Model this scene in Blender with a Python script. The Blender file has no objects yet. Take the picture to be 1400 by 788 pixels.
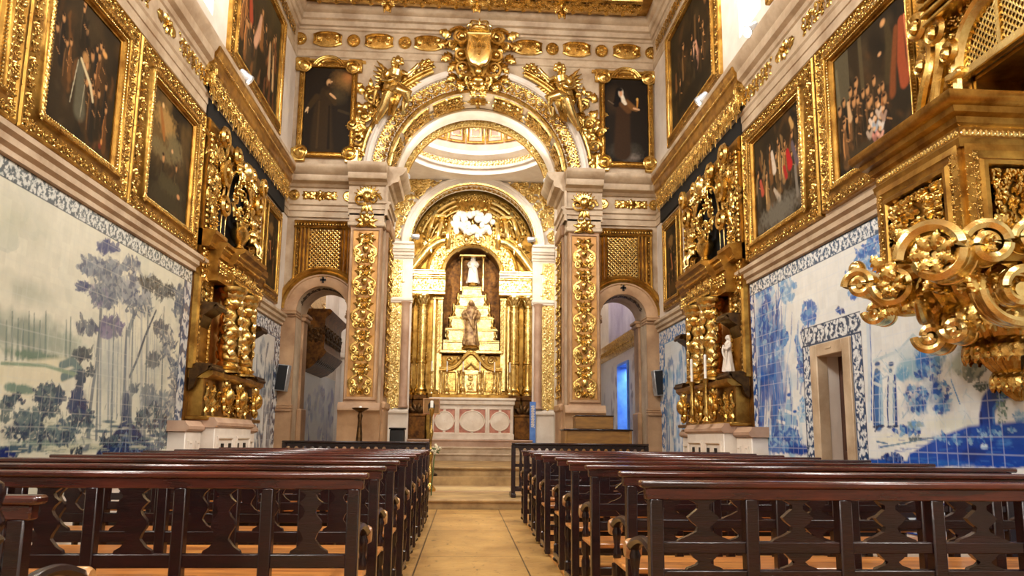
import bpy, math, random
import numpy as np
from math import pi, sin, cos, sqrt
random.seed(3)
RNG = np.random.default_rng(11)
SC = bpy.context.scene
COL = SC.collection
A = np.array
# ------------------------------------------------------------------ camera data (metres, z up, y into the church)
EYE = A([0.0, 0.0, 1.14]); FPX = 1040.0; PCY = 437.0
def _axes(y, p, r):
    cy, sy, cp, sp, cr, sr = cos(y), sin(y), cos(p), sin(p), cos(r), sin(r)
    f = A([sy*cp, cy*cp, sp]); ri = A([cy, -sy, 0.0]); up = np.cross(ri, f)
    return cr*ri+sr*up, -sr*ri+cr*up, f
AXR, AXU, AXF = _axes(.0612, .1545, .0103)
def survey(axis, val, px, py):
    """where a sight line of the survey photograph meets the wall plane axis=val (a point in metres)"""
    d = AXR*(px-700)/FPX - AXU*(py-PCY)/FPX + AXF
    return EYE + d*((val-EYE[axis])/d[axis])
XL, XR, YF = -3.85, 4.15, 16.0
# ------------------------------------------------------------------ materials
def lin(c):
    c = A(c, float)/255.0
    return np.where(c <= .04045, c/12.92, ((c+.055)/1.055)**2.4)
MATS = {}
def mat(name, c1, c2=None, scale=6.0, rough=.5, metal=0.0, bump=0.0, bscale=30.0, detail=6.0, vcol=False, emit=None, estr=0, stretch=(1, 1, 1), lo=.35, hi=.68, coat=0.0, tint=None):
    m = bpy.data.materials.new(name); m.use_nodes = True
    nt = m.node_tree; N = nt.nodes; L = nt.links
    b = N['Principled BSDF']
    b.inputs['Roughness'].default_value = rough; b.inputs['Metallic'].default_value = metal
    if vcol and rough > .5: b.inputs['Specular IOR Level'].default_value = .12
    if coat: b.inputs['Coat Weight'].default_value = coat; b.inputs['Coat Roughness'].default_value = .15
    tc = N.new('ShaderNodeTexCoord'); mp = N.new('ShaderNodeMapping'); mp.inputs['Scale'].default_value = stretch
    geo = N.new('ShaderNodeNewGeometry')
    L.new(geo.outputs['Position'], mp.inputs['Vector'])
    c1 = (*lin(c1), 1); c2 = (*lin(c2), 1) if c2 is not None else c1
    nz = N.new('ShaderNodeTexNoise'); nz.inputs['Scale'].default_value = scale; nz.inputs['Detail'].default_value = detail; nz.inputs['Roughness'].default_value = .6
    L.new(mp.outputs[0], nz.inputs['Vector'])
    rp = N.new('ShaderNodeValToRGB'); rp.color_ramp.elements[0].position = lo; rp.color_ramp.elements[1].position = hi
    rp.color_ramp.elements[0].color = c2; rp.color_ramp.elements[1].color = c1
    L.new(nz.outputs['Fac'], rp.inputs['Fac'])
    if vcol:
        ca = N.new('ShaderNodeVertexColor'); ca.layer_name = 'Col'
        mx = N.new('ShaderNodeMix'); mx.data_type = 'RGBA'; mx.blend_type = 'MULTIPLY'; mx.inputs['Factor'].default_value = .35
        L.new(ca.outputs['Color'], mx.inputs[6]); L.new(rp.outputs['Color'], mx.inputs[7]); L.new(mx.outputs[2], b.inputs['Base Color'])
    else:
        L.new(rp.outputs['Color'], b.inputs['Base Color'])
    if bump:
        n2 = N.new('ShaderNodeTexNoise'); n2.inputs['Scale'].default_value = bscale; n2.inputs['Detail'].default_value = 5
        L.new(mp.outputs[0], n2.inputs['Vector'])
        bp = N.new('ShaderNodeBump'); bp.inputs['Strength'].default_value = bump; bp.inputs['Distance'].default_value = .02
        L.new(n2.outputs['Fac'], bp.inputs['Height']); L.new(bp.outputs[0], b.inputs['Normal'])
    if emit is not None:
        b.inputs['Emission Color'].default_value = (*lin(emit), 1); b.inputs['Emission Strength'].default_value = estr
    MATS[name] = m
    return m
# ------------------------------------------------------------------ mesh builder
class MB:
    def __init__(self): self.v = []; self.q = []; self.t = []; self.g = []; self.c = []; self.n = 0
    def add(self, V, Q=None, T=None, G=None, col=None):
        V = np.asarray(V, float).reshape(-1, 3)
        if Q is not None and len(Q): self.q.append(np.asarray(Q, int).reshape(-1, 4)+self.n)
        if T is not None and len(T): self.t.append(np.asarray(T, int).reshape(-1, 3)+self.n)
        if G is not None:
            for g in G: self.g.append([int(i)+self.n for i in g])
        self.v.append(V); self.n += len(V)
        if col is not None: self.c.append(np.asarray(col, float).reshape(-1, 3))
        return self
    def join(self, o, M=None, off=None):
        V = np.concatenate(o.v)
        if M is not None: V = V@np.asarray(M).T
        if off is not None: V = V+A(off)
        return self.add(V, np.concatenate(o.q) if o.q else None, np.concatenate(o.t) if o.t else None, o.g)
    def mapped(self, fn):
        o = MB(); V = np.concatenate(self.v)
        o.add(fn(V), np.concatenate(self.q) if self.q else None, np.concatenate(self.t) if self.t else None, self.g)
        return o
def root_of(o):
    while o.parent is not None: o = o.parent
    return o
def build(name, mb, mt, parent=None, smooth=40, label=None, cat=None, group=None, kind=None, local=False):
    V = np.concatenate(mb.v)
    loc = np.zeros(3)
    if parent is None and not local:
        lo, hi = V.min(0), V.max(0); loc = A([(lo[0]+hi[0])/2, (lo[1]+hi[1])/2, lo[2]])
    elif parent is not None and not local:
        loc = A(root_of(parent).location)
    V = V-loc
    Q = np.concatenate(mb.q) if mb.q else np.zeros((0, 4), int)
    T = np.concatenate(mb.t) if mb.t else np.zeros((0, 3), int)
    G = mb.g
    loops = np.concatenate([Q.ravel(), T.ravel(), A([i for g in G for i in g], int)]).astype(np.int32)
    sizes = np.concatenate([np.full(len(Q), 4), np.full(len(T), 3), A([len(g) for g in G], int)]).astype(np.int32)
    me = bpy.data.meshes.new(name)
    me.vertices.add(len(V)); me.vertices.foreach_set('co', V.astype(np.float32).ravel())
    me.loops.add(len(loops)); me.loops.foreach_set('vertex_index', loops)
    me.polygons.add(len(sizes)); st = np.concatenate([[0], np.cumsum(sizes)[:-1]]).astype(np.int32)
    me.polygons.foreach_set('loop_start', st); me.polygons.foreach_set('loop_total', sizes)
    me.update(calc_edges=True)
    if smooth:
        me.polygons.foreach_set('use_smooth', np.ones(len(sizes), bool))
        if smooth < 180: me.set_sharp_from_angle(angle=math.radians(smooth))
    if mb.c:
        ca = me.color_attributes.new('Col', 'FLOAT_COLOR', 'POINT')
        cc = np.concatenate(mb.c); ca.data.foreach_set('color', np.hstack([cc, np.ones((len(cc), 1))]).astype(np.float32).ravel())
    me.validate()
    o = bpy.data.objects.new(name, me); COL.objects.link(o)
    me.materials.append(MATS[mt] if isinstance(mt, str) else mt)
    if parent is not None: o.parent = parent
    else: o.location = loc
    tag(o, label, cat, group, kind)
    return o
def tag(o, label=None, cat=None, group=None, kind=None):
    if label: o['label'] = label
    if cat: o['category'] = cat
    if group: o['group'] = group
    if kind: o['kind'] = kind
    return o
def thing(name, label, cat, loc=(0, 0, 0), group=None):
    o = bpy.data.objects.new(name, None); COL.objects.link(o); o.location = loc
    o.empty_display_size = .1
    return tag(o, label, cat, group)
def struct(name, mb, mt, parent=None, smooth=40): return build(name, mb, mt, parent, smooth, kind='structure' if parent is None else None)
def copy_tree(o, parent=None):
    c = o.copy(); COL.objects.link(c)
    if parent is not None: c.parent = parent
    for ch in list(o.children): copy_tree(ch, c)
    return c
# ------------------------------------------------------------------ primitives
BF = [(0, 3, 2, 1), (4, 5, 6, 7), (0, 1, 5, 4), (1, 2, 6, 5), (2, 3, 7, 6), (3, 0, 4, 7)]
def box(x0, x1, y0, y1, z0, z1, mb=None, b=0.0):
    mb = mb or MB()
    if not b:
        return mb.add([(x0, y0, z0), (x1, y0, z0), (x1, y1, z0), (x0, y1, z0), (x0, y0, z1), (x1, y0, z1), (x1, y1, z1), (x0, y1, z1)], BF)
    c = A([(x0+x1)/2, (y0+y1)/2, (z0+z1)/2]); h = A([(x1-x0)/2, (y1-y0)/2, (z1-z0)/2])
    b = min(b, *(h*.8)); V = []; idx = {}
    for sx in (-1, 1):
        for sy in (-1, 1):
            for sz in (-1, 1):
                for ax in range(3):
                    p = A([sx, sy, sz])*(h-b); p[ax] += (sx, sy, sz)[ax]*b
                    idx[(sx, sy, sz, ax)] = len(V); V.append(c+p)
    Q = []; T = []
    for ax in range(3):
        o1, o2 = [(1, 2), (2, 0), (0, 1)][ax]
        for s in (-1, 1):
            r = []
            for a_, b_ in ((-1, -1), (1, -1), (1, 1), (-1, 1)):
                k = [0, 0, 0]; k[ax] = s; k[o1] = a_; k[o2] = b_; r.append(idx[(*k, ax)])
            Q.append(r if s > 0 else r[::-1])
            for s2 in (-1, 1):   # edge chamfers between axis ax (s) and o1 (s2)
                k1 = [0, 0, 0]; k1[ax] = s; k1[o1] = s2; k1[o2] = -1; k2 = list(k1); k2[o2] = 1
                r = [idx[(*k1, ax)], idx[(*k1, o1)], idx[(*k2, o1)], idx[(*k2, ax)]]
                Q.append(r if s*s2 > 0 else r[::-1])
    for sx in (-1, 1):
        for sy in (-1, 1):
            for sz in (-1, 1):
                r = [idx[(sx, sy, sz, a)] for a in range(3)]; T.append(r if sx*sy*sz > 0 else r[::-1])
    return mb.add(V, Q, T)
def gridq(n, m, cu=False, cv=False):
    i = np.arange(n if cu else n-1)[:, None]; j = np.arange(m if cv else m-1)[None, :]
    i2 = (i+1) % n; j2 = (j+1) % m
    return np.stack([i*m+j, i2*m+j, i2*m+j2, i*m+j2], -1).reshape(-1, 4)
def grid(P, mb=None, cu=False, cv=False, col=None):
    P = np.asarray(P, float); n, m = P.shape[:2]
    return (mb or MB()).add(P.reshape(-1, 3), gridq(n, m, cu, cv), col=col)
def lathe(prof, c=(0, 0, 0), k=14, mb=None, axis=2, fl=None):
    """prof: (radius, height) pairs; fl(theta, i) optional radius factor"""
    prof = A(prof, float); th = np.arange(k)*2*pi/k
    P = np.zeros((len(prof), k, 3)); R = prof[:, 0][:, None]*np.ones(k)
    if fl is not None: R = R*fl(th[None, :], prof[:, 1][:, None])
    P[..., 0] = R*np.cos(th); P[..., 1] = R*np.sin(th); P[..., 2] = prof[:, 1][:, None]
    if axis == 1: P = P[..., [0, 2, 1]]
    if axis == 0: P = P[..., [2, 0, 1]]
    mb = mb or MB(); n = len(prof)
    return mb.add(P.reshape(-1, 3)+A(c), gridq(n, k, False, True), G=[list(range(k))[::-1], [(n-1)*k+i for i in range(k)]])
def tube(path, rad, k=8, mb=None, closed=False, flat=1.0):
    P = A(path, float); n = len(P); rad = np.broadcast_to(A(rad, float), (n,))
    T = np.gradient(P, axis=0) if not closed else (np.roll(P, -1, 0)-np.roll(P, 1, 0))
    T /= np.linalg.norm(T, axis=1)[:, None]+1e-12
    ref = A([0, 0, 1.0]) if abs(T[:, 2]).mean() < .8 else A([0, 1.0, 0])
    N = np.cross(T, ref); N /= np.linalg.norm(N, axis=1)[:, None]+1e-9; B = np.cross(N, T)
    th = np.arange(k)*2*pi/k
    V = P[:, None]+rad[:, None, None]*(np.cos(th)[None, :, None]*N[:, None]+flat*np.sin(th)[None, :, None]*B[:, None])
    mb = mb or MB()
    return mb.add(V.reshape(-1, 3), gridq(n, k, closed, True), G=None if closed else [list(range(k)), [(n-1)*k+i for i in range(k)][::-1]])
def ball(c, r, k=10, n=7, mb=None):
    r = np.broadcast_to(A(r, float), (3,)); ph = np.linspace(0.02, pi-.02, n)
    th = np.arange(k)*2*pi/k
    P = np.stack([np.sin(ph)[:, None]*np.cos(th), np.sin(ph)[:, None]*np.sin(th), -np.cos(ph)[:, None]*np.ones(k)], -1)*r
    return (mb or MB()).add(P.reshape(-1, 3)+A(c), gridq(n, k, False, True), G=[list(range(k))[::-1], [(n-1)*k+i for i in range(k)]])
# ------------------------------------------------------------------ wall planes: (s along, t up, n out) -> world
class Pl:
    def __init__(self, O, S, T, N): self.O, self.S, self.T, self.N = map(lambda a: A(a, float), (O, S, T, N))
    def __call__(self, V):
        V = np.asarray(V, float)
        return self.O+V[..., 0:1]*self.S+V[..., 1:2]*self.T+V[..., 2:3]*self.N
LW = Pl((XL, 0, 0), (0, 1, 0), (0, 0, 1), (1, 0, 0))
RW = Pl((XR, 0, 0), (0, 1, 0), (0, 0, 1), (-1, 0, 0))
FW = Pl((0, YF, 0), (1, 0, 0), (0, 0, 1), (0, -1, 0))
def pbox(pl, s0, s1, t0, t1, n0, n1, mb=None, b=0.0):
    o = box(s0, s1, t0, t1, n0, n1, b=b).mapped(pl)
    return (mb or MB()).join(o)
def mould(pl, prof, s0, s1, mb=None, caps=True):
    """prof: (n out, t up) polyline extruded along s"""
    prof = A(prof, float); k = len(prof)
    V = np.zeros((2, k, 3)); V[:, :, 2] = prof[:, 0]; V[:, :, 1] = prof[:, 1]; V[0, :, 0] = s0; V[1, :, 0] = s1
    return (mb or MB()).add(pl(V).reshape(-1, 3), gridq(2, k), G=[list(range(k)), list(range(k, 2*k))[::-1]] if caps else None)
def vmould(pl, prof, t0, t1, mb=None):
    """prof: (n out, s) polyline extruded up t"""
    prof = A(prof, float); k = len(prof)
    V = np.zeros((2, k, 3)); V[:, :, 2] = prof[:, 0]; V[:, :, 0] = prof[:, 1]; V[0, :, 1] = t0; V[1, :, 1] = t1
    return (mb or MB()).add(pl(V).reshape(-1, 3), gridq(2, k), G=[list(range(k)), list(range(k, 2*k))[::-1]])
def frame_mould(pl, prof, s0, s1, t0, t1, mb=None):
    """prof: (inset, out) polyline carried round a rectangle with mitred corners"""
    rows = []
    for d, h in prof:
        rows.append([(s0+d, t0+d, h), (s1-d, t0+d, h), (s1-d, t1-d, h), (s0+d, t1-d, h)])
    return grid(pl(A(rows)), mb, cv=True)
def arch_mould(pl, prof, cs, ct, a0=0.0, a1=pi, n=49, mb=None):
    """prof: (radius, out) polyline carried round an arc"""
    prof = A(prof, float); a = np.linspace(a0, a1, n)
    V = np.stack([cs+prof[None, :, 0]*np.cos(a)[:, None], ct+prof[None, :, 0]*np.sin(a)[:, None], np.broadcast_to(prof[None, :, 1], (n, len(prof)))], -1)
    return grid(pl(V), mb)
def arcmap(pl, cs, ct, r, a0, direction=-1):
    """(s along the arc, t outward from radius r, n) -> world"""
    def f(V):
        a = a0+direction*V[..., 0]/r; rr = r+V[..., 1]
        return pl(np.stack([cs+rr*np.cos(a), ct+rr*np.sin(a), V[..., 2]], -1))
    return f
def moved(pl, s0, t0, n0=0.0, vertical=False, flip=False):
    """local strip coordinates (s,t centred,n) -> plane; vertical strips climb t"""
    def f(V):
        s, t, n = V[..., 0], V[..., 1], V[..., 2]
        if vertical: return pl(np.stack([s0+t*(-1 if flip else 1), t0+s, n+n0], -1))
        return pl(np.stack([s0+s, t0+t*(-1 if flip else 1), n+n0], -1))
    return f
# ------------------------------------------------------------------ carved ornament templates (s in 0..1, t in -.5...5, n in 0..1)
def tmpl_leaf(L=1.0, W=.6, H=1.0, curl=.5, nu=8, nv=5, lobes=3):
    u = np.linspace(0, 1, nu)[:, None]; v = np.linspace(-1, 1, nv)[None, :]
    w = W*.5*(np.sin(pi*np.clip(u, .04, .97)**.75)**.7)*(1+.28*np.cos(lobes*2*pi*u))
    x = L*(u-.10*v*v*np.sin(pi*u)) - L*curl*.25*np.clip(u-.72, 0, 1)*2
    z = H*(.06+.94*np.sin(pi*np.clip(u, 0, 1)**.85*.93))*(1-.75*np.abs(v)**1.6) - H*.22*np.exp(-(v/.25)**2)*np.sin(pi*u) + H*.10*np.cos(lobes*2*pi*u+1.0)*np.abs(v)
    P = np.stack([x+0*v, w*v, z*.62], -1)
    return P.reshape(-1, 3), gridq(nu, nv)
def tmpl_scroll(r=.4, turns=1.5, H=.8, w=.1, n=22, k=5, eye=True, sgn=1):
    th = np.linspace(0, 2*pi*turns, n); rr = r*(1-.82*(th/th[-1])**.8)
    mb = MB(); P = np.stack([rr*np.cos(th), sgn*rr*np.sin(th), np.linspace(.35, .8, n)*H], -1)
    tube(P, np.linspace(w, w*.6, n), k, mb)
    if eye: ball((P[-1, 0], P[-1, 1], H*.75), (w*1.2, w*1.2, H*.25), 7, 5, mb)
    return mb
def leaf_at(mb, x, y, ang, L, W, H, z0=0.0, **k):
    V, Q = tmpl_leaf(L, W, H, **k); c, s = cos(ang), sin(ang)
    mb.add(np.stack([x+V[:, 0]*c-V[:, 1]*s, y+V[:, 0]*s+V[:, 1]*c, z0+V[:, 2]], -1), Q)
def scroll_at(mb, x, y, ang, r, sgn=1, turns=1.4, H=.8, w=.07, z0=0, **k):
    o = tmpl_scroll(r, turns, H, w, sgn=sgn, **k); c, s = cos(ang), sin(ang)
    V = np.concatenate(o.v); mb.add(np.stack([x+V[:, 0]*c-V[:, 1]*s, y+V[:, 0]*s+V[:, 1]*c, z0+V[:, 2]], -1), np.concatenate(o.q) if o.q else None, None, o.g)
def rosette_at(mb, x, y, r, H, k=6, z0=0):
    for i in range(k): leaf_at(mb, x, y, i*2*pi/k, r, r*.75, H*.8, z0, nu=6, nv=3, lobes=1)
    ball((x, y, z0+H*.55), (r*.3, r*.3, H*.5), 8, 5, mb)
def T_rinceau():
    mb = MB(); s = np.linspace(0, 1, 18)
    tube(np.stack([s, .20*np.sin(2*pi*s), .35+0*s], -1), .035, 5, mb)
    for j, sg in ((0, 1), (1, -1)):
        cx, cy = .25+.5*j, -sg*.10
        scroll_at(mb, cx, cy, sg*pi/2, .24, -1, 1.3, .8, .04, n=16)
        for i, a in enumerate((-1.0, -.1, .8, 1.7, 2.6, 3.6)):
            leaf_at(mb, cx+.14*cos(a*sg), cy+.14*sin(a*sg), a*sg+.5*sg, .26, .20, .85, nu=6, nv=3)
        leaf_at(mb, cx, -sg*.10+sg*.33, .4*sg, .30, .22, .8, nu=6, nv=3)
        leaf_at(mb, cx-.2, -sg*.10+sg*.36, pi-.4*sg, .28, .2, .8, nu=6, nv=3)
    return mb
def T_acanthus():   # one broad leaf lying across a moulding, with side curls
    mb = MB(); leaf_at(mb, .5, -.5, pi/2, 1.0, .85, 1.0, nu=9, nv=5, lobes=4)
    leaf_at(mb, 0.0, -.45, pi/2, .7, .5, .7, nu=6, nv=3)
    return mb
def T_bead():
    mb = MB(); ball((.5, 0, .4), (.42, .42, .6), 6, 5, mb); return mb
def T_foliage(seed=0, n=15):
    r = np.random.default_rng(seed); mb = MB()
    for i in range(n):
        x, y = r.uniform(0, 1), r.uniform(-.42, .42); a = r.uniform(0, 2*pi)
        leaf_at(mb, x, y, a, r.uniform(.28, .42), r.uniform(.16, .26), r.uniform(.6, 1), nu=6, nv=3)
    for i in range(4):
        scroll_at(mb, r.uniform(.1, .9), r.uniform(-.3, .3), r.uniform(0, 6), .15, r.choice([-1, 1]), 1.2, .9, .035, n=12, k=4)
    return mb
def T_candelabra():  # symmetric about t=0, climbing s
    mb = MB()
    for sg in (-1, 1):
        scroll_at(mb, .10, sg*.22, 0.0, .13, sg, 1.3, .9, .035, n=14)
        scroll_at(mb, .34, sg*.26, pi, .15, -sg, 1.4, .9, .04, n=16)
        q = np.linspace(0, 1, 10); tube(np.stack([.2+.4*q, sg*(.12+.26*np.sin(pi*q)), .55+0*q], -1), .035, 5, mb)
        for a, x, y, l in ((.5, .16, .1, .26), (1.1, .3, .12, .3), (2.2, .44, .2, .26), (.3, .55, .12, .28), (-.3, .62, .2, .22), (1.4, .72, .08, .3), (.7, .8, .1, .24), (2.6, .92, .14, .2)):
            leaf_at(mb, x, sg*y, sg*a, l, .17, .9, nu=6, nv=3)
    for a in (-.9, -.45, 0, .45, .9): leaf_at(mb, .02, 0, a, .24, .11, 1.0, nu=6, nv=3)
    ball((.45, 0, .45), (.13, .11, .55), 10, 6, mb)
    for a in (-1, -.5, 0, .5, 1): leaf_at(mb, .60, 0, a, .2, .1, 1.0, nu=6, nv=3)
    rosette_at(mb, .86, 0, .12, 1.0)
    return mb
TM = {}
def tm(name):
    if name not in TM:
        TM[name] = {'rinceau': T_rinceau, 'acanthus': T_acanthus, 'bead': T_bead, 'foliage': lambda: T_foliage(1), 'foliage2': lambda: T_foliage(2, 18), 'candelabra': T_candelabra}[name]()
    return TM[name]
def strip(mb, mp, L, W, H, name, asp=1.0, n=None, flip=False, t0=0.0, n0=0.0, alt=False):
    """repeat a template along L, W wide, H proud; mp maps (s,t,n) to the world"""
    H = H*(1 if name == 'bead' else .72); o = tm(name); V = np.concatenate(o.v); Q = np.concatenate(o.q) if o.q else None
    n = n or max(1, int(round(L/(W*asp))))
    for i in range(n):
        t = V[:, 1]*(-1 if (flip ^ (alt and i % 2 == 1)) else 1)
        mb.add(mp(np.stack([(i+V[:, 0])*L/n, t0+t*W, n0+V[:, 2]*H], -1)), Q, None, o.g)
    return mb
def place(mb, o, mp, x, y, ang, sx, sy=None, sz=1.0, n0=0.0):
    """set an ornament (MB in its own s,t,n) at (x,y) turned by ang on the map mp"""
    V = np.concatenate(o.v); sy = sy or sx; c, s = cos(ang), sin(ang); a, b = V[:, 0]*sx, V[:, 1]*sy
    return mb.add(mp(np.stack([x+a*c-b*s, y+a*s+b*c, n0+V[:, 2]*sz], -1)), np.concatenate(o.q) if o.q else None, np.concatenate(o.t) if o.t else None, o.g)
# ------------------------------------------------------------------ painting on dense grids (brush strokes in metres)
def vnoise(x, y, seed=0):
    xi, yi = np.floor(x).astype(int), np.floor(y).astype(int); fx, fy = x-xi, y-yi
    def h(a, b):
        n = (a*374761393+b*668265263+seed*144665) & 0x7fffffff
        n = ((n ^ (n >> 13))*1274126177) & 0x7fffffff
        return ((n ^ (n >> 16)) & 0xffff)/65535.0
    sx, sy = fx*fx*(3-2*fx), fy*fy*(3-2*fy)
    return (h(xi, yi)*(1-sx)+h(xi+1, yi)*sx)*(1-sy)+(h(xi, yi+1)*(1-sx)+h(xi+1, yi+1)*sx)*sy
def fbm(x, y, o=4, seed=0):
    r = 0; a = .5
    for i in range(o): r = r+a*vnoise(x*2**i, y*2**i, seed+i*7); a *= .5
    return r/(1-.5**o)
class Paint:
    def __init__(self, s0, s1, t0, t1, step, base):
        self.ns, self.nt = max(8, int(abs(s1-s0)/step)), max(8, int(abs(t1-t0)/step))
        self.S, self.T = np.meshgrid(np.linspace(s0, s1, self.ns), np.linspace(t0, t1, self.nt), indexing='ij')
        self.I = np.ones((self.ns, self.nt, 3))*lin(base)
    def mix(self, m, col):
        m = np.clip(m, 0, 1)[..., None]; self.I = self.I*(1-m)+lin(col)*m
    def win(self, x0, x1, y0, y1):
        sx = sorted((self.S[0, 0], self.S[-1, 0])); ds = (self.S[-1, 0]-self.S[0, 0])/(self.ns-1); dt = (self.T[0, -1]-self.T[0, 0])/(self.nt-1)
        a = sorted(((x0-self.S[0, 0])/ds, (x1-self.S[0, 0])/ds)); b = sorted(((y0-self.T[0, 0])/dt, (y1-self.T[0, 0])/dt))
        return slice(max(0, int(a[0])-1), max(0, int(a[1])+2)), slice(max(0, int(b[0])-1), max(0, int(b[1])+2))
    def mixw(self, w, m, col):
        m = np.clip(m, 0, 1)[..., None]; self.I[w] = self.I[w]*(1-m)+lin(col)*m
    def blob(self, x, y, rx, ry, col, ang=0.0, soft=.35, ragged=0.0, fr=20.0, op=1.0):
        R = max(rx, ry)*(1.02+ragged); w = self.win(x-R, x+R, y-R, y+R); S, T = self.S[w], self.T[w]
        if S.size == 0: return
        c, s = cos(ang), sin(ang); dx, dy = S-x, T-y
        d = np.sqrt(((dx*c+dy*s)/rx)**2+((-dx*s+dy*c)/ry)**2)
        if ragged: d = d+ragged*(fbm(S*fr, T*fr, 3, int(abs(x*91+y*57)*10) % 999)-.5)*2
        self.mixw(w, np.clip((1-d)/soft, 0, 1)*op, col)
    def stroke(self, pts, w, col, soft=.4, op=1.0, ragged=0.0, fr=20.0):
        pts = A(pts, float); w = np.broadcast_to(A(w, float), (len(pts),)); R = w.max()*(1.02+ragged)
        sl = self.win(pts[:, 0].min()-R, pts[:, 0].max()+R, pts[:, 1].min()-R, pts[:, 1].max()+R); S, T = self.S[sl], self.T[sl]
        if S.size == 0: return
        D = np.full(S.shape, 9.0)
        for i in range(len(pts)-1):
            a, b = pts[i], pts[i+1]; ab = b-a
            t = np.clip(((S-a[0])*ab[0]+(T-a[1])*ab[1])/(ab@ab+1e-9), 0, 1)
            D = np.minimum(D, np.hypot(S-a[0]-t*ab[0], T-a[1]-t*ab[1])/(w[i]*(1-t)+w[i+1]*t))
        if ragged: D = D+ragged*(fbm(S*fr, T*fr, 3, 5)-.5)*2
        self.mixw(sl, np.clip((1-D)/soft, 0, 1)*op, col)
    def rect(self, s0, s1, t0, t1, col, op=1.0):
        self.mix(((self.S >= s0) & (self.S <= s1) & (self.T >= t0) & (self.T <= t1))*op, col)
    def surface(self, pl, n=0.0):
        P = pl(np.stack([self.S, self.T, np.full(self.S.shape, n)], -1))
        return grid(P, col=self.I)
# ------------------------------------------------------------------ palette
mat('gold', (232, 198, 118), (150, 112, 48), 9, .27, 1.0, .10, 60, lo=.3, hi=.62)
mat('gold_bright', (242, 218, 150), (204, 168, 92), 9, .25, 1.0, .08, 60, lo=.3, hi=.6)
mat('gold_plain', (192, 150, 72), (124, 86, 34), 5, .34, .95, .08, 40)
mat('bole_shade', (128, 84, 30), (66, 38, 12), 8, .42, .7, .2, 40)  # dark brown; behind carving, the shade between leaves is put into this colour
mat('stone', (204, 184, 156), (162, 138, 110), 2.2, .55, 0, .08, 25)
mat('stone_white', (232, 224, 212), (210, 198, 184), 2.0, .5, 0, .05, 25)
mat('stone_rose', (194, 164, 140), (158, 124, 100), 1.6, .5, 0, .08, 22)
mat('gilt_ground', (196, 146, 78), (150, 104, 50), 5, .42, .35, .08, 40)
mat('stone_amber', (188, 152, 114), (134, 98, 66), 1.7, .5, 0, .12, 18, lo=.3, hi=.7)  # amber tint includes the warm light on the lower piers
mat('step_stone', (178, 144, 92), (124, 94, 54), 2.4, .55, 0, .15, 20)
mat('marble', (236, 226, 210), (208, 192, 172), 3.0, .3, 0, .03, 20)
mat('marble_pink', (206, 142, 116), (170, 98, 76), 9.0, .3, 0, .03, 20)
mat('plaster', (226, 216, 204), (204, 190, 176), 1.4, .7, 0, .05, 20)
mat('inlay_stone', (206, 180, 130), (178, 148, 98), 4, .45)
mat('wood_rail_lit', (88, 38, 26), (36, 13, 13), 5, .25, 0, .06, 40, stretch=(.6, 5, 5), coat=.35)  # redder copy of the bench wood, rail highlights put into its colour
mat('wood', (36, 9, 12), (13, 3, 7), 5, .27, 0, .08, 40, stretch=(.6, 5, 5), coat=.2)
mat('wood_seat', (214, 142, 66), (150, 86, 36), 4, .28, 0, .05, 30, stretch=(.6, 5, 5), coat=.3)
mat('wood_worn', (206, 160, 100), (120, 66, 34), 7, .35, 0, .08, 40, coat=.3)
mat('wood_floor', (224, 166, 84), (150, 88, 38), 2.4, .42, 0, .10, 30, stretch=(1.2, 6, 1))
mat('wood_brown', (134, 94, 34), (106, 70, 22), 4, .5, 0, .05, 30, stretch=(1, 1, 5))
mat('door_wood', (84, 46, 24), (52, 24, 14), 5, .5, 0, .1, 30, stretch=(4, 4, .7))
mat('black', (18, 18, 20), (12, 12, 14), 20, .55)
mat('grille_black', (26, 27, 30), (10, 10, 12), 160, .7, 0, .3, 200)
mat('grey_metal', (196, 198, 200), (150, 150, 154), 8, .35, .5)
mat('bronze', (98, 70, 36), (48, 30, 14), 12, .35, .8, .1, 40)
mat('polychrome', (214, 176, 120), (96, 58, 34), 7, .45, .25, .1, 40)
mat('flower', (238, 232, 214), (196, 182, 140), 30, .7)
mat('white_cloth', (244, 242, 236), (226, 222, 214), 4, .8)
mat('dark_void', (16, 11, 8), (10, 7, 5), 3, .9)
mat('orange_gilt', (190, 112, 36), (120, 62, 16), 4, .32, .6, .1, 30, stretch=(1, 1, .5))
mat('canvas', (255, 255, 255), (205, 200, 190), 25, .62, vcol=True)
mat('tiles', (255, 255, 255), (222, 224, 226), 7, .16, vcol=True, bump=.02, bscale=8)
mat('pane', (225, 238, 255), emit=(214, 232, 255), estr=1.6)
mat('lamp_glow', (255, 250, 240), emit=(255, 244, 224), estr=9.0)
mat('blue_paint', (96, 146, 222), (66, 112, 196), 4, .4)
mat('iron', (30, 26, 24), (18, 15, 14), 20, .5, .6)
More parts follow.
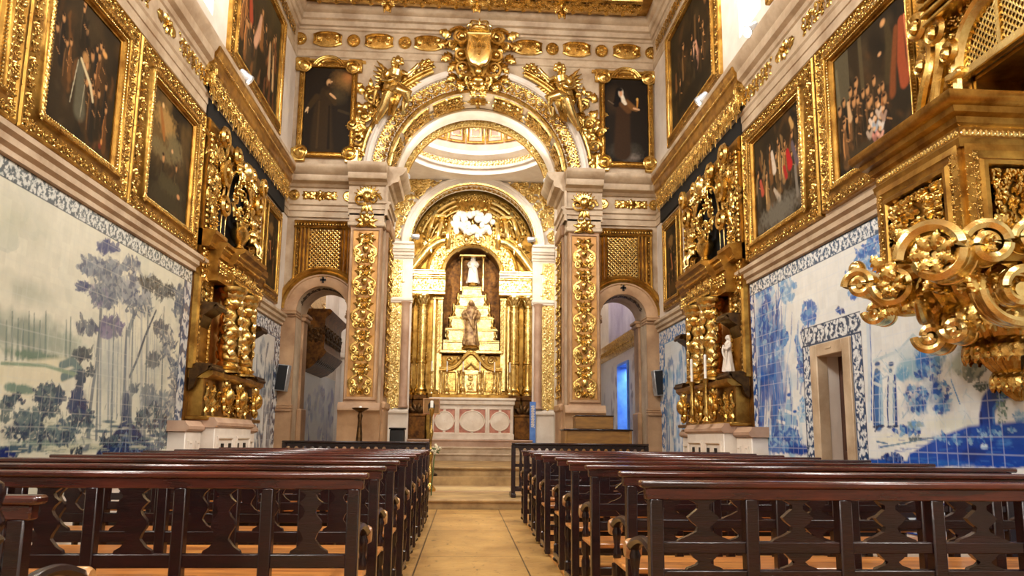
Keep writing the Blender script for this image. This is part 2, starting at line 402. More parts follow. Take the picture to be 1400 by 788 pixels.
def floor_material():
    m = mat('floor_stone', (192, 150, 86), (136, 96, 46), 1.5, .38, 0, .2, 14, lo=.3, hi=.72); nt = m.node_tree; N = nt.nodes; L = nt.links
    b = N['Principled BSDF']; src = b.inputs['Base Color'].links[0].from_socket
    br = N.new('ShaderNodeTexBrick'); mp = N.new('ShaderNodeMapping'); g = N.new('ShaderNodeNewGeometry')
    mp.inputs['Location'].default_value = (.28, .4, 0); mp.inputs['Rotation'].default_value = (0, 0, pi/2)
    L.new(g.outputs['Position'], mp.inputs['Vector']); L.new(mp.outputs[0], br.inputs['Vector'])
    br.inputs['Scale'].default_value = 1.0; br.inputs['Brick Width'].default_value = 2.1; br.inputs['Row Height'].default_value = .98
    br.inputs['Mortar Size'].default_value = .008; br.inputs['Mortar Smooth'].default_value = .3
    br.inputs['Color1'].default_value = (1, 1, 1, 1); br.inputs['Color2'].default_value = (.82, .82, .8, 1); br.inputs['Mortar'].default_value = (.13, .09, .05, 1)
    mx = N.new('ShaderNodeMix'); mx.data_type = 'RGBA'; mx.blend_type = 'MULTIPLY'; mx.inputs['Factor'].default_value = 1
    # worn pits
    v = N.new('ShaderNodeTexNoise'); v.inputs['Scale'].default_value = 9; v.inputs['Detail'].default_value = 8; v.inputs['Roughness'].default_value = .7
    mp2 = N.new('ShaderNodeMapping'); mp2.inputs['Scale'].default_value = (1.3, .7, 1); L.new(g.outputs['Position'], mp2.inputs['Vector']); L.new(mp2.outputs[0], v.inputs['Vector'])
    r = N.new('ShaderNodeValToRGB'); r.color_ramp.elements[0].position = .35; r.color_ramp.elements[0].color = (.26, .18, .10, 1); r.color_ramp.elements[1].position = .41; r.color_ramp.elements[1].color = (1, 1, 1, 1)
    L.new(v.outputs['Fac'], r.inputs['Fac'])
    mx2 = N.new('ShaderNodeMix'); mx2.data_type = 'RGBA'; mx2.blend_type = 'MULTIPLY'; mx2.inputs['Factor'].default_value = 1
    L.new(src, mx.inputs[6]); L.new(br.outputs['Color'], mx.inputs[7]); L.new(mx.outputs[2], mx2.inputs[6]); L.new(r.outputs['Color'], mx2.inputs[7]); L.new(mx2.outputs[2], b.inputs['Base Color'])
floor_material()
# ------------------------------------------------------------------ room shell
CX = .18                                   # axis of the church
ZC = 10.5                                  # underside of the ceiling
struct('floor', box(XL-.5, XR+.5, -3, 12.5, -.2, 0), 'floor_stone')
# wooden boards under the benches
struct('trim_1', box(-3.34, -.52, 1.2, 11.4, 0, .025), 'wood_floor')
struct('trim_2', box(.86, 3.66, 1.2, 11.4, 0, .025), 'wood_floor')
# raised floor in front of the arch, with its rounded step edge
m = box(XL, XR, 12.56, 16.6, -.2, .16); mould(Pl((0, 12.56, 0), (1, 0, 0), (0, 0, 1), (0, -1, 0)), [(.004, 0), (.03, 0), (.03, .10), (.06, .11), (.07, .135), (.06, .16), (0, .16)], XL, XR, m)
struct('floor_1', m, 'step_stone')
WIN = [(9.9, 10.75), (4.6, 5.8), (-.4, .8)]
def side_wall(name, pl):
    m = MB(); pbox(pl, -3, 17, 0, 7.3, -.45, 0, m); pbox(pl, -3, 17, 10.3, 11.6, -.45, 0, m)
    e = [-3]+[v for w in sorted(WIN) for v in w]+[17]
    for a, b in zip(e[::2], e[1::2]): pbox(pl, a, b, 7.3, 10.3, -.45, 0, m)
    return m
WR = side_wall('r', RW); 
struct('wall_left', side_wall('l', LW), 'plaster')
DOOR = (8.05, 8.66, 2.12)                  # opening s0, s1, top in the right wall
BAL = (4.79, 5.61, 3.58, 4.09)
m = MB(); pbox(RW, -3, BAL[0], 0, 7.3, -.45, 0, m); pbox(RW, BAL[0], BAL[1], 0, BAL[2], -.45, 0, m); pbox(RW, BAL[0], BAL[1], BAL[3], 7.3, -.45, 0, m); pbox(RW, BAL[1], DOOR[0], 0, 7.3, -.45, 0, m); pbox(RW, DOOR[1], 17, 0, 7.3, -.45, 0, m); pbox(RW, DOOR[0], DOOR[1], DOOR[2], 7.3, -.45, 0, m)
pbox(RW, -3, 17, 10.3, 11.6, -.45, 0, m)
e = [-3]+[v for w in sorted(WIN) for v in w]+[17]
for a, b in zip(e[::2], e[1::2]): pbox(RW, a, b, 7.3, 10.3, -.45, 0, m)
struct('wall_right', m, 'plaster')
for i, (pl, (a, b)) in enumerate([(p, w) for p in (LW, RW) for w in WIN]):
    f = MB(); frame_mould(pl, [(0, -.4), (0, -.30), (.05, -.28), (.08, -.33), (.08, -.4)], a, b, 7.3, 10.3, f)
    pbox(pl, (a+b)/2-.025, (a+b)/2+.025, 7.36, 10.24, -.38, -.31, f)
    for t in (8.05, 8.8, 9.55): pbox(pl, a+.06, b-.06, t-.02, t+.02, -.375, -.32, f)
    w = struct('window_%d' % (i+1), f, 'stone_white'); build('pane', pbox(pl, a+.05, b-.05, 7.35, 10.25, -.36, -.35), 'pane', w)
m = box(XL-.4, XR+.4, -3.2, -3.0, 0, 4.6); box(XL-.4, XR+.4, -3.2, -3.0, 8.2, 10.8, m); box(XL-.4, CX-1.5, -3.2, -3, 4.6, 8.2, m); box(CX+1.5, XR+.4, -3.2, -3, 4.6, 8.2, m); struct('wall_rear', m, 'plaster')
RP_ = Pl((0, -3.0, 0), (1, 0, 0), (0, 0, 1), (0, 1, 0)); f = MB(); frame_mould(RP_, [(0, -.15), (0, .04), (.08, .05), (.12, 0), (.12, -.15)], CX-1.5, CX+1.5, 4.6, 8.2, f); w = struct('window_7', f, 'stone_white'); build('pane', box(CX-1.4, CX+1.4, -3.14, -3.12, 4.7, 8.1), 'pane', w)  # added window, out of view, to throw fill light on the front wall
struct('ceiling', box(XL-.5, XR+.5, -3, 17, ZC, ZC+.3), 'gold_plain')
# ---- the front wall with the great arch and two side arches
AR, AZ = 1.93, 6.83                        # great arch: inner radius, springing height
SA = [(-3.02, .53, 3.73), (3.375, .50, 3.73)]
def zlow(x):
    if abs(x-CX) < AR: return AZ+sqrt(AR*AR-(x-CX)**2)
    for c, r, z in SA:
        if abs(x-c) < r: return z+sqrt(r*r-(x-c)**2)
    return 0.0
def arch_wall(y, x0, x1, ops, ztop, mb, zb=0.0):
    xs = [x0, x1]
    for c, r, z in ops: xs += list(c+r*np.cos(np.linspace(0, pi, 41)))+[c-r, c+r]
    xs = sorted(set(round(float(v), 5) for v in xs if x0-1e-6 <= v <= x1+1e-6))
    for a, b in zip(xs[:-1], xs[1:]):
        mid = (a+b)/2; za = zb_ = zb
        for c, r, z in ops:
            if abs(mid-c) < r: za = z+sqrt(max(0, r*r-(a-c)**2)); zb_ = z+sqrt(max(0, r*r-(b-c)**2))
        mb.add([(a, y, za), (b, y, zb_), (b, y, ztop), (a, y, ztop)], [(0, 1, 2, 3)])
def reveal(c, r, z, y0, y1, mb, zb=0.0):
    a = np.linspace(0, pi, 41); p = [(c+r, zb)]+[(c+r*cos(t), z+r*sin(t)) for t in a]+[(c-r, zb)]
    grid([[(x, y, zz) for x, zz in p] for y in (y0, y1)], mb)
OPS = [(CX, AR, AZ)]+SA
m = MB(); arch_wall(YF, XL, XR, OPS, 11.2, m); arch_wall(YF+1.0, XL-2.5, XR+2.5, OPS, 11.2, m)
for c, r, z in OPS: reveal(c, r, z, YF, YF+1.0, m)
struct('wall_front', m, 'stone', smooth=30)
# ---- entablatures
ENT = [(0, 5.78), (.05, 5.78), (.05, 5.92), (.08, 5.93), (.08, 6.04), (.12, 6.07), (.12, 6.11), (.05, 6.13), (.05, 6.50), (.10, 6.52), (.14, 6.58), (.26, 6.62), (.28, 6.66), (.28, 6.76), (.34, 6.80), (.40, 6.88), (.42, 6.92), (.42, 6.98), (0, 7.0)]
ENT = [(n, 5.76+(t-5.78)*.885) for n, t in ENT]
TOP = [(0, 9.42), (.03, 9.44), (.03, 9.58), (.06, 9.60), (.02, 9.62), (.02, 10.06), (.06, 10.08), (.08, 10.12), (.14, 10.13), (.16, 10.17), (.18, 10.22), (.25, 10.24), (.26, 10.27), (.28, 10.34), (.35, 10.36), (.40, 10.40), (.43, 10.45), (.43, 10.5), (0, 10.5)]
JL = Pl((CX-AR, 0, 0), (0, 1, 0), (0, 0, 1), (1, 0, 0)); JR = Pl((CX+AR, 0, 0), (0, 1, 0), (0, 0, 1), (-1, 0, 0))
def off(p, d): return [(0, p[0][1])]+[(n+d, t) for n, t in p[1:-1]]+[(0, p[-1][1])]
PIL = [(-2.47, -1.80), (2.16, 2.83)]       # the two carved pilasters beside the arch
m = MB(); mould(FW, ENT, XL, PIL[0][1]+.1, m); mould(FW, off(ENT, .24), PIL[0][0]-.06, PIL[0][1]+.08, m); mould(JL, ENT, YF-.34, YF+1.0, m)
mould(FW, ENT, PIL[1][0]-.1, XR, m); mould(FW, off(ENT, .24), PIL[1][0]-.08, PIL[1][1]+.06, m); mould(JR, ENT, YF-.34, YF+1.0, m)
struct('trim_3', m, 'stone', smooth=30)
ENS = [(n*.5, t) for n, t in ENT]
m = MB(); mould(LW, ENS, -3, YF, m); struct('trim_4', m, 'stone', smooth=30)
m = MB(); mould(RW, ENS, -3, YF, m); struct('trim_5', m, 'stone', smooth=30)
m = MB(); mould(FW, TOP, XL, XR, m); struct('trim_6', m, 'stone', smooth=30)
TPS = [(n*.6, t) for n, t in TOP]
m = MB(); mould(LW, TPS, -3, YF, m); struct('trim_7', m, 'stone', smooth=30)
m = MB(); mould(RW, TPS, -3, YF, m); struct('trim_8', m, 'stone', smooth=30)
# stone ledge over the tiles on both side walls
LEDGE = [(0, 3.40), (.05, 3.41), (.05, 3.46), (.09, 3.49), (.09, 3.55), (.13, 3.58), (.13, 3.63), (.05, 3.66), (0, 3.68)]
m = MB(); mould(LW, LEDGE, -3, YF, m); struct('trim_9', m, 'stone', smooth=30)
m = MB(); mould(RW, LEDGE, -3, YF, m); struct('trim_10', m, 'stone', smooth=30)
# ------------------------------------------------------------------ benches
def prism(poly, y0, y1, mb=None):
    n = len(poly); V = [(x, y0, z) for x, z in poly]+[(x, y1, z) for x, z in poly]
    return (mb or MB()).add(V, [(i, (i+1) % n, n+(i+1) % n, n+i) for i in range(n)], None, [list(range(n))[::-1], list(range(n, 2*n))])
def splat(z0, z1, prof, x, y0, y1, mb=None):
    """flat sawn baluster: prof = (half width, height fraction)"""
    r = [(x+w, z0+(z1-z0)*f) for w, f in prof]; l = [(x-w, z0+(z1-z0)*f) for w, f in prof[::-1]]
    return prism(r+l, y0, y1, mb)
VASE = [(.085, 0), (.080, .05), (.055, .10), (.038, .17), (.026, .22), (.034, .30), (.052, .40), (.050, .50), (.030, .58), (.022, .64), (.030, .70), (.052, .78), (.030, .84), (.022, .90), (.045, .96), (.06, 1)]
VASE_B = [(.11, 0), (.10, .06), (.062, .14), (.030, .24), (.024, .34), (.05, .46), (.064, .56), (.04, .68), (.022, .76), (.022, .86), (.05, .95), (.065, 1)]
SMALL = [(.075, 0), (.07, .12), (.035, .30), (.022, .5), (.04, .68), (.05, .84), (.06, 1)]
def bench(L, mx, two_band, name='church_bench', H=.95):
    """inner end at local x=0, running to x=mx*L; back at y=0, seat toward +y"""
    t = thing(name, None, 'bench')
    def X(a, b): return (min(mx*a, mx*b), max(mx*a, mx*b))
    P = lambda n, mb, mt='wood', par=t: build(n, mb, mt, par, local=True)
    a, b = X(-.035, L+.03); m = box(a, b, -.045, .035, H-.028, H, b=.008); box(*X(-.015, L), -.028, .022, H-.075, H-.026, m, b=.005); P('top_rail', m, 'wood_rail_lit')
    np_ = 8; sp = (L-.055)/(np_-1)
    for i in range(np_):
        x = i*sp; end = i in (0, np_-1)
        z1 = H-.07
        a, b = X(x, x+.055)
        P('post', box(a, b, -.03, .03, 0 if end else .12, z1, b=.006))
    if two_band:
        P('middle_rail', box(*X(.05, L-.05), -.018, .018, .665, .71, b=.004)); P('lower_rail', box(*X(.05, L-.05), -.02, .02, .545, .60, b=.004))
        bands = [(.71, H-.07, VASE_B), (.60, .665, SMALL)]
    else:
        P('lower_rail', box(*X(.05, L-.05), -.02, .02, .53, .59, b=.004)); bands = [(.59, H-.07, VASE)]
    for i in range(np_-1):
        xc = mx*(i*sp+.0275+sp/2)
        for z0, z1, pr in bands: P('baluster', splat(z0, z1, pr, xc, -.014, .014))
    P('seat', box(*X(.01, L-.01), .03, .42, .43, .46, b=.008), 'wood_seat'); P('seat_rail', box(*X(.05, L-.05), .37, .40, .35, .43, b=.004)); P('stretcher', box(*X(.05, L-.05), -.015, .015, .12, .18, b=.004))
    for e, xe in ((0, .0), (1, L-.055)):
        xc = mx*(xe+.0275); y = np.linspace(0, 1, 14)
        arm = np.stack([xc+0*y, .02+.40*y, .66+.035*np.sin(pi*y*1.0)-.03*y**2], -1)
        m = tube(arm, .024+.012*np.sin(pi*y*.5)**8, 8, None, flat=.8)
        ao = P('armrest', m); k = lathe([(.0, -.036), (.036, -.036), (.046, -.02), (.046, .02), (.036, .036), (0, .036)], (xc, .43, .622), 12, axis=0); build('scroll_end', k, 'wood_worn', ao, local=True)
        P('arm_post', lathe([(.022, .46), (.026, .49), (.016, .52), (.022, .57), (.026, .60), (.016, .63), (.02, .66)], (xc, .38, 0), 10))
        P('leg', lathe([(.03, .09), (.03, .16), (.02, .17), (.028, .24), (.03, .30), (.02, .34), (.03, .36), (.03, .43)], (xc, .38, 0), 10))
        a, b = X(xe+.002, xe+.053); m = box(a, b, -.02, .44, .045, .10, b=.006); P('runner', m)
        for yb in (.0, .40): P('bun_foot', ball((xc, yb+.02, .026), (.034, .034, .026), 10, 6))
    return t
LB, RB = 2.74, 2.78
left_rows = [3.59, 4.42, 5.40, 6.30, 7.20, 8.08, 8.90, 9.72, 10.50]
right_rows = [3.11, 3.97, 4.89, 5.76, 6.75, 7.65, 8.55, 9.45, 10.33]
ordl = ['first', 'second', 'third', 'fourth', 'fifth', 'sixth', 'seventh', 'eighth', 'ninth']
pb = bench(LB, -1, False)
for i, y in enumerate(left_rows):
    o = pb if i == 0 else copy_tree(pb)
    o.location = (-.465-.004*(i % 3), y, .025)
    o['label'] = ('dark bench left of the aisle, nearest the camera, its whole carved back in view' if i == 0 else
                  'dark wooden bench left of the aisle, the last of its row before the kneeling rail' if i == 8 else
                  'dark wooden bench left of the aisle, %s row counted from the camera' % ordl[i])
    o['group'] = 'benches left of the aisle'
pb = bench(RB, 1, True)
for i, y in enumerate(right_rows):
    o = pb if i == 0 else copy_tree(pb)
    o.location = (.81+(.0, .03, 0)[i % 3] - (.06 if i == 0 else 0), y, .025)
    o['label'] = ('dark bench right of the aisle, nearest the camera, sawn balusters in its back' if i == 0 else
                  'dark wooden bench right of the aisle, the last of its row before the kneeling rail' if i == 8 else
                  'dark wooden bench right of the aisle, %s row counted from the camera' % ordl[i])
    o['group'] = 'benches right of the aisle'
o = bench(1.4, -1, False); o.location = (-1.33, 2.50, .0); o['label'] = 'short dark bench end at the left edge of the photo, closest to the camera'
# round-topped dark post at the very left edge
m = MB(); prof = [(.06, 0), (.06, .86), (.07, .88), (.07, .9), (.055, .93), (.065, .97), (.058, 1.0), (.03, 1.02), (.0, 1.022)]
lathe(prof, (0, 0, 0), 16, m)
t = thing('bench_post', 'dark round-topped wooden post cut off by the left edge of the photo', 'post', (-1.335, 2.24, 0)); build('shaft', m, 'wood', t, local=True)
build('base', box(-.09, .09, -.09, .09, 0, .08, b=.01), 'wood', t, local=True)
# ------------------------------------------------------------------ kneeling rails in front of the first rows
def kneeler(x0, x1, y, lab, plain):
    t = thing('kneeling_rail', lab, 'rail', ((x0+x1)/2, y, .16), 'kneeling rails'); z0 = .16; H = .90
    P = lambda n, mb: build(n, mb, 'wood', t)
    P('top_rail', box(x0-.03, x1+.03, y-.09, y+.09, z0+H-.035, z0+H, b=.01)); P('frieze_rail', box(x0, x1, y-.025, y+.025, z0+H-.09, z0+H-.035))
    n = 18; w = (x1-x0)/n
    P('bottom_rail', box(x0, x1, y-.03, y+.03, z0+.10, z0+.18, b=.005)); P('middle_rail', box(x0, x1, y-.025, y+.025, z0+.50, z0+.55))
    P('kneeling_board', box(x0, x1, y+.1, y+.38, z0+.12, z0+.16, b=.01))
    for i in range(n+1):
        x = x0+i*w; e = i in (0, n)
        if e: P('post', box(x-.035, x+.035, y-.05, y+.05, z0, z0+H-.035, b=.006))
        else:
            P('baluster', splat(z0+.55, z0+H-.09, [(.03, 0), (.022, .1), (.018, .5), (.02, .75), (.035, .93), (.05, 1)], x, y-.02, y+.02))
            P('baluster', splat(z0+.18, z0+.50, [(.03, 0), (.02, .15), (.03, .5), (.02, .8), (.03, 1)], x, y-.02, y+.02))
    for x in (x0, x1): P('foot', box(x-.04, x+.04, y-.12, y+.40, z0, z0+.07, b=.01))
kneeler(-2.95, -.60, 12.95, 'dark balustered kneeling rail left of the steps', 0)
kneeler(.84, 3.10, 12.95, 'dark balustered kneeling rail right of the steps', 0)
# rail end panel beside the step, the taller narrow desk end seen at the head of the left row
# ------------------------------------------------------------------ painted tile pictures
class WallPaint(Paint):
    """a Paint whose strokes are given at surveyed points of the wall"""
    def set(self, xw): self.xw = xw; return self
    def at(self, px, py): p = survey(0, self.xw, px, py); return p[1], p[2]
    def sc(self, px, py):
        a, b, c = A(self.at(px, py)), A(self.at(px+1, py)), A(self.at(px, py+1)); return abs(b[0]-a[0]), abs(c[1]-a[1])
    def B(self, px, py, rx, ry, col, ang=0, **k):
        x, y = self.at(px, py); sx, sy = self.sc(px, py); self.blob(x, y, rx*sx, ry*sy, col, ang, **k)
    def St(self, pts, w, col, **k):
        P = [self.at(*p) for p in pts]; ww = np.broadcast_to(A(w, float), (len(pts),)); W = [q*self.sc(*p)[0]*.5 for q, p in zip(ww, pts)]
        self.stroke(P, W, col, **k)
    def leafage(self, px, py, rx, ry, cols, n, seed, size=(4, 3)):
        r = np.random.default_rng(seed); n = int(n*2.2); size = (size[0]*.8, size[1]*.85); self.B(px, py, rx*1.15, ry*1.15, cols[-1], soft=.7, ragged=.7, fr=11, op=.42)
        for i in range(n):
            a = r.uniform(0, 2*pi); d = sqrt(r.uniform(0, 1))
            self.B(px+rx*d*cos(a), py+ry*d*sin(a), r.uniform(.6, 1.3)*size[0], r.uniform(.6, 1.3)*size[1], cols[i % len(cols)], r.uniform(-1, 1), soft=.22, ragged=.75, fr=19, op=.82)
def scrollwork(p, s0, s1, t0, t1, horiz, light, dark, ground):
    """white leaf scrolls on a dark band"""
    m = (p.S >= s0) & (p.S <= s1) & (p.T >= t0) & (p.T <= t1)
    u = (p.S-s0) if horiz else (p.T-t0); v = ((p.T-t0)/(t1-t0) if horiz else (p.S-s0)/(s1-s0))-.5
    w = (t1-t0) if horiz else (s1-s0); u = u/w
    p.mix(m*1.0, dark)
    wx, wy = fbm(u*2.2+3, v*2.2+9, 3, 3)-.5, fbm(u*2.2+31, v*2.2+2, 3, 8)-.5
    ph = u*.85; k = np.floor(ph); f = ph-k-.5; sg = np.where(k % 2 < 1, 1.0, -1.0)
    r = np.hypot(f, (v-sg*.10)*.9)+wx*.16; th = np.arctan2(v-sg*.10, f*sg)+wy*.9
    sp = np.sin(th-r*15.0)
    lea = np.sin(th*6+r*16+wx*9)
    cur = np.sin(30*(fbm(u*1.6, v*1.6, 3, 17)+.25*np.abs(v)))
    g = np.clip((.75*sp+.55*lea+.55*cur+.28)*2.4, 0, 1)*(np.abs(v) < .44)
    p.mix(m*g, light)
    p.mix(m*np.clip((.6*np.sin(th*5-r*22)+cur*.5-.55)*3, 0, 1)*.55*(np.abs(v) < .44), tuple(int(.5*a+.5*b) for a, b in zip(light, dark)))
    ed = (np.abs(v) > .455)
    p.mix(m*ed, ground)
def tile_joints(p, col, size=.14, op=.5, w=.0045, z0=0.0):
    d = np.minimum(np.abs((p.S/size) % 1-.5), np.abs(((p.T-z0)/size) % 1-.5)); 
    ds = np.abs(((p.S/size) % 1)-.5)*size; dt = np.abs((((p.T-z0)/size) % 1)-.5)*size
    k = vnoise(np.floor(p.S/size+.0)*1.0+.01, np.floor((p.T-z0)/size)*1.0+.01, 77)
    p.I = np.clip(p.I*(1+.10*(k-.5))[..., None], 0, 1)
    p.mix(((ds < w) | (dt < w))*op, col)
# ---- left wall: large wooded landscape
def paint_left():
    p = WallPaint(3.6, 10.86, .55, 3.40, .0105, (206, 206, 186)).set(XL)  # grey-green base colour includes warm light reflected onto this wall
    p.mix(np.clip((p.T-1.4)/2.2, 0, 1)*.55*1.0, (214, 214, 200))
    p.mix((fbm(p.S*.7, p.T*1.1, 4, 4) > .5)*np.clip(fbm(p.S*.9, p.T*1.3, 4, 9)-.35, 0, .5)*1.0, (166, 178, 168))
    # cloud wash on the left, distant cliffs
    p.B(20, 300, 60, 40, (176, 182, 160), soft=.9, ragged=.4, fr=3, op=.5); p.B(40, 400, 50, 25, (150, 158, 142), soft=.9, ragged=.5, fr=4, op=.6)
    p.B(30, 455, 75, 34, (120, 134, 122), soft=.6, ragged=.5, fr=5, op=.8); p.B(85, 470, 40, 22, (150, 162, 146), soft=.7, ragged=.4, op=.8)
    for x in (6, 14, 22, 29, 37, 44, 52, 60, 88, 94): p.St([(x, 492), (x+1, 420+(x*7 % 23))], [5, 2], (92, 112, 108), soft=.6, op=.75)
    p.B(60, 490, 60, 10, (98, 122, 104), soft=.5, ragged=.3); 
    # pale house with garden terraces
    p.St([(4, 512), (84, 506)], 22, (204, 200, 172), soft=.3); p.rect(*sorted((p.at(5, 500)[0], p.at(82, 500)[0])), p.at(40, 545)[1], p.at(40, 498)[1], (206, 202, 176), .8)
    p.St([(82, 500), (98, 494), (108, 506), (84, 516)], 8, (96, 118, 118)); p.B(25, 532, 26, 9, (108, 132, 118), ragged=.3); p.B(12, 545, 12, 4, (70, 92, 96))
    p.St([(0, 497), (60, 500), (110, 515)], 4, (130, 150, 128), soft=.6)
    p.B(60, 575, 60, 22, (196, 198, 176), soft=.8); 
    # avenue of thin trees receding
    for x, y0, y1, w in ((135, 585, 420, 4), (146, 577, 430, 3), (152, 572, 440, 2.4), (158, 569, 450, 2), (163, 568, 450, 2)):
        p.St([(x, y0), (x+2, y1)], [w, w*.6], (128, 138, 142), soft=.5, op=.8)
    for x, y0, y1, w in ((192, 592, 410, 5), (202, 585, 420, 3), (210, 580, 440, 2.4)): p.St([(x, y0), (x, y1)], [w, w*.6], (160, 166, 164), soft=.5, op=.9)
    p.B(150, 500, 22, 60, (150, 160, 160), soft=.8, ragged=.5, fr=10, op=.55); p.B(212, 500, 22, 60, (140, 150, 148), soft=.8, ragged=.5, fr=10, op=.5)
    for x, y, w in ((148, 577, 12), (155, 583, 10), (140, 590, 18)): p.B(x, y, w, 3, (86, 106, 112), soft=.5)
    for x, y, w in ((212, 583, 16), (216, 596, 22), (196, 601, 16)): p.B(x, y, w, 3.2, (46, 66, 96), soft=.5)
    # ground
    p.B(130, 612, 150, 8, (186, 188, 164), soft=.6); p.B(60, 606, 60, 6, (110, 130, 120), soft=.5, ragged=.4); p.B(20, 615, 40, 7, (60, 84, 100), ragged=.4)
    # big pale trunk on the left of the avenue
    p.St([(116, 606), (118, 575), (124, 530), (131, 490), (136, 440), (138, 400)], [14, 9, 8, 6, 4, 3], (112, 120, 124), soft=.3); p.St([(113, 606), (116, 575), (122, 530), (129, 490)], [7, 4, 3, 2], (206, 204, 184), soft=.4); p.B(114, 604, 13, 5, (180, 184, 166))
    # main trunk with forked top and blue root mound
    p.St([(171, 605), (170, 560), (171, 520), (172, 480), (174, 450)], [13, 11, 9, 8, 8], (92, 104, 116), soft=.3); p.St([(172, 560), (173, 500), (174, 450), (168, 420), (158, 395)], [5, 4, 4, 4, 3], (200, 202, 190), soft=.4)
    p.St([(174, 455), (182, 430), (190, 415)], [6, 4, 3], (120, 130, 134), soft=.3); p.St([(176, 515), (186, 492), (197, 460), (212, 425)], [3, 3, 3, 2], (60, 70, 84), soft=.4)
    p.St([(171, 548), (171, 600)], [13, 20], (34, 54, 88), soft=.3); p.St([(171, 585), (150, 612), (134, 626)], [16, 14, 12], (24, 44, 84), soft=.3); p.St([(171, 585), (190, 608), (208, 624)], [16, 14, 12], (26, 48, 90), soft=.3); p.B(171, 618, 36, 14, (28, 52, 96), soft=.3)
    for x in (152, 160, 170, 180, 190): p.St([(171, 592), (x, 622)], [1.6, 2], (96, 118, 142), op=.7)
    # crowns
    gb = [(112, 124, 138), (92, 104, 122), (138, 146, 152), (70, 82, 108)]; vb = [(96, 96, 128), (120, 116, 142), (84, 90, 116)]
    p.leafage(146, 338, 14, 7, [(70, 82, 120), (46, 60, 110)], 16, 1, (6, 4)); p.leafage(122, 365, 14, 12, gb, 18, 2, (7, 5)); p.leafage(148, 372, 16, 18, gb, 26, 3, (7, 5)); p.leafage(112, 392, 8, 6, [(44, 58, 104), (80, 92, 120)], 10, 4, (5, 4)); p.leafage(177, 363, 12, 8, gb, 14, 5, (6, 4))
    p.leafage(140, 405, 18, 14, vb+gb, 26, 6, (7, 5)); p.leafage(180, 395, 24, 18, gb[2:]+[(150, 158, 162)], 26, 7, (8, 6)); p.leafage(205, 388, 14, 10, [(78, 86, 92), (56, 64, 72)], 20, 8, (5, 3)); p.leafage(225, 398, 14, 8, [(88, 98, 104), (60, 70, 80)], 18, 9, (5, 3)); p.leafage(246, 415, 10, 26, [(82, 94, 112), (104, 116, 128)], 22, 10, (4, 5)); p.leafage(250, 455, 8, 20, [(58, 72, 104)], 12, 11, (4, 5))
    p.leafage(118, 448, 14, 9, [(70, 80, 98), (98, 108, 118)], 14, 12, (6, 4)); p.leafage(150, 448, 18, 12, vb, 20, 13, (7, 5)); p.leafage(112, 485, 12, 8, [(66, 78, 84), (44, 58, 74)], 14, 14, (6, 4)); p.leafage(122, 508, 7, 6, [(44, 60, 74)], 8, 15, (5, 3))
    p.leafage(218, 448, 10, 10, [(72, 82, 96)], 14, 16, (4, 4)); p.leafage(208, 492, 9, 10, [(84, 94, 102)], 12, 17, (5, 4)); p.leafage(205, 540, 14, 14, [(120, 130, 134), (90, 104, 116)], 22, 18, (4, 4)); p.leafage(226, 560, 16, 26, [(104, 118, 128), (130, 142, 144), (76, 92, 112)], 36, 19, (4, 3)); p.leafage(182, 532, 8, 6, [(54, 70, 86)], 10, 20, (4, 3))
    # bushes at the front
    p.leafage(66, 540, 20, 14, [(52, 74, 88), (38, 58, 84), (86, 106, 108)], 34, 21, (7, 5)); p.leafage(105, 552, 12, 20, [(34, 54, 92), (48, 68, 98), (30, 46, 84)], 34, 22, (6, 5)); p.leafage(108, 520, 6, 12, [(42, 62, 84)], 10, 23, (4, 5)); p.leafage(36, 575, 20, 14, [(90, 110, 112), (64, 86, 96)], 26, 24, (7, 5)); p.leafage(85, 588, 22, 9, [(58, 82, 100), (100, 122, 120)], 22, 25, (7, 4)); p.leafage(6, 560, 8, 16, [(88, 104, 104)], 12, 26, (5, 5))
    p.St([(53, 612), (56, 570), (62, 545)], [5, 4, 2], (44, 60, 76)); p.St([(20, 625), (34, 605), (50, 600)], [3, 3, 2], (70, 90, 98)); p.leafage(6, 622, 12, 6, [(24, 40, 96)], 10, 27, (6, 4)); p.leafage(104, 618, 8, 6, [(40, 54, 70)], 8, 28, (3, 4)); p.leafage(212, 610, 6, 10, [(60, 76, 100)], 8, 29, (3, 4))
    r = np.random.default_rng(77)
    for i in range(120):
        x, y = r.uniform(0, 240), r.uniform(575, 622); p.St([(x, y), (x+r.uniform(8, 26), y+r.uniform(-3, 3))], [r.uniform(.8, 2), .6], [(112, 128, 116), (150, 158, 140), (84, 104, 108), (196, 196, 172)][i % 4], op=.55, ragged=.5)
    for i in range(70):
        x, y = r.uniform(0, 235), r.uniform(535, 600); p.St([(x, y+8), (x+r.uniform(-3, 3), y)], [2.2, .7], [(96, 112, 108), (66, 86, 98), (130, 140, 130)][i % 3], op=.6, ragged=.5)
    for i in range(40): x = r.uniform(118, 235); y = r.uniform(440, 585); p.St([(x, y), (x+r.uniform(-4, 4), y-r.uniform(20, 60))], [1.6, .8], (132, 142, 148), op=.45)
    dk = [(40, 60, 78), (58, 80, 92), (84, 104, 108), (30, 48, 76)]
    for px, py, rx, ry, n, sd in ((30, 590, 30, 12, 30, 61), (75, 600, 28, 10, 26, 62), (150, 602, 16, 8, 14, 63), (205, 575, 22, 22, 34, 64), (228, 600, 14, 16, 24, 65), (120, 575, 8, 14, 12, 66), (18, 548, 14, 10, 16, 67), (66, 560, 14, 10, 18, 68), (105, 575, 14, 10, 18, 69), (238, 520, 8, 34, 26, 70), (146, 395, 26, 26, 30, 71), (190, 420, 20, 14, 18, 72), (228, 470, 10, 26, 18, 73)): p.leafage(px, py, rx, ry, dk if py > 530 else [(98, 110, 124), (72, 86, 106), (124, 134, 142)], n, sd, (4.5, 3))
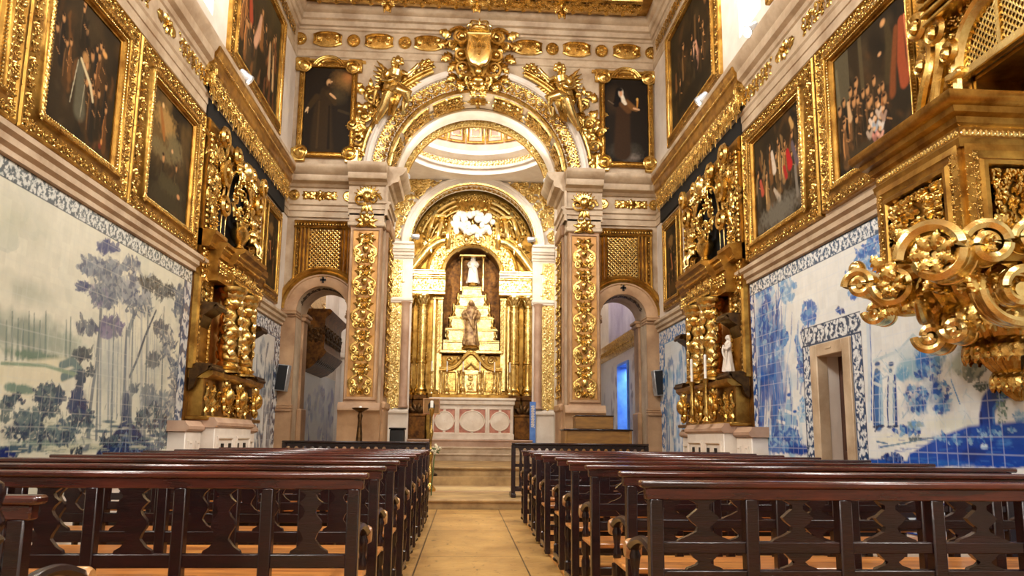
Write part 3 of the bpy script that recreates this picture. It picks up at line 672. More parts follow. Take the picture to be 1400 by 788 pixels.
    for x, w in ((130, 3), (150, 2.4), (176, 3.4), (196, 3), (218, 2.4)): p.St([(x, 600), (x+2, 520), (x+5, 420)], [w*1.4, w, w*.5], (84, 98, 108), soft=.35, op=.8)
    p.B(50, 470, 70, 26, (120, 136, 126), soft=.9, ragged=.5, fr=4, op=.45); p.B(170, 510, 60, 70, (150, 162, 162), soft=.9, ragged=.4, fr=6, op=.3)
    tile_joints(p, (196, 200, 190), op=.28)
    zb = 3.225
    scrollwork(p, 3.6, 10.86, zb, 3.40, True, (208, 212, 206), (92, 102, 106), (74, 84, 90))
    scrollwork(p, 10.42, 10.86, .9, zb, False, (198, 204, 204), (72, 90, 118), (60, 76, 96))
    return p
build('tile_picture', paint_left().surface(LW, .012), 'tiles', label='big pale tile picture of tall trees and a distant house, left wall', cat='tile picture')
# ---- right wall: two figures and a rocky stream, with the doorway through it
def paint_right():
    p = WallPaint(3.2, 10.92, .3, 3.40, .0105, (226, 230, 228)).set(XR)
    p.mix(np.clip(fbm(p.S*.8, p.T*1.2, 4, 9)-.35, 0, .5)*.8, (196, 208, 214))
    Bl, Md, Lt, Nv = (34, 92, 176), (96, 152, 206), (172, 204, 224), (14, 40, 112)
    # left part: tall blue trunks, a kneeling group, bushes
    p.B(1046, 470, 17, 100, Md, soft=.5, ragged=.4, fr=5, op=.85); p.B(1062, 520, 18, 75, Bl, soft=.5, ragged=.45, fr=6, op=.8)
    p.St([(1040, 612), (1044, 540), (1042, 460), (1052, 410)], [10, 9, 8, 8], Bl, soft=.4); p.St([(1058, 610), (1062, 540), (1058, 480), (1066, 420), (1072, 395)], [8, 9, 8, 6, 4], (48, 110, 188), soft=.4); p.St([(1050, 500), (1052, 430), (1048, 410)], 3.5, (220, 230, 234), soft=.5); p.St([(1062, 445), (1070, 405)], 3, (226, 232, 234), soft=.5)
    p.leafage(1045, 395, 14, 14, [Md, Lt, Bl], 26, 31, (4, 5)); p.leafage(1078, 395, 10, 18, [Lt, Md, (120, 160, 200)], 22, 32, (4, 5)); p.leafage(1108, 428, 12, 16, [Bl, (60, 110, 186), Md], 34, 33, (4, 4)); p.St([(1103, 470), (1107, 440)], 2.5, Bl); p.leafage(1073, 462, 6, 14, [Bl, Md], 12, 34, (3, 4)); p.leafage(1100, 455, 4, 6, [Nv, Bl], 6, 35, (3, 3))
    p.leafage(1060, 480, 14, 12, [(180, 206, 224), Md], 16, 36, (5, 4)); p.St([(1090, 462), (1098, 492), (1104, 520)], [5, 6, 5], Md); p.St([(1088, 465), (1096, 495)], 2, Bl); p.B(1085, 520, 10, 16, (208, 220, 226), soft=.5)
    p.leafage(1100, 560, 8, 18, [Lt, Md, (140, 180, 210)], 22, 37, (3, 3))
    # kneeling pale figures
    for x, y, s in ((1080, 570, 1.0), (1068, 582, .8), (1088, 590, .9)):
        p.St([(x, y-22*s), (x-2, y), (x-4, y+24*s)], [6*s, 12*s, 17*s], (150, 186, 214), soft=.3); p.St([(x+3, y-16*s), (x+4, y+6), (x+7, y+24*s)], [2, 3, 4], Bl, soft=.4); p.B(x, y-27*s, 3.4*s, 4.5*s, (214, 222, 226)); p.B(x, y-30*s, 3.6*s, 3*s, Bl); p.St([(x-5, y-8*s), (x+6, y-4*s)], 2.4, (232, 236, 236)); p.St([(x-6, y+4), (x-9, y+22*s)], 2.2, Bl, op=.8)
    p.B(1070, 612, 34, 10, Bl, soft=.3, ragged=.3); p.B(1075, 605, 10, 7, (206, 220, 228)); p.B(1095, 616, 20, 8, (20, 60, 150), ragged=.3)
    # upper right: blue branches
    p.leafage(1190, 352, 20, 16, [Bl, (60, 112, 190), Md], 40, 41, (5, 3.4)); p.leafage(1205, 372, 14, 10, [Bl, Md], 18, 42, (6, 3)); p.leafage(1172, 375, 14, 5, [Bl, Md], 12, 43, (5, 3)); p.leafage(1168, 398, 8, 10, [Md, Bl], 12, 44, (4, 4)); p.leafage(1200, 330, 14, 8, [Bl, Md], 14, 45, (5, 3))
    p.leafage(1150, 425, 6, 4, [Nv, Bl], 8, 46, (3, 3))
    p.St([(1190, 575), (1190, 500), (1187, 425)], [5, 5, 5], (196, 212, 224), soft=.4); p.St([(1193, 575), (1193, 500), (1190, 425)], 1.6, Bl)
    # right part: hills, rocks, stream
    p.St([(1196, 494), (1230, 480), (1250, 458), (1262, 470), (1290, 462)], [3, 3, 3, 3, 3], (160, 190, 206), op=.7); p.B(1245, 482, 46, 16, (196, 212, 218), soft=.7, ragged=.3); p.B(1252, 505, 30, 18, (150, 188, 206), soft=.5, ragged=.45, fr=7); p.B(1262, 492, 10, 26, (60, 128, 196), soft=.4, ragged=.4); p.B(1235, 512, 12, 12, (110, 164, 200), soft=.5, ragged=.4); p.B(1282, 490, 14, 22, (92, 140, 170), soft=.5, ragged=.4)
    p.B(1275, 540, 17, 28, (204, 218, 222), soft=.25, ragged=.25); p.B(1282, 530, 9, 16, Bl, soft=.4, ragged=.4); p.B(1272, 560, 14, 7, (220, 228, 228), soft=.4); p.B(1258, 556, 12, 16, (104, 156, 198), soft=.5, ragged=.4); p.B(1290, 556, 10, 14, Md, soft=.5, ragged=.4); p.St([(1298, 520), (1308, 545), (1322, 568)], [10, 12, 12], (222, 232, 234), soft=.4); p.St([(1302, 520), (1314, 552)], 2, Md); p.St([(1294, 522), (1300, 556)], 2, (140, 180, 200))
    p.B(1240, 588, 8, 7, (60, 104, 160), soft=.4); p.leafage(1254, 583, 10, 7, [(120, 150, 160), Md], 14, 47, (4, 3)); p.B(1235, 600, 46, 10, (226, 228, 214), soft=.5); p.B(1300, 580, 50, 14, (216, 222, 212), soft=.6); p.St([(1205, 612), (1240, 606), (1280, 598)], 1.6, (120, 150, 170)); p.St([(1200, 604), (1215, 607)], 1.6, (100, 130, 160)); p.leafage(1252, 600, 8, 2, [(90, 110, 120)], 6, 48, (4, 2))
    # grey-green foliage behind the pulpit, the great dark trunk
    p.B(1345, 480, 50, 22, (126, 140, 130), soft=.5, ragged=.5, fr=5); p.leafage(1330, 505, 20, 12, [(104, 122, 120), (150, 162, 152), (84, 100, 104)], 34, 49, (6, 4)); p.B(1310, 500, 18, 18, (168, 182, 172), soft=.6, ragged=.4)
    p.St([(1352, 596), (1350, 572), (1354, 552), (1366, 536), (1386, 522), (1420, 512)], [26, 22, 24, 26, 30, 36], (22, 62, 148), soft=.25); p.St([(1362, 590), (1360, 560), (1374, 540), (1396, 530)], [5, 4, 5, 6], (70, 122, 190), soft=.5); p.St([(1344, 590), (1343, 565)], 4, Nv); p.St([(1362, 540), (1390, 518), (1420, 505)], [18, 26, 34], (34, 52, 78), soft=.6, op=.75)
    p.leafage(1372, 560, 8, 24, [(84, 110, 100), (110, 140, 130)], 20, 50, (2, 3)); p.leafage(1395, 572, 8, 12, [(150, 180, 200), (110, 150, 190)], 14, 51, (4, 3)); p.leafage(1344, 528, 10, 6, [(64, 84, 84)], 10, 52, (4, 3))
    # blue ground with pale joints
    p.St([(1250, 632), (1290, 618), (1330, 606), (1400, 604)], [16, 28, 34, 44], (26, 74, 170), soft=.2); p.B(1360, 622, 90, 20, (22, 66, 160), soft=.2, ragged=.1); p.B(1215, 634, 50, 7, (30, 80, 170), soft=.4, ragged=.3); p.B(1330, 622, 20, 12, Nv, soft=.6, ragged=.5, op=.7); p.B(1347, 611, 6, 5, (196, 220, 232), ragged=.4); p.B(1375, 606, 14, 6, (60, 120, 196), soft=.7, ragged=.5); p.leafage(1222, 626, 14, 5, [Nv, (40, 80, 150)], 14, 53, (3, 4)); p.B(1300, 634, 40, 6, (36, 96, 184), soft=.6, ragged=.4)
    # two robed figures in talk
    for x, mv in ((1201, 0), (1220, 1)):
        c0, c1 = ((52, 104, 170), (160, 192, 214)) if not mv else ((214, 222, 222), (120, 156, 192))
        p.St([(x, 512), (x, 540), (x+1, 578)], [10, 13, 15], c0, soft=.25); p.B(x+1, 502, 4.2, 6, (206, 212, 208)); p.B(x, 498, 4.6, 4, (60, 90, 140)); p.B(x-1, 507, 3, 4, (90, 116, 150)); p.St([(x-4, 516), (x-5, 560), (x-4, 580)], [2.4, 2.2, 2.4], (30, 66, 130)); p.St([(x+3, 522), (x+3, 578)], 2, c1); p.St([(x+5, 515), (x+6, 545), (x+7, 580)], [4, 4, 5], (30, 70, 140) if mv else c1, soft=.4); p.St([(x-4, 524), (x+5, 528)], 3, (196, 208, 214)); p.B(x-2, 584, 5, 2.4, (40, 60, 100)); p.B(x+6, 583, 5, 2.4, (40, 60, 100))
    p.St([(1203, 582), (1198, 590)], 2, (30, 50, 90))
    r = np.random.default_rng(78)
    for i in range(70): x, y = r.uniform(1036, 1100), r.uniform(430, 622); p.St([(x, y), (x+r.uniform(-4, 4), y-r.uniform(14, 46))], [r.uniform(2, 5), 1], [(60, 120, 190), (120, 168, 212), (30, 80, 164), (190, 212, 226)][i % 4], op=.55, ragged=.5)
    for i in range(90): x, y = r.uniform(1196, 1330), r.uniform(470, 575); p.St([(x, y), (x+r.uniform(-12, 12), y+r.uniform(4, 16))], [r.uniform(1, 3), .8], [(150, 186, 206), (110, 156, 190), (206, 220, 224), (176, 200, 212)][i % 4], op=.5, ragged=.5)
    for i in range(60): x, y = r.uniform(1200, 1400), r.uniform(598, 640); p.St([(x, y), (x+r.uniform(6, 26), y+r.uniform(-3, 2))], [r.uniform(1, 3), .8], [(16, 52, 140), (60, 118, 196), (30, 84, 176)][i % 3], op=.45, ragged=.5)
    for i in range(70): x, y = r.uniform(1036, 1072), r.uniform(420, 622); p.St([(x, y), (x+r.uniform(-3, 3), y-r.uniform(18, 50))], [r.uniform(2, 6), 1.4], [(20, 68, 150), (34, 92, 176), (70, 130, 196), (12, 48, 124)][i % 4], op=.6, ragged=.6)
    for px, py, rx, ry, n, sd in ((1050, 440, 12, 30, 26, 81), (1100, 500, 8, 26, 22, 82), (1072, 600, 26, 14, 30, 83), (1270, 505, 18, 14, 22, 84), (1255, 545, 16, 20, 24, 85), (1290, 545, 14, 22, 20, 86), (1240, 590, 20, 6, 16, 87), (1320, 600, 40, 8, 26, 88), (1365, 590, 26, 8, 20, 89)): p.leafage(px, py, rx, ry, [(30, 88, 172), (84, 140, 198), (140, 182, 212), (20, 66, 150)], n, sd, (4, 3.4))
    tile_joints(p, (206, 218, 230), op=.40, w=.0044)
    zb = 3.215
    scrollwork(p, 3.2, 10.92, zb, 3.40, True, (226, 232, 234), (58, 84, 112), (40, 66, 100))
    scrollwork(p, 10.55, 10.92, .5, zb, False, (216, 224, 230), (34, 82, 150), (30, 60, 120))
    s0, s1, zt = DOOR[0]-.18, DOOR[1]+.18, 2.27
    scrollwork(p, s0-.22, s1+.22, zt, zt+.23, True, (222, 228, 230), (40, 62, 92), (34, 54, 86))
    scrollwork(p, s0-.22, s0, .3, zt, False, (222, 228, 230), (40, 66, 104), (34, 54, 86)); scrollwork(p, s1, s1+.22, .3, zt, False, (222, 228, 230), (40, 66, 104), (34, 54, 86))
    scrollwork(p, 3.2, DOOR[0]-.42, .3, .62, True, (210, 224, 234), (26, 72, 160), (20, 60, 140))
    return p
P_ = paint_right(); g = P_.surface(RW, .012)
# leave the doorway out of the tiled face
V = np.concatenate(g.v); Q = np.concatenate(g.q); qc = V[Q].mean(1)
keep = ~((qc[:, 1] > DOOR[0]-.17) & (qc[:, 1] < DOOR[1]+.17) & (qc[:, 2] < DOOR[2]+.13)); g.q = [Q[keep]]
build('tile_picture', g, 'tiles', label='vivid blue tile picture of robed figures and a rocky stream around the door, right wall', cat='tile picture')
# ---- the doorway
m = MB(); w_ = .17
pbox(RW, DOOR[0]-w_, DOOR[0]+.006, 0, DOOR[2]+.14, -.1, .035, m, b=.008); pbox(RW, DOOR[1]-.006, DOOR[1]+w_, 0, DOOR[2]+.14, -.1, .035, m, b=.008); pbox(RW, DOOR[0], DOOR[1], DOOR[2]-.006, DOOR[2]+.14, -.1, .035, m, b=.008)
pbox(RW, (DOOR[0]+DOOR[1])/2-.07, (DOOR[0]+DOOR[1])/2+.07, DOOR[2]+.06, DOOR[2]+.085, .03, .042, m, b=.004)
dr = struct('door_1', m, 'stone')
m = pbox(RW, DOOR[0]-.02, DOOR[1]+.02, 0, DOOR[2]+.02, -.29, -.23); 
for z0, z1 in ((.15, .85), (1.0, 1.95)): frame_mould(RW, [(0, -.23), (0, -.205), (.03, -.20), (.05, -.23)], DOOR[0]+.08, DOOR[1]-.08, z0, z1, m)
dl = build('door_leaf', m, 'door_wood', dr); build('handle', ball(RW(A([DOOR[0]+.06, 1.02, -.195])), .028), 'bronze', dl)
# ---- narrow tile panels between the side altars and the front wall
def paint_narrow(pl, xw, seed, cool):
    p = WallPaint(13.55, 15.98, .2, 3.40, .011, (214, 216, 212) if not cool else (216, 226, 230)).set(xw)
    r = np.random.default_rng(seed); D = [(70, 84, 110), (110, 122, 140), (150, 160, 170)] if not cool else [(52, 110, 170), (96, 150, 196), (150, 190, 214)]
    for i in range(90): p.blob(r.uniform(13.9, 15.6), r.uniform(.6, 3.0)*r.uniform(.8, 1), r.uniform(.05, .16), r.uniform(.08, .22), D[i % 3], r.uniform(-.6, .6), soft=.5, ragged=.6, fr=9, op=.75)
    for x in (14.3, 14.9, 15.4): p.stroke([(x, .7), (x+.05, 1.6), (x-.05, 2.6)], [.06, .045, .03], D[0], op=.8)
    for x, z in ((14.5, 1.15), (14.9, 1.3), (15.2, 1.0)): p.stroke([(x, z+.5), (x, z)], [.06, .16], (226, 230, 230), soft=.4); p.stroke([(x+.06, z+.4), (x+.1, z-.05)], [.02, .05], D[0], soft=.4)
    tile_joints(p, (200, 206, 210), op=.35)
    scrollwork(p, 13.55, 15.98, 3.1, 3.40, True, (222, 224, 222), D[0], D[1]); scrollwork(p, 15.5, 15.98, .2, 3.1, False, (218, 222, 222), D[0], D[1]); scrollwork(p, 13.55, 15.98, .2, .6, True, (224, 226, 224), D[0], D[1])
    return p
build('tile_picture', paint_narrow(LW, XL, 5, False).surface(LW, .012), 'tiles', label='narrow grey tile panel with figures between side altar and pillar, left wall', cat='tile picture')
build('tile_picture', paint_narrow(RW, XR, 6, True).surface(RW, .012), 'tiles', label='narrow blue tile panel with figures between side altar and pillar, right wall', cat='tile picture')
# ------------------------------------------------------------------ framed paintings
def canvas_paint(kind, s0, s1, t0, t1, step=.012):
    w, h = s1-s0, t1-t0
    p = Paint(0, w, 0, h, step, (40, 31, 18)); r = np.random.default_rng(sum(map(ord, kind)))
    p.mix(np.clip(fbm(p.S*1.6, p.T*1.6, 4, len(kind))-.3, 0, .6), (66, 52, 30))
    for i in range(60):
        cx_, cy_ = r.uniform(0, w), r.uniform(0, h); p.blob(cx_, cy_, r.uniform(.05, .16)*w, r.uniform(.03, .10)*h, [(58, 42, 22), (30, 23, 14), (84, 58, 30), (44, 36, 24), (24, 19, 13), (70, 56, 36)][i % 6], r.uniform(-1.5, 1.5), soft=.8, ragged=.5, fr=6, op=.6)
    B = lambda x, y, rx, ry, c, a=0, **k: p.blob(x*w, y*h, rx*w, ry*h, c, a, **{'soft': .5, **k})
    S = lambda pts, wd, c, **k: p.stroke([(x*w, y*h) for x, y in pts], A(wd)*w*(1.0 if kind in ('friar', 'nun') else .62), c, **{'soft': .5, **k})
    def person(x, y, s, robe, skin=(184, 134, 84), head=True):
        hl = tuple(min(255, int(v*1.7)+14) for v in robe)
        S([(x, y), (x, y-.10*s), (x+.01, y-.30*s)], [.035*s, .07*s, .10*s], robe, ragged=.3, fr=12, op=.9)
        S([(x-.02*s, y-.02*s), (x-.03*s, y-.12*s), (x-.02*s, y-.26*s)], [.012*s, .02*s, .014*s], hl, op=.55, ragged=.5, fr=16); S([(x+.03*s, y-.05*s), (x+.05*s, y-.14*s)], [.016*s, .012*s], tuple(int(v*.5) for v in robe), op=.7); S([(x+.01, y-.10*s), (x+.06*s, y-.13*s)], [.012*s, .010*s], skin, op=.7)
        if head: B(x, y+.045*s, .028*s, .036*s*w/h*1.3, skin); B(x-.008*s, y+.07*s, .028*s, .018*s, (40, 26, 14))
    def crowd(x0, x1, y0, y1, n, s, robes):
        for i in range(n*2): x_, y_ = r.uniform(x0, x1), r.uniform(y0-.15, y1); S([(x_, y_), (x_+r.uniform(-.03, .03), y_-.05), (x_+r.uniform(-.05, .05), y_-r.uniform(.12, .25))], [.03*s, .06*s, .07*s], robes[i % len(robes)], ragged=.5, fr=9, op=.7, soft=.8)
        q = sorted([(r.uniform(y0, y1), r.uniform(x0, x1)) for _ in range(n)], reverse=True)
        for i, (y, x) in enumerate(q): person(x, y, s*r.uniform(.8, 1.2), robes[i % len(robes)])
    dk = [(52, 38, 20), (36, 28, 16), (70, 48, 24), (28, 24, 18)]
    if kind == 'kneeling':
        p.mix(np.clip(1-np.abs(p.S/w-.5)*1.2, 0, 1)*np.clip(p.T/h-.2, 0, 1)*.5, (72, 58, 36))
        crowd(.48, .95, .34, .78, 15, 1.0, dk+[(96, 62, 30)]); crowd(.08, .5, .55, .95, 8, .9, dk+[(110, 72, 34)])
        S([(.44, .52), (.46, .38), (.48, .22)], [.10, .13, .17], (88, 84, 66), soft=.4); S([(.44, .58), (.60, .46), (.66, .36)], [.03, .04, .03], (206, 190, 148)); S([(.40, .55), (.34, .22)], [.012, .012], (176, 168, 140)); S([(.52, .42), (.50, .18)], [.012, .012], (150, 142, 116)); B(.5, .62, .06, .05, (170, 126, 74)); B(.78, .78, .045, .03, (214, 160, 92)); B(.85, .12, .02, .03, (196, 130, 70)); B(.83, .08, .03, .03, (120, 50, 34))
    elif kind == 'ascent':
        p.mix(np.clip(fbm(p.S*2.2, p.T*1.2, 4, 8)-.38, 0, .6)*1.5*np.clip(p.T/h*1.6-.4, 0, 1), (170, 132, 72)); B(.35, .78, .3, .14, (178, 140, 80), ragged=.4, op=.7); B(.6, .62, .24, .16, (118, 104, 70), ragged=.4, op=.8)
        S([(.22, .85), (.30, .70), (.34, .62)], [.05, .08, .05], (150, 96, 44)); B(.26, .9, .035, .03, (220, 176, 116)); B(.55, .58, .03, .025, (206, 160, 110)); B(.3, .5, .35, .1, (112, 96, 62), ragged=.5); person(.68, .42, 1.0, (58, 46, 26)); person(.36, .40, 1.2, (44, 36, 22)); B(.5, .1, .6, .12, (58, 50, 32), ragged=.4); B(.55, .25, .4, .1, (70, 62, 40), ragged=.4); B(.78, .22, .05, .03, (196, 140, 90))
    elif kind == 'audience':
        p.mix(((p.S/w < .2) & (p.T/h > .55))*.7, (96, 88, 66)); S([(.36, 1.0), (.37, .55)], [.05, .05], (82, 70, 46)); S([(.02, .9), (.04, .58)], [.04, .05], (104, 96, 72))
        B(.86, .5, .24, .3, (44, 36, 22)); S([(.70, .9), (.72, .74), (.70, .5)], [.05, .09, .12], (66, 54, 30), soft=.4); B(.66, .93, .04, .035, (202, 150, 96)); S([(.86, .82), (.84, .55), (.86, .38)], [.06, .09, .10], (150, 72, 40), soft=.3); S([(.80, .8), (.74, .5), (.72, .36)], [.05, .07, .08], (120, 66, 32)); S([(.9, .84), (.92, .4)], [.02, .03], (204, 116, 74)); B(.60, .72, .03, .02, (196, 150, 104))
        crowd(.03, .36, .34, .62, 11, 1.0, dk+[(120, 84, 48)]); crowd(.34, .64, .30, .56, 9, 1.0, dk+[(110, 70, 34)]); S([(.16, .56), (.18, .42)], [.03, .06], (196, 160, 116))
        for x, y, c in ((.46, .27, (210, 190, 170)), (.55, .30, (190, 170, 150)), (.50, .22, (150, 160, 168)), (.57, .20, (206, 196, 184)), (.48, .15, (196, 130, 116)), (.55, .12, (214, 160, 140)), (.42, .19, (170, 150, 130)), (.60, .25, (160, 130, 110))): S([(x-.03, y+.02), (x, y-.03), (x+.03, y+.01)], [.03, .045, .03], c); B(x, y+.05, .025, .022, (214, 168, 120))
        B(.3, .1, .3, .08, (62, 50, 32), ragged=.4)
    elif kind == 'throng':
        crowd(.05, .95, .52, .88, 16, .8, [(120, 80, 40), (84, 62, 34), (60, 52, 40), (150, 116, 72)]); S([(.72, .62), (.76, .48)], [.06, .10], (178, 34, 36), soft=.4); S([(.64, .5), (.68, .40)], [.05, .06], (160, 40, 36)); S([(.40, .74), (.44, .55)], [.05, .08], (206, 190, 170), soft=.4); S([(.12, .55), (.16, .42)], [.05, .07], (170, 76, 56)); S([(.82, .66), (.9, .45)], [.05, .07], (96, 84, 92)); S([(.8, .9), (.84, .82)], [.05, .06], (190, 150, 90)); S([(.42, .36), (.52, .24)], [.04, .07], (176, 160, 140)); B(.5, .12, .6, .16, (108, 102, 90), ragged=.4, op=.9); S([(.34, .4), (.38, .28)], [.05, .08], (80, 64, 44)); S([(.86, .42), (.88, .15)], [.05, .05], (124, 116, 104))
    elif kind == 'miracle':
        p.mix(np.clip(p.T/h-.55, 0, 1)*1.2, (92, 78, 48)); crowd(.05, .95, .35, .75, 16, .8, [(110, 66, 36), (134, 88, 46), (70, 54, 34), (44, 36, 26)]); S([(.50, .68), (.46, .5), (.40, .38)], [.05, .09, .08], (198, 152, 120)); S([(.24, .7), (.28, .52)], [.06, .09], (160, 70, 44)); S([(.75, .6), (.76, .3)], [.04, .06], (178, 150, 110)); S([(.85, .55), (.87, .25)], [.03, .05], (196, 160, 112)); B(.4, .86, .3, .1, (66, 54, 36), ragged=.4)
    elif kind == 'vision':
        S([(.62, .55), (.66, .42), (.64, .30)], [.05, .08, .05], (206, 150, 120)); S([(.58, .56), (.56, .46)], [.04, .05], (214, 170, 140)); crowd(.1, .9, .36, .72, 10, .7, dk); B(.86, .84, .05, .1, (150, 104, 60)); S([(.62, .8), (.62, .6)], [.04, .05], (96, 70, 40)); S([(.3, .6), (.31, .4)], [.03, .04], (120, 90, 52)); S([(.12, .55), (.13, .4)], [.04, .06], (110, 74, 40)); B(.5, .15, .5, .1, (34, 28, 18))
    elif kind == 'friar':
        p.I[:] = lin((36, 27, 17)); B(.85, .85, .40, .16, (126, 92, 48), a=-.4, ragged=.2, soft=.9); B(.95, .9, .2, .1, (168, 110, 58), soft=.9); B(.7, .68, .3, .14, (70, 58, 36), soft=.9); S([(.75, .5), (1, .46)], [.04, .04], (70, 56, 34), op=.6)
        S([(.46, .72), (.40, .5), (.40, .2), (.42, .0)], [.14, .22, .26, .30], (52, 38, 20), soft=.25); S([(.5, .7), (.62, .64), (.66, .58)], [.09, .09, .06], (62, 46, 24)); S([(.26, .66), (.14, .56), (.08, .50)], [.08, .08, .06], (60, 44, 22)); S([(.32, .6), (.31, .05)], [.02, .03], (76, 56, 30), op=.7); S([(.54, .55), (.56, .05)], [.02, .04], (34, 24, 12)); B(.47, .835, .075, .055, (26, 17, 9)); B(.505, .83, .062, .052, (196, 152, 104)); B(.52, .80, .045, .03, (60, 40, 22)); B(.57, .842, .02, .012, (214, 170, 120)); S([(.55, .695), (.63, .66), (.67, .64)], [.03, .035, .02], (206, 160, 112)); S([(.08, .52), (.05, .49), (.03, .47)], [.03, .03, .012], (214, 180, 134)); S([(.08, .50), (.08, .46)], [.014, .01], (206, 170, 124)); B(.47, .765, .09, .03, (44, 30, 16))
    elif kind == 'nun':
        p.I[:] = lin((32, 24, 16)); B(.25, .75, .35, .2, (62, 46, 28), soft=.9); B(.45, .14, .5, .12, (70, 66, 56), soft=.9, ragged=.2); B(.62, .06, .3, .07, (110, 100, 92), soft=.9, ragged=.3)
        S([(.38, .74), (.42, .55), (.40, .3), (.40, .12)], [.13, .2, .22, .24], (54, 36, 20), soft=.3); S([(.36, .86), (.33, .76), (.26, .70)], [.12, .13, .09], (22, 16, 12), soft=.3); S([(.50, .72), (.62, .67), (.74, .64)], [.11, .10, .06], (116, 78, 40), soft=.4); S([(.40, .70), (.55, .62)], [.09, .09], (92, 60, 30)); S([(.41, .80), (.44, .74), (.48, .71)], [.05, .065, .05], (226, 214, 190)); B(.38, .84, .075, .065, (222, 210, 186)); B(.375, .835, .05, .05, (206, 150, 110)); B(.36, .88, .08, .03, (24, 18, 14)); S([(.68, .655), (.80, .64)], [.03, .03], (206, 160, 116)); S([(.76, .67), (.77, .74), (.77, .78)], [.02, .03, .012], (190, 132, 56)); B(.765, .765, .035, .025, (220, 170, 90)); S([(.08, .74), (.2, .70)], [.02, .02], (110, 92, 70), op=.7)
    else:
        crowd(.1, .9, .3, .8, 10, .9, dk+[(110, 74, 40)]); B(.4, .8, .3, .1, (120, 90, 50), ragged=.4); B(.5, .12, .5, .1, (80, 58, 30), ragged=.4); S([(.4, .6), (.5, .4)], [.08, .1], (150, 90, 50))
    return p
def foliage_border(mp_s, pl, s0, s1, t0, t1, d0, w, n0, H, name='foliage', alt=True):
    """carved band of width w, its outer edge inset d0 from the rectangle"""
    mb = MB(); c = d0+w/2
    strip(mb, moved(pl, s0+d0, t0+c), s1-s0-2*d0, w, H, name, n0=n0, alt=alt); strip(mb, moved(pl, s0+d0, t1-c, flip=True), s1-s0-2*d0, w, H, name, n0=n0, alt=alt)
    strip(mb, moved(pl, s0+c, t0+d0, vertical=True), t1-t0-2*d0, w, H, name, n0=n0, alt=alt); strip(mb, moved(pl, s1-c, t0+d0, vertical=True, flip=True), t1-t0-2*d0, w, H, name, n0=n0, alt=alt)
    return mb
def framed(pl, s0, s1, t0, t1, wl, wr, wb, wt, kind, label, deep=.16, name='framed_painting', band='foliage', group=None, n0=0.0):
    """canvas rectangle s0..s1 x t0..t1 and the widths of the gilt frame on each side"""
    S0, S1, T0, T1 = s0-wl, s1+wr, t0-wb, t1+wt
    base = pl(A([(S0+S1)/2, T0, n0])); t = thing(name, label, 'painting', tuple(base), group)
    p = canvas_paint(kind, s0, s1, t0, t1)
    cv = Pl(pl(A([s0, t0, n0+.03])), pl.S, pl.T, pl.N)
    if pl is RW: p.I = p.I[::-1]
    build('canvas', p.surface(cv), 'canvas', t)
    # moulding profile, mitred with different widths each side
    prof = [(0, 0), (0, .35), (.05, .45), (.10, .45), (.14, .32), (.50, .42), (.60, .52), (.65, .72), (.77, .72), (.81, .56), (.92, .46), (.95, .30), (1.0, .28), (1.0, .12)]
    rows = [[(S0+f*wl, T0+f*wb, n0+h*deep), (S1-f*wr, T0+f*wb, n0+h*deep), (S1-f*wr, T1-f*wt, n0+h*deep), (S0+f*wl, T1-f*wt, n0+h*deep)] for f, h in prof]
    fr = build('frame', grid(pl(A(rows)), None, cv=True), 'gold_plain', t)
    mb = MB()
    for (a0, a1, cc, ww, vert, fl) in ((S0+.1*wl, S1-.1*wr, T0+.32*wb, .46*wb, 0, 0), (S0+.1*wl, S1-.1*wr, T1-.32*wt, .46*wt, 0, 1), (T0+.1*wb, T1-.1*wt, S0+.32*wl, .46*wl, 1, 0), (T0+.1*wb, T1-.1*wt, S1-.32*wr, .46*wr, 1, 1)):
        mp = moved(pl, cc, a0, vertical=True, flip=bool(fl)) if vert else moved(pl, a0, cc, flip=bool(fl))
        strip(mb, mp, a1-a0, ww, ww*.34, band, n0=n0+deep*.34, alt=True)
    for (a0, a1, cc, ww, vert, fl) in ((S0+.6*wl, S1-.6*wr, T0+.71*wb, .15*wb+.01, 0, 0), (S0+.6*wl, S1-.6*wr, T1-.71*wt, .15*wt+.01, 0, 1), (T0+.6*wb, T1-.6*wt, S0+.71*wl, .15*wl+.01, 1, 0), (T0+.6*wb, T1-.6*wt, S1-.71*wr, .15*wr+.01, 1, 1)):
        strip(mb, moved(pl, cc, a0, vertical=True, flip=bool(fl)) if vert else moved(pl, a0, cc, flip=bool(fl)), a1-a0, ww, .03, 'acanthus', 1.0, n0=n0+deep*.70)
    build('carving', mb, 'gold', fr)
    mb = MB()
    for (a0, a1, cc, ww, vert) in ((S0+.86*wl, S1-.86*wr, T0+.86*wb, .10*wb+.008, 0), (S0+.86*wl, S1-.86*wr, T1-.86*wt, .10*wt+.008, 0), (T0+.86*wb, T1-.86*wt, S0+.86*wl, .10*wl+.008, 1), (T0+.86*wb, T1-.86*wt, S1-.86*wr, .10*wr+.008, 1)):
        mp = moved(pl, cc, a0, vertical=True) if vert else moved(pl, a0, cc)
        strip(mb, mp, a1-a0, .035, .03, 'bead', n0=n0+deep*.46)
    build('beading', mb, 'gold_bright', fr)
    return t
framed(LW, 6.67, 7.98, 3.97, 5.36, .36, .42, .28, .36, 'kneeling', 'large dark painting of people around a white-draped kneeling figure, gilt frame, left wall')
framed(LW, 8.88, 10.22, 3.92, 5.34, .46, .44, .24, .36, 'ascent', 'dark painting with glowing brown clouds in a gilt frame, beside the left side altar')
framed(LW, 4.55, 5.93, 3.97, 5.36, .3, .36, .28, .36, 'miracle', 'gilt frame cut off by the left edge of the photo, only its carved border showing')
framed(RW, 6.34, 7.85, 4.02, 5.40, .03, .42, .28, .32, 'audience', 'large dark painting with a red-draped throne, gilt frame, beside the pulpit on the right wall')
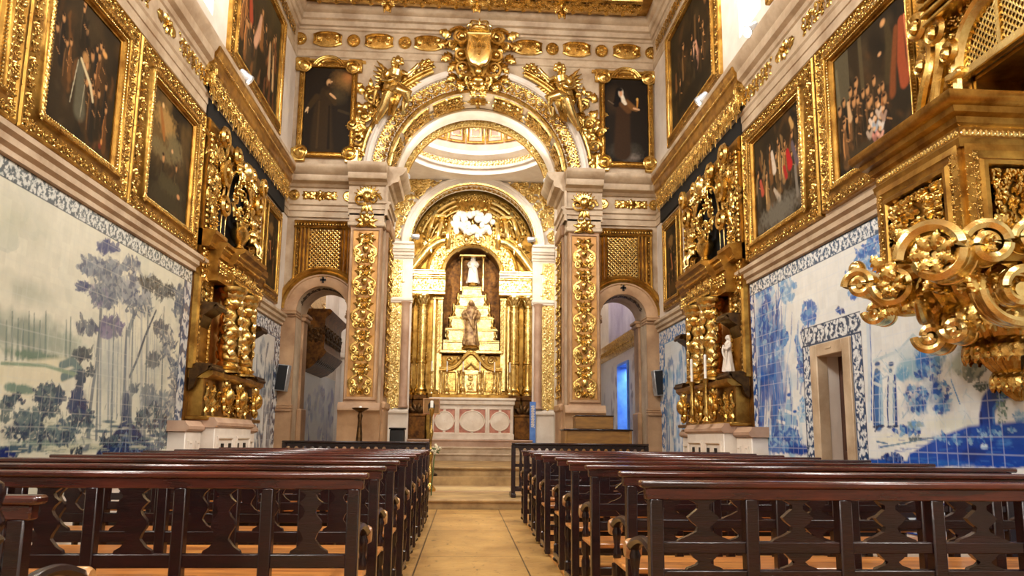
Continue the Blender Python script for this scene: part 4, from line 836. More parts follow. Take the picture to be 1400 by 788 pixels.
framed(RW, 8.76, 10.27, 3.98, 5.38, .46, .42, .26, .32, 'throng', 'painting of a crowd with red and white robes, gilt frame, beside the right side altar')
framed(LW, 14.28, 15.15, 3.98, 5.42, .24, .24, .22, .22, 'saint', 'narrow painting squeezed between the left side altar and the front wall', .12)
framed(RW, 14.28, 15.15, 3.98, 5.42, .24, .24, .22, .22, 'saintly', 'narrow dark painting squeezed between the right side altar and the front wall', .12)
framed(LW, 11.75, 14.45, 7.25, 9.30, .34, .34, .16, .2, 'miracle', 'upper painting of a pale-robed crowd above the left gilt ledge')
framed(RW, 11.85, 14.45, 7.25, 9.30, .34, .34, .16, .2, 'vision', 'upper dark painting with a pink-robed figure above the right gilt ledge')
framed(LW, 7.3, 9.3, 7.45, 9.2, .34, .34, .3, .2, 'ascent', 'upper gilt-framed picture left of the left window, its edge just visible at the top')
framed(RW, 7.3, 9.25, 7.45, 9.2, .34, .34, .3, .2, 'miracle', 'upper gilt-framed picture right of the right window, its corner just visible at the top')
# eared frames of the two saints beside the great arch
def eared(c0, c1, t0, t1, kind, label):
    t = thing('framed_painting', label, 'painting', tuple(FW(A([(c0+c1)/2, t0-.19, 0]))))
    p = canvas_paint(kind, c0, c1, t0, t1, .011); build('canvas', p.surface(Pl(FW(A([c0, t0, .03])), FW.S, FW.T, FW.N)), 'canvas', t)
    w = .13; prof = [(0, 0), (0, .07), (.02, .09), (.05, .06), (.09, .06), (.105, .09), (.12, .08), (.13, .03)]
    fr = build('frame', frame_mould(FW, prof, c0-w, c1+w, t0-w, t1+w), 'gold_plain', t)
    mb = MB()
    for (a0, L_, cc, vert, fl) in ((c0-w, c1-c0+2*w, t0-.065, 0, 0), (c0-w, c1-c0+2*w, t1+.065, 0, 1), (t0-w, t1-t0+2*w, c0-.065, 1, 0), (t0-w, t1-t0+2*w, c1+.065, 1, 1)):
        strip(mb, moved(FW, cc, a0, vertical=True, flip=bool(fl)) if vert else moved(FW, a0, cc, flip=bool(fl)), L_, .085, .05, 'foliage', n0=.055, alt=True)
    build('carving', mb, 'gold', fr)
    for sx, x in ((-1, c0), (1, c1)):
        for sy, z in ((-1, t0), (1, t1)):
            e = MB(); xx, zz = x+sx*.075, z+sy*.075
            pbox(FW, xx-.155, xx+.155, zz-.155, zz+.155, .01, .085, e, b=.02)
            q = [(.19, 0), (.19, .04), (.15, .05), (.13, .025), (.0, .025)]
            mb2 = MB(); lathe([(.0, .0), (.15, .0), (.16, .03), (.13, .05), (.105, .03), (.07, .045), (.045, .07), (0, .075)], (0, 0, 0), 18, mb2); e.join(mb2.mapped(lambda V, xx=xx, zz=zz, sx=sx, sy=sy: FW(np.stack([xx-sx*.05+V[:, 0], zz-sy*.05+V[:, 1], .08+V[:, 2]], -1))))
            build('corner_boss', e, 'gold', fr)
    m = MB(); a = np.linspace(pi*.12, pi*.88, 20); cx = (c0+c1)/2
    for r0, d in ((.34, .07), (.29, .09), (.24, .05)): tube(FW(np.stack([cx+r0*1.05*np.cos(a), t1-.05+r0*.95*np.sin(a), 0*a+d], -1)), .026, 8, m)
    pbox(FW, c0-.30, c1+.30, t1+.14, t1+.20, 0, .08, m, b=.01)
    strip(m, arcmap(FW, cx, t1-.05, .27, pi*.85), .27*pi*.7, .09, .05, 'acanthus', n=7, n0=.05)
    build('crest', m, 'gold', fr)
eared(-3.62, -2.62, 7.22, 9.16, 'friar', 'painting of a brown-robed friar with hand on chest, left of the great arch')
eared(3.02, 3.98, 7.22, 9.16, 'nun', 'painting of a veiled nun holding a small vessel, right of the great arch')
# ------------------------------------------------------------------ carved figures
def frameof(o, x, y, z):
    o = A(o, float); M = np.stack([A(x, float), A(y, float), A(z, float)])
    return lambda V: o+np.asarray(V)@M
def robed(mb, f, h=1.0, folds=9, arms=True, child=False, lean=0.0, crown=False, wide=1.0, head=True):
    """standing draped figure of height h, front toward local -y, mapped by f"""
    o = MB(); k = 24; zs = A([0, .03, .12, .30, .45, .56, .62, .70, .78, .815, .84, .865]); rx = A([.17, .18, .165, .145, .135, .115, .11, .125, .135, .10, .05, .038])*wide; ry = A([.14, .145, .13, .115, .10, .09, .085, .09, .085, .06, .04, .036])*wide
    th = np.arange(k)*2*pi/k; fold = 1+.13*np.cos(folds*th+zs[:, None]*6)*np.clip((.62-zs)/.62, 0, 1)[:, None]
    P = np.stack([rx[:, None]*fold*np.cos(th)+lean*zs[:, None]**2, ry[:, None]*fold*np.sin(th), zs[:, None]+0*th], -1); grid(P, o, cv=True)
    o.add([P[0].mean(0)]+list(P[0]), None, [(0, 1+(i+1) % k, 1+i) for i in range(k)])
    if head:
        hx = lean*.85; ball((hx, -.01, .925), (.052, .06, .075), 12, 9, o); ball((hx, .015, .945), (.060, .062, .068), 10, 7, o); ball((hx, -.068, .92), (.010, .016, .016), 6, 5, o)
        for sx in (-1, 1): tube([(hx+sx*.05, .02, .95), (hx+sx*.065, .03, .88), (hx+sx*.07, .03, .80)], [.022, .024, .012], 6, o)
        if crown:
            lathe([(.05, .985), (.058, .99), (.07, 1.04), (.062, 1.045), (.05, 1.0)], (hx, 0, 0), 12, o)
    if arms:
        for sx, hd in ((-1, (-.03, -.15, .60)), (1, (.05, -.16, .64))):
            tube([(sx*.125+lean*.6, 0, .775), (sx*.175+lean*.5, -.02, .68), (sx*.15+lean*.4, -.07, .60), (hd[0]*.6+sx*.05, -.13, hd[2]-.01), hd], [.045, .05, .042, .032, .02], 8, o)
    q = np.linspace(0, 1, 9)   # cloak edge falling across the front
    tube(np.stack([-.12+.22*q+lean*(.7-.5*q), -.085-.06*np.sin(pi*q), .74-.46*q], -1), .018+.012*np.sin(pi*q), 6, o); tube(np.stack([.12-.04*q, -.06-.07*q, .72-.66*q], -1), .02, 6, o); tube(np.stack([-.13-.01*q, -.05-.08*q, .55-.53*q], -1), .018, 6, o)
    if child:
        ball((.10, -.15, .70), (.05, .05, .075), 8, 7, o); ball((.10, -.165, .80), (.034, .036, .042), 8, 7, o); tube([(.10, -.17, .66), (.06, -.2, .61), (.05, -.2, .55)], [.026, .022, .014], 6, o); tube([(.12, -.17, .73), (.16, -.2, .76)], [.018, .012], 6, o)
    V = np.concatenate(o.v); mb.add(f(V*h), np.concatenate(o.q), np.concatenate(o.t) if o.t else None, o.g); return mb
def cherub(mb, f, s=1.0, wings=True):
    """small seated winged child, height about s"""
    o = MB(); tube([(0, 0, .18), (0, -.01, .32), (0, -.02, .48), (0, 0, .60), (0, 0, .66)], [.13, .14, .125, .115, .05], 10, o); ball((0, -.02, .79), (.11, .115, .13), 12, 9, o); ball((0, .03, .83), (.12, .11, .11), 10, 7, o); ball((0, -.135, .78), (.02, .025, .022), 6, 5, o)
    for sx in (-1, 1):
        tube([(sx*.07, -.02, .22), (sx*.15, -.16, .22), (sx*.16, -.22, .10), (sx*.15, -.20, -.06), (sx*.15, -.26, -.10)], [.085, .08, .065, .045, .025], 9, o)
        tube([(sx*.11, 0, .57), (sx*.22, -.05, .46), (sx*.17, -.18, .42), (sx*.08, -.22, .46)], [.05, .048, .04, .025], 8, o)
        if wings:
            for j in range(4): leaf_at(o2 := MB(), 0, 0, 0, .42-.05*j, .13, .05, nu=6, nv=3); V = np.concatenate(o2.v); a = .9-.38*j; o.add(np.stack([sx*(.08+V[:, 0]*cos(a)-V[:, 1]*sin(a)), .10+V[:, 2], .50+V[:, 0]*sin(a)+V[:, 1]*cos(a)], -1), np.concatenate(o2.q))
    V = np.concatenate(o.v); mb.add(f(V*s), np.concatenate(o.q), None, o.g); return mb
# ------------------------------------------------------------------ the great arch
m = MB(); arch_mould(FW, [(AR+.38, 0), (AR+.38, .09), (AR+.42, .12), (AR+.47, .12), (AR+.49, .07), (AR+.54, .06), (AR+.55, .02), (AR+.55, 0)], CX, AZ, n=65, mb=m); arch_mould(FW, [(AR, 0), (AR, .03), (AR+.38, .03), (AR+.38, 0)], CX, AZ, n=65, mb=m)
struct('trim_11', m, 'stone_white', smooth=30)
m = MB(); arch_mould(FW, [(AR-.01, -.02), (AR-.015, .05), (AR+.02, .075), (AR+.055, .06), (AR+.06, .03)], CX, AZ, n=65, mb=m); strip(m, arcmap(FW, CX, AZ, AR+.215, pi*.985), (AR+.2)*pi*.97, .33, .10, 'rinceau', .85, n0=.03)
strip(m, arcmap(FW, CX, AZ, AR+.33, pi*.98), (AR+.33)*pi*.96, .10, .06, 'acanthus', .8, n0=.04); strip(m, arcmap(FW, CX, AZ, AR+.11, pi*.98), (AR+.1)*pi*.96, .14, .07, 'foliage', .9, n0=.035, alt=True)
build('arch_carving', m, 'gold', label='broad gilt band of leaf scrolls around the face of the great arch', cat='carving')
# gilded soffit panels
def soffit(V, r=AR, y0=YF):
    a = V[..., 0]; rr = r-V[..., 2]
    return np.stack([CX+rr*np.cos(a), y0+V[..., 1], AZ+rr*np.sin(a)], -1)
for i, (d0, d1) in enumerate(((6, 26), (30, 54), (58, 79), (101, 122), (126, 150), (154, 174))):
    a0, a1 = math.radians(d0), math.radians(d1); m = MB(); L_ = (a1-a0)*AR
    mp = lambda V, a0=a0: soffit(np.stack([a0+V[..., 0]/AR, .48+V[..., 1], V[..., 2]], -1))
    q = np.linspace(a0, a1, 9); grid(soffit(np.stack(np.meshgrid(q, [.12, .13, .83, .84], indexing='ij')+[np.broadcast_to(A([0, .03, .03, 0]), (9, 4))], -1)), m)
    strip(m, mp, L_, .68, .14, 'rinceau', .7, n0=.03, n=2); strip(m, mp, L_, .62, .12, 'foliage2', .55, n0=.03, n=2)
    build('soffit_carving', m, 'gold', label='gilt carved panel on the underside of the great arch', cat='carving', group='soffit panels of the great arch')
m = MB(); mp = lambda V: soffit(np.stack([pi/2+V[..., 0]/AR, .48+V[..., 1], V[..., 2]], -1))
rosette_at(o := MB(), 0, 0, .26, .09, 8); place(m, o, mp, 0, 0, 0, 1, n0=.01)
for sg in (-1, 1): leaf_at(o := MB(), .2*0, 0, 0, .2, .14, .05); place(m, o, mp, 0, sg*.25, sg*pi/2, .7, n0=.01); place(m, o, mp, sg*.1, 0, 0 if sg > 0 else pi, .9, n0=.01)
build('soffit_boss', m, 'gold', label='gilt rosette at the crown of the great arch underside', cat='carving')
# inner order of the arch on the chancel side
CHY = YF+1.0
m = MB(); PI_ = Pl((0, CHY, 0), (1, 0, 0), (0, 0, 1), (0, -1, 0)); arch_mould(PI_, [(AR+.02, .0), (AR-.02, .16), (AR-.08, .18), (AR-.12, .14), (AR-.14, .05), (AR-.14, -.2)], CX, AZ, n=65, mb=m)
struct('trim_12', m, 'stone_white', smooth=40)
PI2 = Pl((0, CHY+.3, 0), (1, 0, 0), (0, 0, 1), (0, -1, 0)); m = MB(); arch_mould(PI2, [(AR+.02, 0), (AR-.26, 0), (AR-.26, -.1)], CX, AZ, n=65, mb=m); strip(m, arcmap(PI2, CX, AZ, AR-.17, pi*.97), (AR-.17)*pi*.94, .18, .06, 'rinceau', .9); build('arch_carving', m, 'gold_bright', label='narrow gilt leaf band inside the great arch, chancel side', cat='carving')
# ---- royal arms over the arch
def pix(y, px, py): return survey(1, y, px, py)
ca = thing('coat_of_arms', 'large gilt crowned coat of arms hanging over the great arch', 'coat of arms', (CX, YF, 8.95))
cc = A([.17, YF, 9.62]); W_ = lambda V: cc+np.stack([V[..., 0], -V[..., 2], V[..., 1]], -1)
m = MB(); u = np.linspace(0, 1, 14)[:, None]; v = np.linspace(-1, 1, 13)[None, :]
hw = .27*np.where(u < .55, 1-.12*np.sin(pi*u/.55), np.sqrt(np.clip(1-((u-.55)/.45)**2, 0, 1))); P = np.stack([hw*v, .36-.78*u+0*v, .30+.06*(1-v*v)*np.sin(pi*np.clip(u, .05, 1))**.5], -1); grid(W_(P), m); e_ = np.concatenate([P[:, 0], P[::-1, -1]]); tube(W_(e_), .03, 7, m); tube(W_(np.stack([np.linspace(-.26, .26, 9), .37+0*np.linspace(0, 1, 9), .31+0*np.linspace(0, 1, 9)], -1)), .035, 7, m)
sh = build('shield', m, 'gold_bright', ca)
th_ = np.linspace(0, 2*pi, 64, endpoint=False); rb = .50*(1+.10*np.cos(8*th_)+.16*np.cos(2*th_)*0+.05*np.cos(14*th_)); rows = [np.stack([rb*k*1.0*np.cos(th_)*(1+.22*np.sin(th_)), rb*k*1.45*np.sin(th_)-.12, 0*th_+z], -1) for k, z in ((1, 0), (1, .05), (.93, .10), (.6, .14), (.05, .16))]; build('cartouche', grid(W_(A(rows)), None, cv=True), 'gold_plain', ca)
m = MB()
for x, z in ((0, .05), (0, -.12), (0, .20), (-.11, .05), (.11, .05)): pbox(Pl(W_(A([x, z, .385])), (1, 0, 0), (0, 0, 1), (0, -1, 0)), -.035, .035, -.05, .04, -.05, .02, m, b=.012)
build('escutcheon', m, 'gold', sh)
m = MB()
for sg in (-1, 1):
    mp = lambda V: W_(V)
    for (x, y, r, a, tn, w) in ((.42, .32, .26, .6, 1.5, .055), (.40, -.10, .18, 2.2, 1.4, .05), (.34, -.42, .20, 3.6, 1.4, .05), (.60, .10, .14, .2, 1.3, .04), (.22, -.70, .15, 1.0, 1.3, .045)):
        scroll_at(o := MB(), 0, 0, 0, r, sg, tn, .30, w, n=20, k=6); place(m, o, mp, sg*x, y, a if sg > 0 else pi-a, 1, n0=.08)
    for (x, y, a, l, w) in ((.30, .50, .9, .34, .2), (.52, .48, 1.2, .36, .2), (.66, .40, .5, .30, .2), (.68, .22, -.2, .30, .18), (.62, -.04, -.6, .28, .18), (.50, -.22, -.9, .30, .18), (.52, -.5, -.8, .26, .18), (.38, -.62, -1.4, .3, .18), (.26, -.2, -1.2, .4, .14), (.20, -.5, -1.5, .34, .16), (.12, -.78, -1.6, .28, .16), (.45, .1, .3, .3, .16), (.34, .36, 1.8, .3, .16), (.56, .30, 2.2, .26, .14)):
        leaf_at(o := MB(), 0, 0, 0, l*1.15, w*1.2, .12, nu=12, nv=5, lobes=4); place(m, o, mp, sg*x*.96, y, a if sg > 0 else pi-a, 1, n0=.10)
ball(W_(A([0, -.52, .30])), (.10, .09, .12), 12, 9, m); ball(W_(A([0, -.70, .22])), (.16, .12, .12), 12, 8, m)
for i in range(7): a = -pi/2+(i-3)*.35; leaf_at(o := MB(), 0, 0, 0, .24, .11, .09); place(m, o, W_, 0, -.72, a, 1, n0=.14)
build('scrollwork', m, 'gold', ca)
m = MB(); lathe([(.22, 0), (.25, .01), (.26, .05), (.25, .09), (.22, .10)], W_(A([0, .40, .25])), 20, m)
for i in range(8):
    a = i*pi/4; leaf_at(o := MB(), 0, 0, 0, .1, .09, .02); V = np.concatenate(o.v); b = W_(A([0, .48, .25])); m.add(b+np.stack([(.25+.02*V[:, 2])*np.cos(a)-V[:, 1]*np.sin(a), (.25+V[:, 2])*np.sin(a)+V[:, 1]*np.cos(a), V[:, 0]], -1), np.concatenate(o.q))
    q = np.linspace(0, pi/2, 9); tube(b+np.stack([(.26*np.cos(q)+.05*np.sin(2*q))*cos(a), (.26*np.cos(q)+.05*np.sin(2*q))*sin(a), .20*np.sin(q)], -1)+A([0, 0, -.02]), .022, 6, m)
ball(W_(A([0, .67, .25])), .045, 10, 7, m); b = W_(A([0, .75, .25])); box(b[0]-.02, b[0]+.02, b[1]-.02, b[1]+.02, b[2]-.07, b[2]+.08, m, b=.005); box(b[0]-.05, b[0]+.06, b[1]-.015, b[1]+.015, b[2]+.0, b[2]+.04, m, b=.005)
build('crown', m, 'gold_bright', ca)
# ---- reclining angels on the arch
def angel(sg, label):
    c = A([CX+sg*1.80, YF, AZ+1.66]); W = lambda V: c+np.stack([-sg*V[..., 0], -V[..., 2], V[..., 1]], -1)   # local x toward the arch crown
    t = thing('carved_angel', label, 'angel', tuple(c-A([0, 0, .6])), 'angels over the arch'); m = MB()
    T = lambda pts, r, k=9: tube(W(A(pts, float)), r, k, m)
    T([(-.16, .02, .22), (-.13, .16, .24), (-.08, .30, .25), (-.04, .44, .25), (-.02, .55, .25), (-.01, .62, .25), (0, .68, .26)], [.17, .165, .14, .15, .165, .09, .05], 14)
    ball(W(A([.02, .78, .27])), (.085, .10, .115), 14, 10, m); ball(W(A([.03, .765, .372])), (.018, .026, .022), 6, 5, m)
    for x, y in ((-.06, .84), (.02, .88), (.09, .84), (-.09, .77), (.11, .76), (-.08, .70)): ball(W(A([x, y, .24])), (.055, .06, .055), 8, 6, m)
    T([(-.14, .54, .26), (-.25, .42, .30), (-.27, .28, .38), (-.14, .22, .46), (-.04, .26, .47)], [.065, .062, .05, .04, .03]); T([(.12, .54, .26), (.26, .46, .30), (.36, .56, .34), (.44, .66, .34), (.47, .71, .34)], [.065, .06, .048, .036, .03])
    T([(-.10, .04, .28), (.10, .06, .44), (.26, -.02, .42), (.22, -.22, .36), (.14, -.40, .34), (.18, -.46, .40)], [.15, .15, .125, .09, .055, .045], 11); T([(-.16, .02, .26), (-.12, -.10, .42), (-.22, -.30, .36), (-.34, -.50, .30), (-.40, -.62, .28), (-.38, -.68, .34)], [.15, .15, .115, .085, .055, .04], 11)
    body = build('body', m, 'gold_bright', t); m = MB(); q = np.linspace(0, 1, 12)
    for j in range(9): u0 = j/8; tube(W(np.stack([-.24+.40*u0+(.06-.20*u0+.04*sin(j*2))*q-.10*q*q, .10-.04*abs(u0-.5)-(.34+.16*sin(j*1.9)+.10*u0)*q, .34+.14*np.sin(pi*np.clip(q*.9, 0, 1))-.16*q*q+.02*np.sin(6*q+j)], -1)), .030+.026*np.sin(pi*q), 7, m)
    for j in range(5): tube(W(np.stack([-.20+.30*q, .34-.05*j+.08*q+.03*np.sin(q*5+j), .36+.05*np.sin(pi*q)], -1)), .012+.014*np.sin(pi*q), 6, m)
    tube(W(np.stack([-.20-.24*q, .50-.30*q+.10*np.sin(q*6), .20+.06*np.sin(q*9)], -1)), .05+.03*np.sin(pi*q), 8, m); tube(W(np.stack([-.40-.14*q, .22-.55*q+.05*np.sin(q*8), .18+.05*np.sin(q*7)], -1)), .06-.03*q, 8, m)
    build('drapery', m, 'gold', body); m = MB()
    for s2, x0, b0 in ((-1, -.12, 2.3), (1, .12, .55)):
        for row, (l0, n_) in enumerate(((.56, 7), (.36, 6), (.22, 5))):
            for j in range(n_): leaf_at(o := MB(), 0, 0, 0, l0-.035*j*(1+.3*row), .11, .05, nu=10, nv=5, lobes=5); place(m, o, W, x0, .50-.02*j, b0+(.21*j)*(1 if s2 < 0 else -1), 1, n0=.05+.03*row+.004*j)
    build('wing', m, 'gold', t)
    m = MB(); a = np.linspace(.16, 1.16, 26); R_ = AR+.60; FR = lambda aa, rr: A([CX+sg*rr*cos(aa), YF, AZ+rr*sin(aa)])
    tube(np.stack([CX+sg*R_*np.cos(a), 0*a+YF-.10, AZ+R_*np.sin(a)], -1), .045, 8, m); tube(np.stack([CX+sg*(R_+.07)*np.cos(a[8:]), 0*a[8:]+YF-.13, AZ+(R_+.07)*np.sin(a[8:])], -1), .03, 8, m)
    r = np.random.default_rng(50)
    for j in range(64):
        aa = r.uniform(.14, .72); rr = R_+.06+r.uniform(0, .30+.35*(aa > .4)); p = FR(aa, rr)
        if abs(p[0]-CX) > 2.72: continue
        leaf_at(o := MB(), 0, 0, 0, r.uniform(.18, .32), r.uniform(.11, .18), .08, nu=10, nv=5, lobes=4); place(m, o, lambda V: p+np.stack([V[..., 0], -V[..., 2], V[..., 1]], -1), 0, 0, r.uniform(0, 6.3), 1, n0=.02)
    for aa, rr, r_ in ((.26, .16, .16), (.46, .24, .15), (.62, .34, .16), (1.0, .16, .10), (.86, .22, .13), (.36, .40, .12)): scroll_at(o := MB(), 0, 0, 0, r_, sg, 1.5, .12, .035); p = FR(aa, R_+rr); place(m, o, lambda V: p+np.stack([V[..., 0], -V[..., 2], V[..., 1]], -1), 0, 0, aa, 1, n0=.03)
    p = FR(1.13, R_+.20)
    for j in range(5): e = p+A([.09*cos(j*1.26), -.05, .08*sin(j*1.26)]); rosette_at(o := MB(), 0, 0, .10, .07, 6); place(m, o, lambda V: e+np.stack([V[..., 0], -V[..., 2], V[..., 1]], -1), 0, 0, j, 1, n0=.03)
    for j in range(9): leaf_at(o := MB(), 0, 0, 0, .22, .12, .06); place(m, o, lambda V: p+np.stack([V[..., 0], -V[..., 2], V[..., 1]], -1), 0, 0, j*.7, 1, n0=.02)
    build('leaf_bracket', m, 'gold', t)
angel(-1, 'gilt angel reclining on the left shoulder of the great arch'); angel(1, 'gilt angel reclining on the right shoulder of the great arch')
# ---- gilt bosses and cartouches of the two stone friezes
def rosette(c, pl, r, label, group):
    m = MB(); o = MB(); lathe([(r, 0), (r, .02), (r*.86, .045), (r*.78, .02), (r*.55, .02), (r*.5, .05), (r*.3, .05), (r*.22, .08), (0, .085)], (0, 0, 0), 18, o); 
    rosette_at(o, 0, 0, r*.72, .05, 8, .015); place(m, o, lambda V: pl(V+A([c[0], c[1], c[2]])), 0, 0, 0, 1); build('gilt_rosette', m, 'gold', label=label, cat='ornament', group=group)
def cartouche(c, pl, w, h, label, group):
    m = MB(); n = 28; th = np.arange(n)*2*pi/n; rx = w/2*(1+.0*th); out = np.stack([np.sign(np.cos(th))*np.abs(np.cos(th))**.45*w/2*(1-.07*np.cos(4*th)), np.sign(np.sin(th))*np.abs(np.sin(th))**.55*h/2*(.82+.25*np.cos(2*th)**2)], -1)
    rows = [np.concatenate([out*k, np.full((n, 1), z)], 1) for k, z in ((1, 0), (1, .05), (.9, .06), (.84, .035), (.5, .04), (.05, .045))]
    o = MB(); grid(A(rows), o, cv=True); rosette_at(o, 0, 0, h*.27, .09, 8, .02)
    for sg in (-1, 1):
        scroll_at(o, sg*w*.30, h*.1, 0, h*.16, sg, 1.3, .06, .018, .03); scroll_at(o, sg*w*.30, -h*.12, 0, h*.14, -sg, 1.3, .06, .018, .03); leaf_at(o, sg*w*.16, 0, 0 if sg > 0 else pi, w*.24, h*.3, .05, .03)
    place(m, o, lambda V: pl(V+A([c[0], c[1], c[2]])), 0, 0, 0, 1); build('gilt_cartouche', m, 'gold', label=label, cat='ornament', group=group)
z = 9.84
for px in (411, 484, 554, 755, 822, 890): p = pix(YF, px, 50+(px-411)*.039); rosette((p[0], z, .03), FW, .15, 'round gilt boss on the top stone frieze over the arch', 'bosses of the top frieze')
for px in (449, 519, 586, 722, 788, 856): p = pix(YF, px, 50+(px-411)*.039); cartouche((p[0], z, .03), FW, .66, .34, 'gilt oblong cartouche on the top stone frieze over the arch', 'cartouches of the top frieze')
z = 6.235
for px, py in ((398, 265), (477, 267), (824, 277), (897, 279)): p = pix(YF, px, py); rosette((p[0]+(.08 if px < 400 else -.06 if px > 890 else 0), z, .05), FW, .12, 'small gilt rosette on the frieze above a side arch', 'rosettes of the lower frieze')
for px, lab in ((438, 'gilt leaf spray on the frieze above the left side arch'), (862, 'gilt leaf spray on the frieze above the right side arch')):
    p = pix(YF, px, 270); m = MB(); rosette_at(o := MB(), 0, 0, .13, .09, 8)
    for sg in (-1, 1):
        for a, l, x in ((.4, .2, .08), (-.4, .2, .08), (0, .22, .16), (.7, .14, .24), (-.7, .14, .24)): leaf_at(o, sg*x, 0, a if sg > 0 else pi-a, l, .12, .07)
    place(m, o, lambda V: FW(V+A([p[0], z, .05])), 0, 0, 0, 1.05); build('leaf_spray', m, 'gold', label=lab, cat='ornament')
def side_frieze(pl, side):
    for i, s in enumerate(np.arange(4.0, 10.1, 1.0)):
        m = MB()
        if i % 2 == 0: strip(m, moved(pl, s-.42, 6.235), 1.0, .34, .07, 'rinceau', .8, n0=.025, n=3); build('leaf_spray', m, 'gold', label='long gilt leaf scroll on the stone frieze of the %s wall' % side, cat='ornament', group='leaf scrolls of the %s wall frieze' % side)
        else: rosette_at(o := MB(), 0, 0, .15, .08, 8); f = lambda V: pl(V+A([s+.12, 6.235, .025])); place(m, o, f, 0, 0, 0, 1); leaf_at(o := MB(), 0, 0, 0, .2, .16, .06); place(m, o, f, .12, 0, 0, 1); place(m, o, f, -.12, 0, pi, 1); build('gilt_rosette', m, 'gold', label='gilt leafy rosette on the stone frieze of the %s wall' % side, cat='ornament', group='rosettes of the %s wall frieze' % side)
side_frieze(LW, 'left'); side_frieze(RW, 'right')
for pl, lab in ((LW, 'gilt carved frieze high on the left wall under the ceiling'), (RW, 'gilt carved frieze high on the right wall under the ceiling')):
    m = MB(); strip(m, moved(pl, 6, 9.84), 9.6, .36, .07, 'rinceau', .9, n0=.03); build('frieze_carving', m, 'gold', label=lab, cat='carving')
m = MB(); mp = lambda V: A([CX-4, YF-.52, ZC])+np.stack([V[..., 0], -.30-V[..., 1], -V[..., 2]], -1)
q = Pl((0, YF-.5, 0), (1, 0, 0), (0, 0, 1), (0, -1, 0)); mould(q, [(0, ZC), (.0, ZC-.05), (.1, ZC-.08), (.5, ZC-.08), (.58, ZC-.12), (.66, ZC-.1), (.7, ZC)], XL+.5, XR-.5, m); strip(m, lambda V: mp(V+A([.5, 0, .08])), 7, .42, .10, 'rinceau', .9); strip(m, lambda V: mp(V+A([.5, 0, .08])), 7, .46, .08, 'foliage2', .8)
cherub(m, frameof((.1, YF-.95, ZC-.42), (1, 0, 0), (0, 1, 0), (0, 0, 1)), .4); cherub(m, frameof((CX+1.75, YF-.85, ZC-.42), (1, 0, 0), (0, 1, 0), (0, 0, 1)), .4); cherub(m, frameof((-1.8, YF-.8, ZC-.42), (1, 0, 0), (0, 1, 0), (0, 0, 1)), .4)
build('ceiling_carving', m, 'gold', label='gilt carved border of the ceiling along the front wall', cat='carving')
